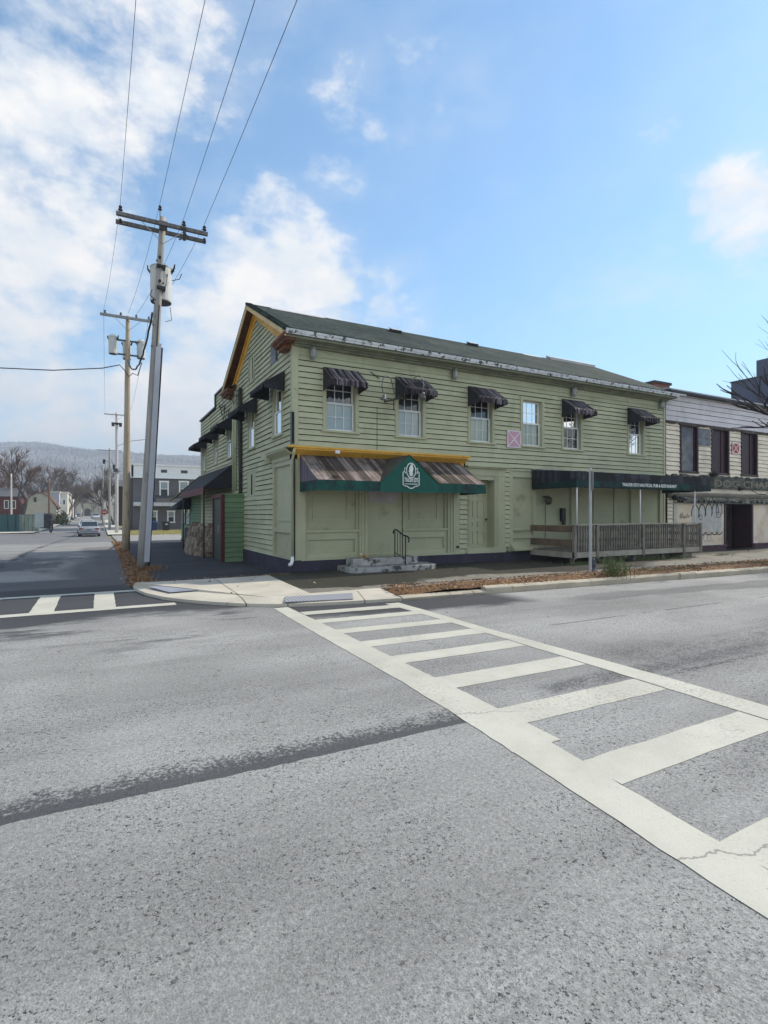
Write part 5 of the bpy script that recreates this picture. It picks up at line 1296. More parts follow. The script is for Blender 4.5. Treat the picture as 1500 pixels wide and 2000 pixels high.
# brick chimney at the junction of the two roofs
ch = thing('brick_chimney', (20.3, 4.4, 6.9), 'low red brick chimney behind the ridge between the two buildings', 'chimney')
def brick_mat(name, c1, c2):
    m, g, b = new_mat(name); n = g.N('ShaderNodeTexBrick'); n.inputs['Scale'].default_value = 4.5; n.inputs['Color1'].default_value = (*c1, 1); n.inputs['Color2'].default_value = (*c2, 1); n.inputs['Mortar'].default_value = (.2, .18, .16, 1); n.inputs['Mortar Size'].default_value = .02
    x, y, z = g.xyz(g.pos('geo')); g.nt.links.new(g.comb(x+y, z, 0), n.inputs['Vector']); finish(g, b, g.scale(n.outputs[0], g.noise(g.pos('geo'), 6, 4)*.8+.6), .9); return m
M_brick = brick_mat('red_brick', (.22, .055, .03), (.15, .04, .025))
mb = MB(); mb.box(19.7, 20.9, 4.0, 4.8, 6.6, 8.0); mb.build('stack', M_brick, ch); mb = MB(); mb.box(19.63, 20.97, 3.93, 4.87, 8.0, 8.12); mb.build('cap', pm('dark_brick_cap', (.06, .045, .04), rough=.9), ch)
# blue-grey house farther right
bb = thing('blue_grey_building', (32, 3, 0), 'dark blue-grey flat building with a tall stack rising behind the cream roof', 'building')
M_bluew = pm('slate_blue_wall', (.10, .115, .16), (.08, .09, .13), 1.2, .8, .1)
mb = MB(); mb.box(28, 44, .3, 5.0, 0, 9.15); mb.build('wall', M_bluew, bb); mb = MB(); mb.box(27.95, 44, .25, 5.05, 9.15, 9.22); mb.build('parapet', M_lead, bb)
mb = MB(); mb.box(28.02, 36, .4, 3.66, 9.22, 10.12); mb.build('stack', M_bluew, bb); mb = MB(); mb.box(28.3, 28.8, 2.4, 3.0, 10.12, 10.3); mb.box(28.2, 28.9, 2.3, 3.1, 10.36, 10.42); mb.build('chimney_pot', M_lead, bb)
# ------------------------------------------------------------------ utility poles and wires
def pole_mat(name, c1, c2):
    m, g, b = new_mat(name); p = g.pos('geo'); n = g.noise(p, 9, 5, .65, (1, 1, .07)); col = g.mix(n.ss(.3, .7), c1, c2)
    cr = g.noise(p, 30, 3, .7, (1, 1, .03), 7).ss(.62, .7); col = g.mix(cr*.7, col, (.03, .025, .02))
    x, y, z = g.xyz(p); st = g.noise(p, 3, 5, .7, (1, 1, .4), 3).ss(.56, .66); col = g.mix(st*.5, col, tuple(c*.45 for c in c1))
    finish(g, b, col, .9, n+cr*-.5, .5, .01); return m
M_pole1 = pole_mat('grey_pole_wood', (.26, .25, .24), (.38, .36, .33)); M_pole2 = pole_mat('tan_pole_wood', (.36, .29, .20), (.48, .40, .29))
M_porc = pm('brown_porcelain', (.035, .022, .018), rough=.2, bump=0); M_tank = pm('transformer_grey', (.58, .58, .55), (.50, .50, .48), 3, .45, .05, metal=0)
M_arm = pole_mat('dark_arm_wood', (.11, .10, .10), (.20, .19, .18))
def insulator(mb, x, y, z, s=1): mb.lathe((x, y, z), [(.014*s, 0), (.02*s, .05*s), (.07*s, .06*s), (.05*s, .10*s), (.02*s, .11*s), (.055*s, .14*s), (.035*s, .19*s), (0, .2*s)], 8)
def transformer(p, x, y, z, h, r, lean=0):
    mb = MB(); mb.lathe((x, y, z), [(r*.97, 0), (r, .03), (r, h-.03), (r*1.04, h-.02), (r*1.04, h), (r*.7, h+.07), (0, h+.08)], 20); mb.tube([(x, y, z+h+.05), (x, y, z+h+.12)], .03); t = mb.build('transformer', M_tank, p, smooth=False)
    mb = MB(); mb.lathe((x, y, z-.012), [(r*.96, 0), (r*.96, .012)], 20); mb.build('tank_base', M_lead, t)
    mb = MB(); 
    for a in (-.6, .6, 2.6): mb.tube([(x+r*math.cos(a)*1.0, y-r*.9*math.sin(a+1), z+h*.82), (x+r*math.cos(a)*1.35, y-r*math.sin(a+1), z+h*.95), (x+r*math.cos(a)*1.4, y-r*math.sin(a+1), z+h*1.06)], [.03, .028, .02], 6)
    mb.build('bushing', M_porc, t)
    return t
def pole(x, y, h, label, top=None, r=(.16, .10), mat=None, arm=None, extra=None):
    z0 = gz(y); t = thing('utility_pole', (x, y, z0), label, 'utility pole', 'utility poles along the side street'); top = top or (x, y)
    mb = MB(); mb.tube([(x+(top[0]-x)*k/8, y+(top[1]-y)*k/8, z0-.1+(h+.1)*k/8) for k in range(9)], [r[0]+(r[1]-r[0])*k/8+rnd.uniform(-.003, .003) for k in range(9)], 14); mb.build('shaft', mat or M_pole2, t, smooth=True)
    if arm:
        for dz, dy in ((arm[1], -.16),)+(((arm[1]-.08, .16),) if len(arm) > 3 else ()):
            mb = MB(); mb.box(top[0]-arm[2]/2+arm[0], top[0]+arm[2]/2+arm[0], top[1]+dy-.045, top[1]+dy+.045, z0+dz-.05, z0+dz+.05); mb.build('crossarm', M_arm if len(arm) > 3 else pm('light_arm_wood', (.34, .34, .33), (.26, .26, .26), 3), t)
        mb = MB(); s = arm[2]*.24
        for k in (-1, 1): mb.tube([(top[0]+k*s, top[1]-.15, z0+arm[1]-.05), (top[0], top[1]-.12, z0+arm[1]-.55)], .012, 4)
        mb.each('brace', M_grey, t)
    return t
p1top = (-2.66, 3.88)
P1 = pole(-3.23, 3.85, 10.24, 'tall grey leaning pole with double crossarm, grey transformer and pale conduit nearest the corner', p1top, (.140, .088), M_pole1, (0, 9.98, 2.46, 2))
mb = MB()
for x in (-3.78, -1.52): insulator(mb, x, 3.72, 10.03, .95); insulator(mb, x, 3.74, 9.70, .8)
insulator(mb, -2.10, 3.73, 10.03, .95); insulator(mb, -2.74, 3.88, 10.40, .9); mb.tube([(-2.74, 3.88, 10.1), (-2.74, 3.88, 10.45)], .012)
mb.each('insulator', M_porc, P1)
mb = MB(); mb.box(-2.14, -2.06, 3.62, 3.70, 9.62, 9.98); mb.tube([(-2.2, 3.64, 10.0), (-2.0, 3.64, 9.72), (-2.25, 3.66, 9.6)], .02, 5); mb.box(-2.78, -2.56, 3.70, 3.76, 9.80, 10.06); mb.build('cutout', M_porc, P1)
# transformer on the far side of the shaft
t = transformer(P1, -2.68, 4.22, 7.88, 1.02, .30)
mb = MB(); mb.box(-2.84, -2.60, 3.72, 4.05, 8.72, 8.80); mb.box(-2.84, -2.60, 3.72, 4.05, 8.10, 8.18)
for z in (9.0, 8.76, 8.12, 8.32): mb.lathe((-2.76, 3.73, z), [(.04, -.04), (.05, 0), (.03, .03)], 6, axis='y')
mb.tube([(-2.52, 4.0, 8.7), (-2.6, 3.72, 8.2), (-2.72, 3.7, 7.9)], .014, 4); mb.tube([(-2.95, 3.9, 8.1), (-3.0, 3.85, 7.9), (-2.85, 3.8, 7.75)], .014, 4)
mb.tube([(-2.45, 4.0, 7.7), (-2.42, 3.9, 7.3), (-2.6, 3.85, 7.2)], .01, 4); mb.tube([(-2.4, 4.0, 8.5), (-2.2, 3.9, 8.55), (-2.15, 3.85, 8.7)], .012, 4)
mb.build('bracket', M_black, P1)
def lx1(z): return -3.23+(p1top[0]+3.23)*z/10.24
mb = MB(); za, zb_ = .22, 6.5
mb.prism([(lx1(za)+.035, 3.655, za), (lx1(za)+.18, 3.675, za), (lx1(zb_)+.155, 3.695, zb_), (lx1(zb_)+.01, 3.675, zb_)], (0, .05, 0))
mb.build('conduit_cover', pm('pale_grey_pvc', (.47, .49, .56), (.42, .44, .50), 1.5, .5, .05), P1)
mb = MB(); mb.tube([(lx1(z)+.175, 3.76, z) for z in (.1, 1.5, 3, 4.5, 6.4)], .030, 6); mb.tube([(lx1(z)+.03, 3.68, z) for z in (6.4, 7, 7.6)], .02, 5); mb.build('ground_cable', M_black, P1)
mb = MB()
for i in range(14): z = .8+i*.62; a = rnd.choice((-1, 1)); mb.box(lx1(z)-.10*a-.02, lx1(z)-.10*a+.02, 3.70, 3.74, z, z+.05)
mb.each('staple', M_lead, P1)
P2 = pole(-3.30, 12.6, 10.1, 'tan second pole with single crossarm and three transformers behind the leaning grey pole', (-3.22, 12.6), (.165, .088), M_pole2, (0, 9.98, 2.14))
for x, y in ((-3.80, 12.5), (-3.24, 13.1), (-2.70, 12.7)): transformer(P2, x, y, 8.38, .72, .17)
mb = MB(); mb.box(-3.8, -2.7, 12.55, 12.62, 9.0, 9.06); mb.box(-3.7, -2.8, 12.55, 12.62, 8.4, 8.46)
for x in (-4.1, -3.5, -2.9, -2.4): insulator(mb, x, 12.5, 10.04, .8)
mb.build('transformer_rack', M_lead, P2)
P3p = (-2.52, 52.0)
def simple_pole(px, D, topy, label, armw=None, mat=None, r=(.16, .10), lamp=False, parts=True):
    P = at(px, D); h = hz(topy, D)-gz(P.y); t = pole(P.x, P.y, h, label, None, r, mat or M_pole2, (0, h-.25, armw) if armw else None)
    return t, P, h
t3, P3, h3 = simple_pole(228, 57, 806, 'pale third pole with thin crossarm and lamp bracket left of the grey house', 2.4, pole_mat('pale_pole_wood', (.46, .44, .41), (.60, .57, .53)), (.17, .13))
mb = MB(); z = gz(P3.y)+h3; mb.tube([(P3.x, P3.y-.1, z-3.6), (P3.x+1.2, P3.y-.3, z-3.0), (P3.x+3.0, P3.y-.6, z-2.7)], .035, 5); mb.box(P3.x+2.9, P3.x+3.5, P3.y-.7, P3.y-.5, z-2.75, z-2.65); mb.build('lamp_arm', M_grey, t3)
mb = MB(); mb.box(P3.x-.5, P3.x+.5, P3.y-.25, P3.y-.15, z-1.3, z-1.1); mb.lathe((P3.x-.35, P3.y-.2, z-1.5), [(.14, 0), (.14, .4)], 8); mb.lathe((P3.x+.35, P3.y-.2, z-1.5), [(.14, 0), (.14, .4)], 8); mb.lathe((P3.x, P3.y-.2, z-6.3), [(.4, 0), (.25, .2), (.05, .35)], 10); mb.build('fixture', M_black, t3)
t4, P4, h4 = simple_pole(214, 66, 876, 'grey fourth pole with dark crossarm and hanging signals', 2.7, M_pole1, (.15, .10))
mb = MB(); z = gz(P4.y)+h4; mb.lathe((P4.x-.6, P4.y, z-1.9), [(.14, 0), (.16, .5), (.1, .55)], 8); mb.lathe((P4.x+.5, P4.y, z-2.6), [(.14, 0), (.16, .6), (.1, .65)], 8); mb.tube([(P4.x-.6, P4.y, z-1.4), (P4.x+.5, P4.y, z-1.9), (P4.x, P4.y, z-1.2)], .03, 4); mb.build('signal', M_black, t4)
t5, P5, h5 = simple_pole(201, 90, 908, 'slim pale pole left of the stop sign', None, M_pole1, (.15, .09))
t6, P6, h6 = simple_pole(198, 130, 935, 'faint distant pole at the end of the row', None, M_pole1, (.18, .12))
t7, P7, h7 = simple_pole(22, 80, 925, 'thin leaning pole with curved lamp arm in front of the red house', None, pole_mat('white_pole_wood', (.50, .46, .42), (.60, .56, .50)), (.16, .10))
mb = MB(); z = gz(P7.y)+h7; mb.tube([(P7.x, P7.y, z-.6), (P7.x+.5, P7.y-.6, z-.3), (P7.x+1.2, P7.y-1.2, z-.5)], .03, 4); mb.build('lamp_arm', M_grey, t7)
t8, P8, h8 = simple_pole(96, 85, 940, 'short rust brown pole beside the cream gambrel house', None, pole_mat('rust_pole_wood', (.14, .075, .045), (.20, .10, .06)), (.18, .13))

M_wire = pm('power_wire', (.05, .05, .055), rough=.6, bump=0)
def wire(a, b, sag, label, r=.009, n=28, group='power lines over the side street'):
    a, b = Vector(a), Vector(b); mb = MB(); mb.tube([a.lerp(b, i/n)-Vector((0, 0, sag*4*(i/n)*(1-i/n))) for i in range(n+1)], r, 4, caps=False)
    return solo(mb, 'power_line', M_wire, label, 'wire', group)
near = [(-3.78, 3.74, 10.30), (-2.74, 3.88, 10.64), (-2.10, 3.75, 10.31), (-1.52, 3.74, 10.28)]
nm = ['leftmost', 'second from left', 'third from left', 'rightmost']
for i, (x, y, z) in enumerate(near): wire((x, y, z), (x+.04, -40, z+.6), 1.0, 'power line from leaning pole to the top edge, %s of the four' % nm[i], .0062)
for i, (x, y, z) in enumerate(near):
    x2 = (-4.15, -3.22, -2.9, -2.4)[i]; wire((x, y, z), (x2, 12.5, 10.2), .25, 'thin wire between the leaning pole and the tan pole, %s of the four' % nm[i], .0055)
for i, x2 in enumerate((-4.15, -2.4)):
    wire((x2, 12.5, 10.2), (P3.x+(-1.1, 1.1)[i], P3.y, gz(P3.y)+h3-.1), .8, 'faint wire from the tan pole to the pale third pole, %s one' % ('left', 'right')[i], .008)
a_ = Vector((-2.96, 3.7, 7.34)); b_ = Vector((-3.24, 12.4, 8.15)); mb = MB(); n = 20
mb.tube([a_.lerp(b_, i/n)-Vector((0, 0, .9*4*(i/n)*(1-i/n)))+Vector((.012*math.sin(i*2.3), 0, .012*math.cos(i*1.9))) for i in range(n+1)], .028, 6)
solo(mb, 'telephone_cable', M_wire, 'thick dark twisted cable sagging from the leaning pole to the tan pole', 'wire', smooth=True)
mb = MB(); c_ = [Vector((-2.68, 12.5, 8.15)), Vector((-2.85, 12.4, 7.55)), Vector((-3.05, 12.4, 7.62)), Vector((-3.2, 12.35, 7.45)), Vector((-3.36, 12.35, 7.7)), Vector((-3.55, 12.4, 7.92)), Vector((-4.2, 12.5, 7.72)), Vector((-6, 12.9, 7.5)), Vector((-9, 13.2, 7.35)), Vector((-16, 14, 7.5))]
mb.tube(c_, .022, 6); solo(mb, 'service_cable', M_wire, 'dark cable running left from the tan pole out of the picture', 'wire', smooth=True)

# ------------------------------------------------------------------ things on the planting strip
sgp = thing('sign_post', (6.55, -3.55, .13), 'tall perforated galvanised sign post with its blade seen edge-on at the kerb', 'sign post')
mb = MB(); mb.box(6.53, 6.58, -3.575, -3.535, .1, 2.74); mb.box(6.521, 6.589, -3.535, -3.53, .1, 2.74)
mb.build('post', pm('pale_zinc_post', (.52, .54, .55), (.42, .44, .45), 8, .5, .1), sgp)
mb = MB()
for i in range(50): mb.box(6.547, 6.563, -3.5765, -3.575, .2+i*.05, .215+i*.05)
mb.build('hole', M_dark, sgp)
B0 = Vector((6.56, -3.60, 2.42)); dv = (Vector((6.56, -3.6, 0))-Vector((CAM.x, CAM.y, 0))).normalized(); dv = Vector((dv.x*math.cos(.15)-dv.y*math.sin(.15), dv.x*math.sin(.15)+dv.y*math.cos(.15), 0))
nn = Vector((-dv.y, dv.x, 0))*.004
mb = MB(); q = [B0-dv*.16, B0+dv*.16]; mb.prism([q[0]-nn+Vector((0, 0, -.24)), q[1]-nn+Vector((0, 0, -.24)), q[1]-nn+Vector((0, 0, .24)), q[0]-nn+Vector((0, 0, .24))], nn*2); mb.build('sign_blade', pm('sign_back', (.45, .47, .47), rough=.4, metal=.3), sgp)
mb = MB(); mb.lathe((6.78, -3.45, .13), [(.07, 0), (.07, .04), (.05, .05), (.05, .14), (.062, .15), (.062, .20), (.04, .25), (.05, .27), (.03, .33), (0, .34)], 12); mb.tube([(6.71, -3.47, .31), (6.86, -3.43, .31)], .022, 8)
solo(mb, 'standpipe', pm('blue_grey_iron', (.06, .075, .11), rough=.5), 'small dark capped standpipe beside the sign post', 'standpipe', smooth=True)
# weedy bush at the kerb
bush = thing('weedy_bush', (6.35, -4.45, .13), 'bushy green weed growing over the kerb right of the sign post', 'bush')
ms = MB(); ml = MB()
for q in range(70):
    a = rnd.uniform(0, 6.28); x0_, y0_ = 6.35+rnd.gauss(0, .16), -4.45+rnd.gauss(0, .14); h = rnd.uniform(.18, .52); sp_ = rnd.uniform(.05, .30)
    P = [Vector((x0_+sp_*math.cos(a)*t*t, y0_+sp_*math.sin(a)*t*t, .12+h*t)) for t in (0, .25, .5, .75, 1)]
    ms.tube(P, [.006, .005, .004, .003, .002], 3)
    for u in range(26):
        t = rnd.uniform(.2, 1); i = min(3, int(t*4)); c = P[i].lerp(P[i+1], t*4-i); d = Vector((rnd.gauss(0, 1), rnd.gauss(0, 1), rnd.uniform(.1, 1.2))).normalized()*rnd.uniform(.03, .06); s_ = d.cross(Vector((rnd.gauss(0, 1), rnd.gauss(0, 1), rnd.gauss(0, 1)))).normalized()*.006
        ml.add([c, c+d*.5+s_, c+d, c+d*.5-s_], [(0, 1, 2, 3)])
ms.build('stem', pm('weed_stem', (.10, .11, .04), rough=.8), bush, recalc=False)
m, g_, b2_ = new_mat('weed_leaf'); i = g_.island(); finish(g_, b2_, g_.mix(i, (.05, .09, .02), (.16, .20, .05)), .8); ml.build('foliage', m, bush, recalc=False)
# tufts behind the kerb
mb = MB()
for _ in range(1500):
    x = rnd.choice((9.3, 11.2, 8.0, 12.6, 15.0))+rnd.gauss(0, .35); y = rnd.choice((-1.95, -4.3))+rnd.gauss(0, .06); h = rnd.uniform(.04, .14)
    mb.add([(x-.006, y, .13), (x+.006, y, .13), (x+rnd.gauss(0, .04), y+rnd.gauss(0, .03), .13+h)], [(0, 1, 2)])
tag(mb.build('weed_tufts', m, recalc=False), 'small green weed tufts along the kerb and ramp foot', 'weeds', kind='stuff')

# ------------------------------------------------------------------ bare trees
M_bark = pm('dark_bark', (.035, .028, .024), (.06, .05, .042), 9, .9, .4, (1, 1, .3)); 
def bare_tree(name, x, y, z, label, h, r0, lean, seed, mats, depth=5, spread=.55, twigr=.006, twig_n=5, sides=6, bias=None, twl=.5, first=None, group=None):
    r_ = random.Random(seed); t = thing(name, (x, y, z), label, 'tree', group); L = MB(); T = MB(); trunk = MB()
    def grow(p, d, ln, r, k):
        n = 4; pts = [p]; q = p; dd = d
        for i in range(n):
            dd = (dd+Vector((r_.gauss(0, .10), r_.gauss(0, .10), r_.gauss(0, .06)+.03))).normalized(); q = q+dd*ln/n; pts.append(q)
        rs = [r*(1-.40*i/n) for i in range(n+1)]
        (trunk if k == depth else (L if k > 1 else T)).tube(pts, rs, sides if k > 2 else 3, caps=False)
        if k == 0: return
        nb_ = r_.choice((2, 3)) if k > 2 else twig_n
        for b_ in range(nb_):
            f = r_.uniform(.35, 1) if b_ else 1; i = min(n-1, int(f*n)); s = pts[i].lerp(pts[i+1], f*n-i) if f < 1 else pts[-1]
            ax = Vector((r_.gauss(0, 1), r_.gauss(0, 1), r_.gauss(0, .6))).normalized(); nd = (dd+ax*spread+(bias or Vector())*.12).normalized()
            grow(s, nd, ln*r_.uniform(.6, .85)*(twl/.5 if k <= 1 else 1), max(twigr, r*.58), k-1)
    d0 = Vector(lean).normalized()
    grow(Vector((x, y, z-.1)), d0, h*.34, r0, depth)
    if first:
        for (p, d, ln, r, k) in first: grow(Vector(p), Vector(d).normalized(), ln, r, k)
    trunk.build('trunk', mats[0], t, smooth=True); L.build('limbs', mats[0], t, smooth=True); T.build('twigs', mats[1], t, recalc=False)
    return t
M_twig = pm('dark_twigs', (.045, .038, .034), rough=.9, bump=0); M_rust = pm('rusty_twigs', (.15, .08, .055), (.11, .065, .05), 1, .95, 0); M_gtw = pm('grey_brown_twigs', (.14, .115, .10), (.10, .085, .075), 1, .95, 0)
tx, ty = 17.3, -4.1
camR = Vector((.8834, -.4686, 0))
bare_tree('street_tree', tx, ty, .13, 'dark bare street tree reaching in from the right edge in front of the cream building', 7, .20, (.12, 0, 1), 5, (M_bark, M_twig), 4, .42, .004, 4, twl=.45,
          first=[((tx, ty, 3.7), -camR+Vector((0, 0, .40)), 1.9, .12, 3), ((tx, ty, 3.4), -camR*1.0+Vector((.2, .25, .95)), 1.9, .05, 3), ((tx, ty, 4.3), -camR*1.0+Vector((0, -.1, 1.5)), 2.0, .04, 3)])
# leaning dark tree by the cream gambrel house and the brown crowns behind
P = at(38, 86); bare_tree('bare_tree', P.x, P.y, gz(P.y), 'dark leaning bare tree with rusty crown in front of the cream gambrel house', 13, .42, (.42, .1, 1), 11, (M_bark, M_rust), 6, .50, .025, 5, sides=5, twl=.6, group='bare trees along the side street')
spec = [(20, 110, 12, M_rust, 'rusty brown bare tree above the red house roof'), (120, 135, 13, M_gtw, 'grey bare tree above the white gabled houses'), (146, 150, 12, M_gtw, 'grey brown bare tree left of the street end'),
        (-30, 105, 12, M_rust, 'rusty bare tree cut by the left edge'), (75, 120, 13, M_gtw, 'brown bare tree behind the cream gambrel house'), (218, 130, 12, M_gtw, 'grey bare tree behind the row of poles'), (160, 210, 11, M_gtw, 'small bare tree beside the arched stone building'), (243, 110, 9, M_gtw, 'bare tree behind the dark end of the grey house')]
for px, D, h, mt, l in ((2, 100, 11, M_rust, 'rusty bare tree rising behind the left end of the red house'), (104, 118, 14, M_gtw, 'tall grey bare tree right behind the narrow pale house'), (88, 128, 15, M_rust, 'rusty bare tree above the gambrel roof'), (132, 118, 11, M_gtw, 'grey bare tree beside the tall cream house'), (176, 260, 13, M_gtw, 'grey bare tree behind the billboard'), (212, 150, 13, M_rust, 'rusty bare tree above the pale row house'), (222, 92, 8, M_gtw, 'low bare tree in front of the small pale porch')): spec.append((px, D, h, mt, l))
for i in range(16):
    px = rnd.choice((rnd.uniform(-20, 165), rnd.uniform(205, 300))); spec.append((px, rnd.uniform(190, 330), rnd.uniform(11, 17), rnd.choice((M_rust, M_gtw, M_gtw)), None))
used = {}
for i, (px, D, h, mt, l) in enumerate(spec):
    if l is None:
        k = ('behind the red house' if px < 25 else 'behind the cream gambrel house' if px < 95 else 'behind the white houses' if px < 125 else 'at the left of the street end' if px < 170 else 'between the poles' if px < 262 else 'above the grey house')
        used[k] = used.get(k, 0)+1; l = '%s bare tree up the valley %s%s' % ('rusty' if mt is M_rust else 'hazy grey', k, ('', ', deeper one', ', third deeper', ', fourth deeper', ', fifth deeper', ', sixth deeper')[min(5, used[k]-1)])
    P = at(px, D); bare_tree('bare_tree', P.x, P.y, gz(P.y), l, h, .3, (rnd.gauss(0, .1), 0, 1), 20+i, (M_bark if i < 2 else M_gtw, mt), 5, .6, .03, 6, sides=4, twl=.65, group='bare trees along the side street')

# ------------------------------------------------------------------ grey house with white frieze
GHY = 62; gh = thing('grey_house', (2, GHY, -.6), 'dark grey two storey house with white frieze and white framed windows behind the lot', 'house')
M_gh = pm('grey_stucco', (.125, .118, .125), (.105, .10, .11), .8, .85, .1); M_gside = pm('dark_side_wall', (.035, .018, .02), (.05, .025, .025), 1, .9)
gx0, gx1 = -.55, 13
mb = MB(); mb.box(gx0, gx1, GHY, GHY+14, -1, 6.6); mb.build('wall', M_gh, gh)
mb = MB(); mb.box(gx0-.06, gx0-.01, GHY+1.6, GHY+14, -1, 6.3); mb.build('dark_side_sheet', M_gside, gh)  # dark sheet over the left wall, front strip left bare
mb = MB(); mb.box(gx0-.25, gx1, GHY-.2, GHY-.01, 6.25, 7.75); mb.box(gx0-.35, gx1, GHY-.35, GHY+.1, 7.75, 7.95); mb.box(gx0-.3, gx1, GHY-.28, GHY-.01, 6.15, 6.25); mb.box(gx0-.35, gx0-.01, GHY-.2, GHY+1.4, 6.25, 7.95); mb.build('frieze', M_white, gh)
mb = MB(); mb.prism([(gx0-.3, GHY-.3, 7.95), (gx0-.3, GHY+14, 7.95), (gx0-.3, GHY+7, 8.9)], (14, 0, 0)); mb.build('roof', pm('grey_roof', (.22, .23, .25), rough=.8), gh)
def gwin(a0, a1, z0, z1, lower=M_roomdark, upper=M_blindA, fr=.16):
    mb = MB(); T = lambda a, n, z: (a, GHY-n, z)
    for q in ((a0-fr, a0, z0, z1), (a1, a1+fr, z0, z1), (a0-fr-.05, a1+fr+.05, z1, z1+fr+.05), (a0-fr-.06, a1+fr+.06, z0-.14, z0)): tb(mb, T, q[0], q[1], .0, .08, q[2], q[3])
    tb(mb, T, a0, a1, .0, .05, (z0+z1)/2-.03, (z0+z1)/2+.03); f = mb.build('window', M_white, gh)
    mb = MB(); tb(mb, T, a0, a1, .001, .02, z0, (z0+z1)/2-.03); mb.build('pane', lower, f); mb = MB(); tb(mb, T, a0, a1, .001, .02, (z0+z1)/2+.03, z1); mb.build('pane', upper, f)
M_gd = pm('dark_pane', (.035, .045, .05), rough=.15, bump=0); M_gl = pm('pale_pane', (.33, .38, .40), rough=.15, bump=0)
for px0, px1, py0, py1 in ((314, 327, 942, 968), (352, 366, 942, 968), (295, 305, 1000, 1019), (329, 339, 1000, 1019), (388, 402, 942, 968)):
    a0, a1 = [ (lambda r: (lambda k: CAM.x+k*r[0])((GHY-CAM.y)/r[1]))(((q-750)/1045*.8834+.4686, -(q-750)/1045*.4686+.8834)) for q in (px0, px1)]
    D = (GHY-CAM.y)/(-(px0-750)/1045*.4686+.8834); gwin(a0, a1, hz(py1, D), hz(py0, D), M_gd, M_gl)
for px0, px1 in ((314, 326), (353, 366)):
    a0, a1 = [ (lambda r: (lambda k: CAM.x+k*r[0])((GHY-CAM.y)/r[1]))(((q-750)/1045*.8834+.4686, -(q-750)/1045*.4686+.8834)) for q in (px0, px1)]
    mb = MB(); mb.box(a0, a1, GHY-.215, GHY-.2, 6.9, 7.3); mb.build('attic_pane', M_gd, gh)
mb = MB(); mb.prism([(2.0, GHY-1.6, 3.0), (2.0, GHY-.01, 3.0), (2.0, GHY-.01, 4.0)], (8, 0, 0)); mb.build('porch_roof', pm('dark_porch_roof', (.045, .05, .05), rough=.9), gh)
mb = MB(); mb.box(gx0-.02, 8, GHY-1.7, GHY-.01, 2.55, 3.0); mb.box(gx0, gx0+3, GHY-1.2, GHY-.01, 3.0, 3.05); mb.build('porch_fascia', pm('white_fascia', (.55, .56, .57), rough=.7), gh)
for px, c, l in ((300, pm('blue_plastic', (.012, .045, .16), rough=.45), 'blue wheeled bin against the grey house'), (324, pm('black_plastic', (.015, .015, .018), rough=.45), 'black wheeled bin with white mark against the grey house')):
    P = at(px, 66); b0 = thing('wheeled_bin', (P.x, P.y, gz(P.y)), l, 'bin', 'wheeled bins by the grey house'); z = gz(P.y)-.02; w_ = .42
    mb = MB(); mb.add([(P.x-w_*.8, P.y-.3, z), (P.x+w_*.8, P.y-.3, z), (P.x+w_*.8, P.y+.3, z), (P.x-w_*.8, P.y+.3, z), (P.x-w_, P.y-.4, z+1.05), (P.x+w_, P.y-.4, z+1.05), (P.x+w_, P.y+.4, z+1.05), (P.x-w_, P.y+.4, z+1.05)], [(3, 2, 1, 0), (4, 5, 6, 7), (0, 1, 5, 4), (1, 2, 6, 5), (2, 3, 7, 6), (3, 0, 4, 7)]); mb.build('body', c, b0, bevel=.03)
    mb = MB(); mb.prism([(P.x-w_-.03, P.y-.45, z+1.06), (P.x+w_+.03, P.y-.45, z+1.06), (P.x+w_+.03, P.y+.42, z+1.16), (P.x-w_-.03, P.y+.42, z+1.16)], (0, 0, .05)); mb.build('lid', c, b0, bevel=.02)
    if px == 324: mb = MB(); mb.box(P.x-.12, P.x+.2, P.y-.395, P.y-.385, z+.78, z+.88); mb.build('sticker', M_white, b0)
    mb = MB(); 
    for s_ in (-1, 1): mb.lathe((P.x+s_*w_*.7, P.y+.3, z+.1), [(.1, -.03), (.1, .03)], 10, axis='x')
    mb.build('wheel', M_dark, b0)

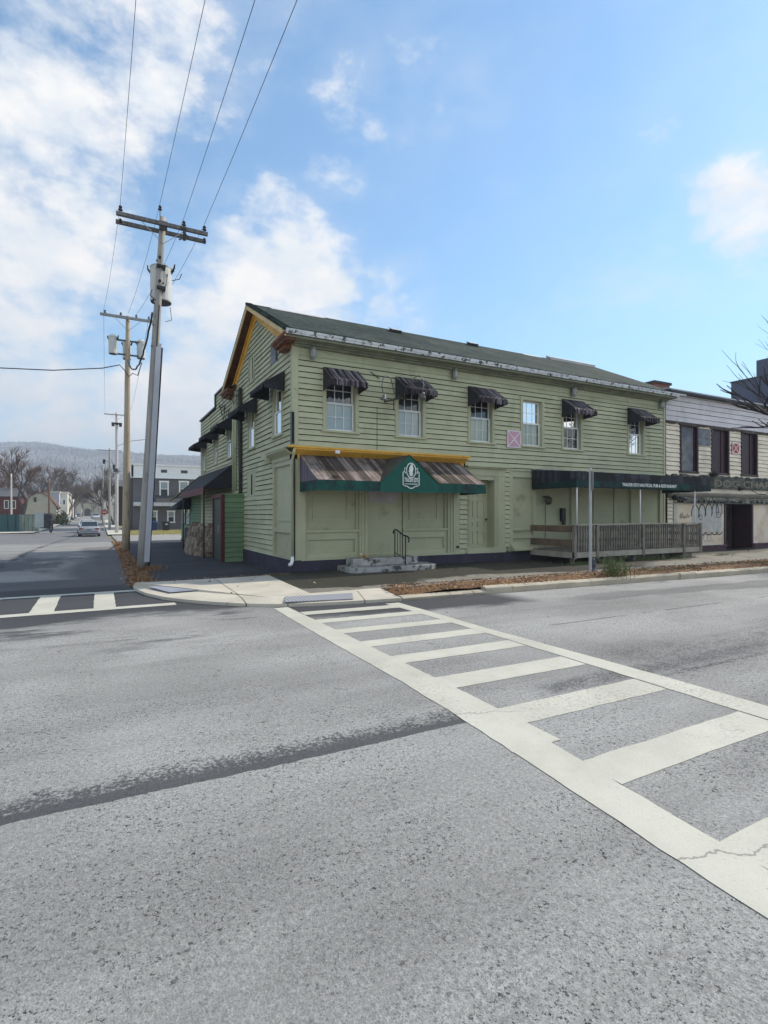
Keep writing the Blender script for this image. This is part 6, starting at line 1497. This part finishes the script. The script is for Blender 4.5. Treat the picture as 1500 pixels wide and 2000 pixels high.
# ------------------------------------------------------------------ houses down the street
def house(name, px0, px1, D, base, eave, ridge, wallm, roofm, label, wins=(), depth=9, kind='gable', cat='house', face=0):
    A = at(px0, D); B = at(px1, D); w_ = abs((px1-px0)/1045*D)/.93; y0 = A.y; x0 = A.x; x1 = x0+w_*1.0; z0 = gz(y0)-.3
    D2 = D; ze, zr = hz(eave, D2), hz(ridge, D2); t = thing(name, ((x0+x1)/2, y0, z0), label, cat)
    mb = MB(); mb.box(x0, x1, y0, y0+depth, z0, ze)
    if kind == 'gable': mb.prism([(x0, y0, ze), (x1, y0, ze), ((x0+x1)/2, y0, zr-.1)], (0, depth, 0))
    if kind == 'gambrel': mb.prism([(x0, y0, ze), (x1, y0, ze), (x0+w_*.80, y0, ze+(zr-ze)*.72), (x0+w_*.58, y0, zr), (x0+w_*.42, y0, zr), (x0+w_*.20, y0, ze+(zr-ze)*.72)], (0, depth, 0))
    mb.build('wall', wallm, t)
    mb = MB(); o = .25
    if kind == 'gable':
        for s_ in (0, 1):
            xa, xb = (x0-o, (x0+x1)/2) if not s_ else ((x0+x1)/2, x1+o); za, zb_ = (ze-.1, zr) if not s_ else (zr, ze-.1); mb.prism([(xa, y0-o, za), (xb, y0-o, zb_), (xb, y0+depth+o, zb_), (xa, y0+depth+o, za)], (0, 0, .15))
    elif kind == 'gambrel':
        X = [x0-o, x0+w_*.20, x0+w_*.42, x0+w_*.58, x0+w_*.80, x1+o]; Z = [ze-.15, ze+(zr-ze)*.74, zr+.02, zr+.02, ze+(zr-ze)*.74, ze-.15]
        for i in range(5): mb.prism([(X[i], y0-.2, Z[i]), (X[i+1], y0-.2, Z[i+1]), (X[i+1], y0+depth, Z[i+1]), (X[i], y0+depth, Z[i])], (0, 0, .12))
    elif kind == 'side':
        mb.prism([(x0-o, y0-.4, ze), (x0-o, y0+depth*.5, zr), (x0-o, y0+depth+.4, ze)], (w_+2*o, 0, 0))
    else: mb.box(x0-.15, x1+.15, y0-.15, y0+depth, ze, ze+.25)
    mb.build('roof', roofm, t)
    for (u0, u1, v0, v1) in wins:
        mb = MB(); a0, a1, b0, b1 = x0+w_*u0, x0+w_*u1, z0+(ze-z0)*v0, z0+(ze-z0)*v1; f = .12
        for q in ((a0-f, a0, b0, b1), (a1, a1+f, b0, b1), (a0-f, a1+f, b1, b1+f), (a0-f, a1+f, b0-f, b0)): mb.box(q[0], q[1], y0-.06, y0-.005, q[2], q[3])
        f_ = mb.build('window', M_white, t); mb = MB(); mb.box(a0, a1, y0-.02, y0-.004, b0, b1); mb.build('pane', M_gd, f_)
    return t
M_redw = pm('dark_red_siding', (.13, .022, .018), (.10, .018, .016), 2, .8); M_shg = pm('grey_shingle_roof', (.10, .10, .115), (.075, .075, .085), 2, .9); M_crw = pm('cream_stucco', (.56, .52, .42), (.46, .43, .35), .7, .85); M_brr = pm('brown_roof', (.16, .085, .055), (.12, .06, .045), 1, .9)
M_whw = pm('off_white_wall', (.66, .63, .55), (.58, .55, .47), .7, .8); M_blw = pm('pale_blue_wall', (.48, .50, .56), rough=.8); M_stw = pm('sand_stone_wall', (.46, .40, .28), (.38, .33, .23), 2, .9)
house('red_house', -40, 21, 95, 1020, 969, 950, M_redw, M_shg, 'dark red house with grey roof at the left edge', [(.62, .70, .60, .85), (.80, .88, .60, .85), (.2, .3, .6, .85)], kind='side')
h_ = house('gambrel_house', 44, 96, 92, 1020, 990, 963, M_crw, M_brr, 'cream gambrel house with small dark attic window behind the teal fence', [(.27, .37, .25, .5), (.66, .76, .2, .6)], kind='gambrel')
P = at(66, 92); mb = MB(); mb.box(P.x-.1, P.x+.3, P.y-.8, P.y-.7, hz(980, 92), hz(971, 92)); mb.v = [(x, y-P.y+at(44, 92).y+.7, z) for x, y, z in mb.v]; mb.build('attic_pane', M_gd, h_)
house('long_roofed_house', 20, 97, 118, 1015, 968, 957, M_whw, M_brr, 'long white house with a dark low roof behind the gambrel house', [(.2, .3, .5, .8)], kind='side')
house('white_house', 98, 112, 108, 1018, 962, 955, M_blw, M_whw, 'narrow pale blue white house next to the rust brown pole', [(.3, .6, .6, .75)], kind='flat', depth=14)
house('tall_cream_house', 113, 128, 112, 1018, 963, 956, M_whw, M_whw, 'tall cream house with dark porch at the left street side', [(.15, .35, .62, .78), (.55, .75, .62, .78), (.4, .9, .05, .35)], kind='flat', depth=18)
house('roadside_shed', 77, 94, 72, 1028, 1006, 1003, pm('charcoal_shed', (.03, .035, .04), rough=.8), M_shg, 'low charcoal shed at the end of the teal fence', kind='flat', depth=5)
# stone building closing the street, with arch and a billboard on its roof
D = 300; A = at(160, D); ar = thing('arched_stone_building', (A.x+5, A.y, 0), 'sand coloured stone building with a dark archway at the end of the street', 'building'); B = at(192, D)
mb = MB(); mb.box(A.x, A.x+9.8, A.y, A.y+15, -.5, hz(980, D)); mb.build('wall', M_stw, ar)
mb = MB(); c = at(171, D).x; mb.prism([(c-1.6, A.y-.05, 0)]+[(c+1.6*math.cos(R(a)), A.y-.05, 2.9+1.6*math.sin(R(a))) for a in range(180, -1, -20)]+[(c+1.6, A.y-.05, 0)], (0, .04, 0)); mb.build('archway', M_dark, ar)
mb = MB(); mb.box(A.x-.4, A.x+10.2, A.y-.3, A.y+15, hz(980, D), hz(977, D)); mb.build('parapet', M_stw, ar)
D = 290; A = at(178, D); bl = thing('billboard', (A.x+2, A.y, 6), 'pale billboard standing over the arched stone building', 'billboard')
mb = MB(); mb.box(A.x, A.x+4.7, A.y, A.y+.3, hz(974, D), hz(960, D)); mb.build('panel', pm('billboard_face', (.55, .38, .30), (.66, .60, .52), .5, .6), bl); mb = MB(); mb.box(A.x-.15, A.x+4.85, A.y+.05, A.y+.25, hz(974.6, D), hz(959.4, D)); mb.build('frame', M_white, bl); mb = MB(); mb.box(A.x+1, A.x+1.3, A.y+.3, A.y+.6, 0, 10); mb.box(A.x+3.5, A.x+3.8, A.y+.3, A.y+.6, 0, 10); mb.build('leg', M_lead, bl)
# right-hand houses glimpsed between the poles
house('pale_row_house', 206, 224, 125, 1014, 962, 952, M_whw, M_shg, 'pale house glimpsed between the poles', [(.3, .45, .6, .8)], kind='gable', depth=8)
house('dark_row_house', 232, 262, 92, 1020, 950, 934, M_gside, M_shg, 'dark brown house adjoining the grey house', kind='side', depth=10)
house('small_pale_porch', 222, 236, 100, 1018, 985, 975, M_whw, M_shg, 'small pale porch house left of the dark brown house', [(.3, .6, .4, .7)], kind='gable', depth=6)

house('white_cottage', 128, 140, 150, 1013, 972, 960, M_whw, M_shg, 'small white cottage behind the bare tree at the left kerb', [(.3, .5, .5, .75)], kind='gable', depth=8)
house('brown_house', 22, 44, 104, 1018, 975, 962, pm('tan_siding', (.25, .15, .11), (.2, .12, .09), 2, .8), M_shg, 'low brown house between the red house and the gambrel house', [(.3, .45, .5, .75), (.6, .75, .5, .75)], kind='gable', depth=8)
house('hill_house', 150, 158, 240, 1006, 985, 976, M_crw, M_brr, 'tiny cream house left of the arched building', kind='gable', depth=8)
house('slope_house', 196, 204, 230, 1006, 978, 968, M_whw, M_shg, 'tiny white house right of the arched building', kind='gable', depth=8)
# fences at the far corner
M_teal = pm('teal_boards', (.035, .12, .13), (.025, .09, .10), 1, .6, .2, isl=.2); M_palef = pm('pale_green_boards', (.25, .31, .26), (.18, .22, .20), 1.2, .7, .2, isl=.25)
def hoarding(px0, px1, D0, D1, top, m_, label):
    A, B = at(px0, D0), at(px1, D1); t = thing('board_fence', (A.x, A.y, gz(A.y)), label, 'fence'); n = 14; d = (B-A)/n; nn = Vector((-d.y, d.x, 0)).normalized()*.06; z1 = hz(top, D0); mb = MB()
    for i in range(n): p, q = A+d*i, A+d*(i+.96); mb.prism([(p.x, p.y, gz(p.y)-.1), (q.x, q.y, gz(q.y)-.1), (q.x, q.y, z1), (p.x, p.y, z1)], nn)
    mb.build('boards', m_, t); mb = MB()
    for i in range(0, n+1, 3): p = A+d*i-nn; mb.box(p.x-.06, p.x+.06, p.y-.06, p.y+.06, gz(p.y)-.1, z1+.08)
    mb.build('post', m_, t); mb = MB(); p, q = A-nn*.3, B-nn*.3; mb.prism([(p.x, p.y, z1), (q.x, q.y, z1), (q.x, q.y, z1+.08), (p.x, p.y, z1+.08)], nn); mb.build('cap', M_lead, t); return t
hoarding(-35, 40, 62, 62, 1006, M_teal, 'teal board fence at the left edge of the far corner')
hoarding(40.5, 76, 62, 60, 1006, M_palef, 'pale grey-green board fence right of the teal fence')
P = at(52, 68); mb = MB(); mb.lathe((P.x, P.y, gz(P.y)), [(1.4, 0), (1.5, .6), (1.0, 1.3), (.3, 1.75)], 9); 
bs = thing('evergreen_shrub', (at(112, 95).x, at(112, 95).y, gz(90)), 'dark green shrub beside the white house on the left street side', 'shrub')
ml = MB(); c = at(112, 95)
for _ in range(900):
    d = Vector((rnd.gauss(0, .8), rnd.gauss(0, .8), abs(rnd.gauss(0, 1.1)))); s_ = .18; p = Vector((c.x, c.y, gz(c.y)))+d; ml.add([p+Vector((rnd.gauss(0, s_), rnd.gauss(0, s_), rnd.gauss(0, s_))) for _ in range(3)], [(0, 1, 2)])
ml.build('foliage', pm('evergreen_leaf', (.035, .06, .02), (.07, .09, .03), 2, .9, 0, isl=.5), bs, recalc=False); mb = MB(); mb.tube([(c.x, c.y, gz(c.y)-.2), (c.x, c.y, gz(c.y)+1.5)], .08, 6); mb.build('stem', M_bark, bs)
# stop sign
P = at(204, 60); z = gz(P.y); ss = thing('stop_sign', (P.x, P.y, z), 'small red stop sign on a post left of the pale poles', 'sign'); zc = hz(1003, 60)+.15
mb = MB(); mb.prism([(P.x+.30*math.cos(R(22.5+45*i)), P.y-.05, zc+.30*math.sin(R(22.5+45*i))) for i in range(8)], (0, .02, 0)); mb.build('plate', pm('stop_red', (.35, .01, .015), rough=.5), ss)
mb = MB(); mb.tube([(P.x, P.y, z), (P.x, P.y, zc+.4)], .04, 6); mb.build('post', M_grey, ss); sign_text('STOP', P.x-.19, zc-.08, .38, .16, P.y-.055, ss)
ws_ = at(77, 58); mb = MB(); mb.tube([(ws_.x, ws_.y, gz(ws_.y)), (ws_.x, ws_.y, 1.2)], .05, 6); sg = thing('corner_sign', (ws_.x, ws_.y, gz(ws_.y)), 'pale sign on a thin post at the end of the far fence', 'sign'); mb.build('post', M_grey, sg); mb = MB(); mb.box(ws_.x-.4, ws_.x+.4, ws_.y-.08, ws_.y-.05, .1, 1.7); mb.build('plate', pm('pale_sign', (.40, .46, .46)), sg)

# ------------------------------------------------------------------ cars
M_tyre = pm('tyre_rubber', (.015, .015, .016), rough=.85); M_rim = pm('alloy_rim', (.45, .46, .48), rough=.3, metal=.7, bump=0); M_cglass = pm('car_glass', (.03, .04, .045), rough=.06, bump=0, spec=.9); M_red = pm('tail_red', (.25, .01, .01), rough=.3, bump=0); M_hl = pm('headlight_clear', (.7, .72, .74), rough=.1, bump=0)
def car(P, paint, label, L=4.7, W=1.80, H=1.42, away=True, group='cars parked and driving along the side street', name='parked_car', rz=0):
    """loft of cross-sections along its length; nose towards +y when away"""
    t = thing(name, (0, 0, 0), label, 'car', group)
    def sec(y, w_, zb, zt, n=5):
        pts = []; rr = .10
        hw = w_/2
        for (sx_, zz, dx) in ((-1, zb, .12), (-1, zb+.12, .02), (-1, zb+(zt-zb)*.55, 0), (-1, zt-.10, .04), (-1, zt, .16), (1, zt, .16), (1, zt-.10, .04), (1, zb+(zt-zb)*.55, 0), (1, zb+.12, .02), (1, zb, .12)): pts.append((sx_*(hw-dx), y, zz))
        return pts
    st = [(-L/2, W*.84, .34, .72), (-L/2+.06, W*.92, .26, .86), (-L/2+.25, W*.97, .22, .93), (-L/2+.9, W, .2, .96), (-.6, W, .18, .92), (.6, W, .18, .90), (L/2-1.1, W, .2, .86), (L/2-.35, W*.97, .22, .76), (L/2-.08, W*.90, .26, .66), (L/2, W*.80, .32, .56)]
    mb = MB(); vs = []; fs = []
    for s_ in st: vs += sec(*s_)
    n = 10
    for i in range(len(st)-1):
        for j in range(n): fs.append((i*n+j, i*n+(j+1) % n, (i+1)*n+(j+1) % n, (i+1)*n+j))
    fs += [tuple(range(n)), tuple((len(st)-1)*n+j for j in range(n))][::1]
    mb.add(vs, fs); body = mb.build('body', paint, t, smooth=True, bevel=0)
    zc = .90
    cab = [(-L/2+.70, W*.78, zc), (-L/2+1.25, W*.66, H-.05), (.25, W*.66, H-.03), (1.0, W*.80, zc)]
    mb = MB(); g0 = []
    for y, w_, z in cab: g0 += [(-w_/2, y, z), (w_/2, y, z)]
    mb.add(g0, [(0, 1, 3, 2), (4, 5, 7, 6), (0, 2, 4, 6), (1, 7, 5, 3)]); mb.build('window', M_cglass, t)
    mb = MB(); mb.add([(-W*.35, -L/2+1.2, H-.055), (W*.35, -L/2+1.2, H-.055), (W*.35, .3, H-.035), (-W*.35, .3, H-.035), (-W*.30, -L/2+1.45, H), (W*.30, -L/2+1.45, H), (W*.30, .0, H+.01), (-W*.30, .0, H+.01)], [(0, 1, 2, 3), (4, 7, 6, 5), (0, 4, 5, 1), (1, 5, 6, 2), (2, 6, 7, 3), (3, 7, 4, 0)])
    for s_ in (-1, 1):
        mb.tube([(s_*W*.39, -L/2+.68, zc), (s_*W*.335, -L/2+1.25, H-.05)], .035, 5); mb.tube([(s_*W*.40, 1.02, zc), (s_*W*.335, .27, H-.04)], .03, 5); mb.tube([(s_*W*.395, -.45, zc), (s_*W*.335, -.5, H-.04)], .03, 5)
    mb.build('roof', paint, t)
    for sx_ in (-1, 1):
        for yy in (-L/2+.95, L/2-.92):
            mb = MB(); mb.lathe((sx_*(W/2-.12), yy, .32), [(.20, -.10), (.30, -.11), (.32, -.06), (.32, .06), (.30, .11), (.20, .10)], 18, axis='x'); wh = mb.build('wheel', M_tyre, t, smooth=False)
            mb = MB(); mb.lathe((sx_*(W/2-.01), yy, .32), [(.20, -.015), (.19, .0), (.05, .01)], 12, axis='x'); mb.build('rim', M_rim, wh)
        mb = MB(); mb.box(sx_*W*.36-.17, sx_*W*.36+.17, -L/2-.005, -L/2+.1, .66, .80); mb.build('taillight', M_red, t, bevel=.02)
        mb = MB(); mb.box(sx_*W*.34-.16, sx_*W*.34+.16, L/2-.12, L/2+.005, .52, .62); mb.build('headlight', M_hl, t, bevel=.02)
        mb = MB(); mb.box(sx_*(W/2+.02)-.09, sx_*(W/2+.02)+.09, .72, .82, .92, 1.03); mb.build('mirror', paint, t, bevel=.02)
    mb = MB(); mb.box(-W*.43, W*.43, -L/2-.05, -L/2+.06, .34, .52); mb.build('bumper', paint, t, bevel=.03); mb = MB(); mb.box(-W*.40, W*.40, -L/2-.055, -L/2-.045, .50, .53); mb.box(-W*.42, W*.42, -L/2-.03, -L/2+.05, .20, .335); mb.build('bumper_strip', M_lead, t)
    mb = MB(); mb.box(-.17, .17, -L/2-.012, -L/2+.0, .60, .70); mb.build('license_plate', pm('plate_dark', (.08, .09, .14), rough=.5), t)
    t.location = P; t.rotation_euler = (0, 0, (0 if away else math.pi)+rz)
    return t
M_cw = pm('white_car_paint', (.60, .62, .64), rough=.25, bump=0, spec=.6); M_cs = pm('silver_car_paint', (.30, .32, .35), rough=.25, bump=0, spec=.6); M_cb = pm('dark_car_paint', (.03, .035, .045), rough=.25, bump=0); M_cbl = pm('blue_car_paint', (.10, .14, .22), rough=.25, bump=0)
def carpos(px, D): P = at(px, D); return (P.x, P.y, gz(P.y))
c1 = car(carpos(175, 50.5), M_cs, 'silver grey sedan seen from behind, the nearest parked car')
c2 = car(carpos(170, 60), M_cw, 'pale sedan just ahead of the silver sedan', L=4.6)
for px, D, c, l, aw in ((124, 108, M_cs, 'silver car facing us at the left kerb', False), (134, 128, M_cbl, 'bluish car behind the silver one at the left kerb', False), (143, 160, M_cw, 'white van-like car farther up the left kerb', False), (187, 140, M_cw, 'white car coming down the right lane', False), (152, 200, M_cb, 'tiny dark car near the left street end', False), (184, 190, M_cb, 'small dark car before the archway', True), (190, 175, M_cs, 'small silver car parked at the far right kerb', True)):
    car(carpos(px, D), c, l, away=aw)
# ------------------------------------------------------------------ cyclist
P = at(100, 58); z = gz(P.y)
bk = thing('bicycle', (P.x, P.y, z), 'dark bicycle ridden across the far corner of the side street', 'bicycle')
def ringm(c, r_, th): mb = MB(); mb.tube([(c[0], c[1]+r_*math.cos(2*math.pi*i/20), c[2]+r_*math.sin(2*math.pi*i/20)) for i in range(21)], th, 5); return mb
for yy in (-.52, .52): ringm((P.x, P.y+yy, z+.34), .33, .022).build('wheel', M_tyre, bk)
mb = MB(); F = lambda y, zz: (P.x, P.y+y, z+zz)
for a, b in ((( -.52, .34), (-.15, .32)), ((-.15, .32), (.35, .85)), ((-.15, .32), (-.25, .88)), ((-.25, .82), (.35, .88)), ((-.52, .34), (-.24, .80)), ((.52, .34), (.35, .98))): mb.tube([F(*a), F(*b)], .018, 5)
mb.tube([(P.x-.26, P.y+.3, z+1.02), (P.x+.26, P.y+.3, z+1.02)], .014, 5); mb.box(P.x-.07, P.x+.07, P.y-.36, P.y-.12, z+.88, z+.93); mb.build('frame', M_lead, bk)
def skin_body(name, J, E, mat, parent=None):
    me = bpy.data.meshes.new(name); me.from_pydata([j[:3] for j in J], E, []); o = bpy.data.objects.new(name, me); COL.objects.link(o)
    o.modifiers.new('skin', 'SKIN'); 
    for v, j in zip(me.skin_vertices[0].data, J): v.radius = (j[3], j[3])
    me.skin_vertices[0].data[0].use_root = True
    s_ = o.modifiers.new('sub', 'SUBSURF'); s_.levels = s_.render_levels = 1; me.materials.append(mat); o.parent = parent; return o
J = [(0, -.22, .98, .15), (0, -.12, 1.2, .16), (0, .02, 1.42, .17), (0, .06, 1.53, .06), (0, .09, 1.64, .10), (0, .09, 1.74, .09),
     (.2, .02, 1.42, .07), (.26, .14, 1.18, .05), (.25, .3, 1.06, .04), (-.2, .02, 1.42, .07), (-.26, .14, 1.18, .05), (-.25, .3, 1.06, .04),
     (.1, -.15, .92, .10), (.12, .16, .74, .075), (.12, -.02, .32, .05), (.12, .08, .24, .04), (-.1, -.15, .92, .10), (-.12, .12, .58, .075), (-.12, -.14, .2, .05), (-.12, -.04, .12, .04)]
E_ = [(0, 1), (1, 2), (2, 3), (3, 4), (4, 5), (2, 6), (6, 7), (7, 8), (2, 9), (9, 10), (10, 11), (0, 12), (12, 13), (13, 14), (14, 15), (0, 16), (16, 17), (17, 18), (18, 19)]
pe = thing('person', (P.x, P.y, z), 'small distant person in dark clothes riding a bicycle at the far corner', 'person')
skin_body('body', J, E_, pm('dark_clothes', (.02, .018, .02), (.035, .03, .03), 3, .9), pe)
mb = MB(); mb.lathe((0, .09, 1.68), [(.11, 0), (.12, .05), (.09, .13), (0, .16)], 10); h2 = mb.build('hat', M_dark); h2.parent = pe
tag(pe); 
# ------------------------------------------------------------------ haze over the whole valley
hm = bpy.data.materials.new('haze'); hm.use_nodes = True; nt = hm.node_tree; nt.nodes.clear(); o = nt.nodes.new('ShaderNodeOutputMaterial'); pv = nt.nodes.new('ShaderNodeVolumePrincipled')
pv.inputs['Color'].default_value = (.80, .88, 1, 1); pv.inputs['Density'].default_value = .00075; pv.inputs['Anisotropy'].default_value = .1; nt.links.new(pv.outputs[0], o.inputs['Volume'])
mb = MB(); mb.box(-2600, 2600, -600, 3100, -2.2, 235); hz_o = mb.build('haze', hm); tag(hz_o, kind='stuff'); hz_o['label'] = 'pale blue haze in the valley air'
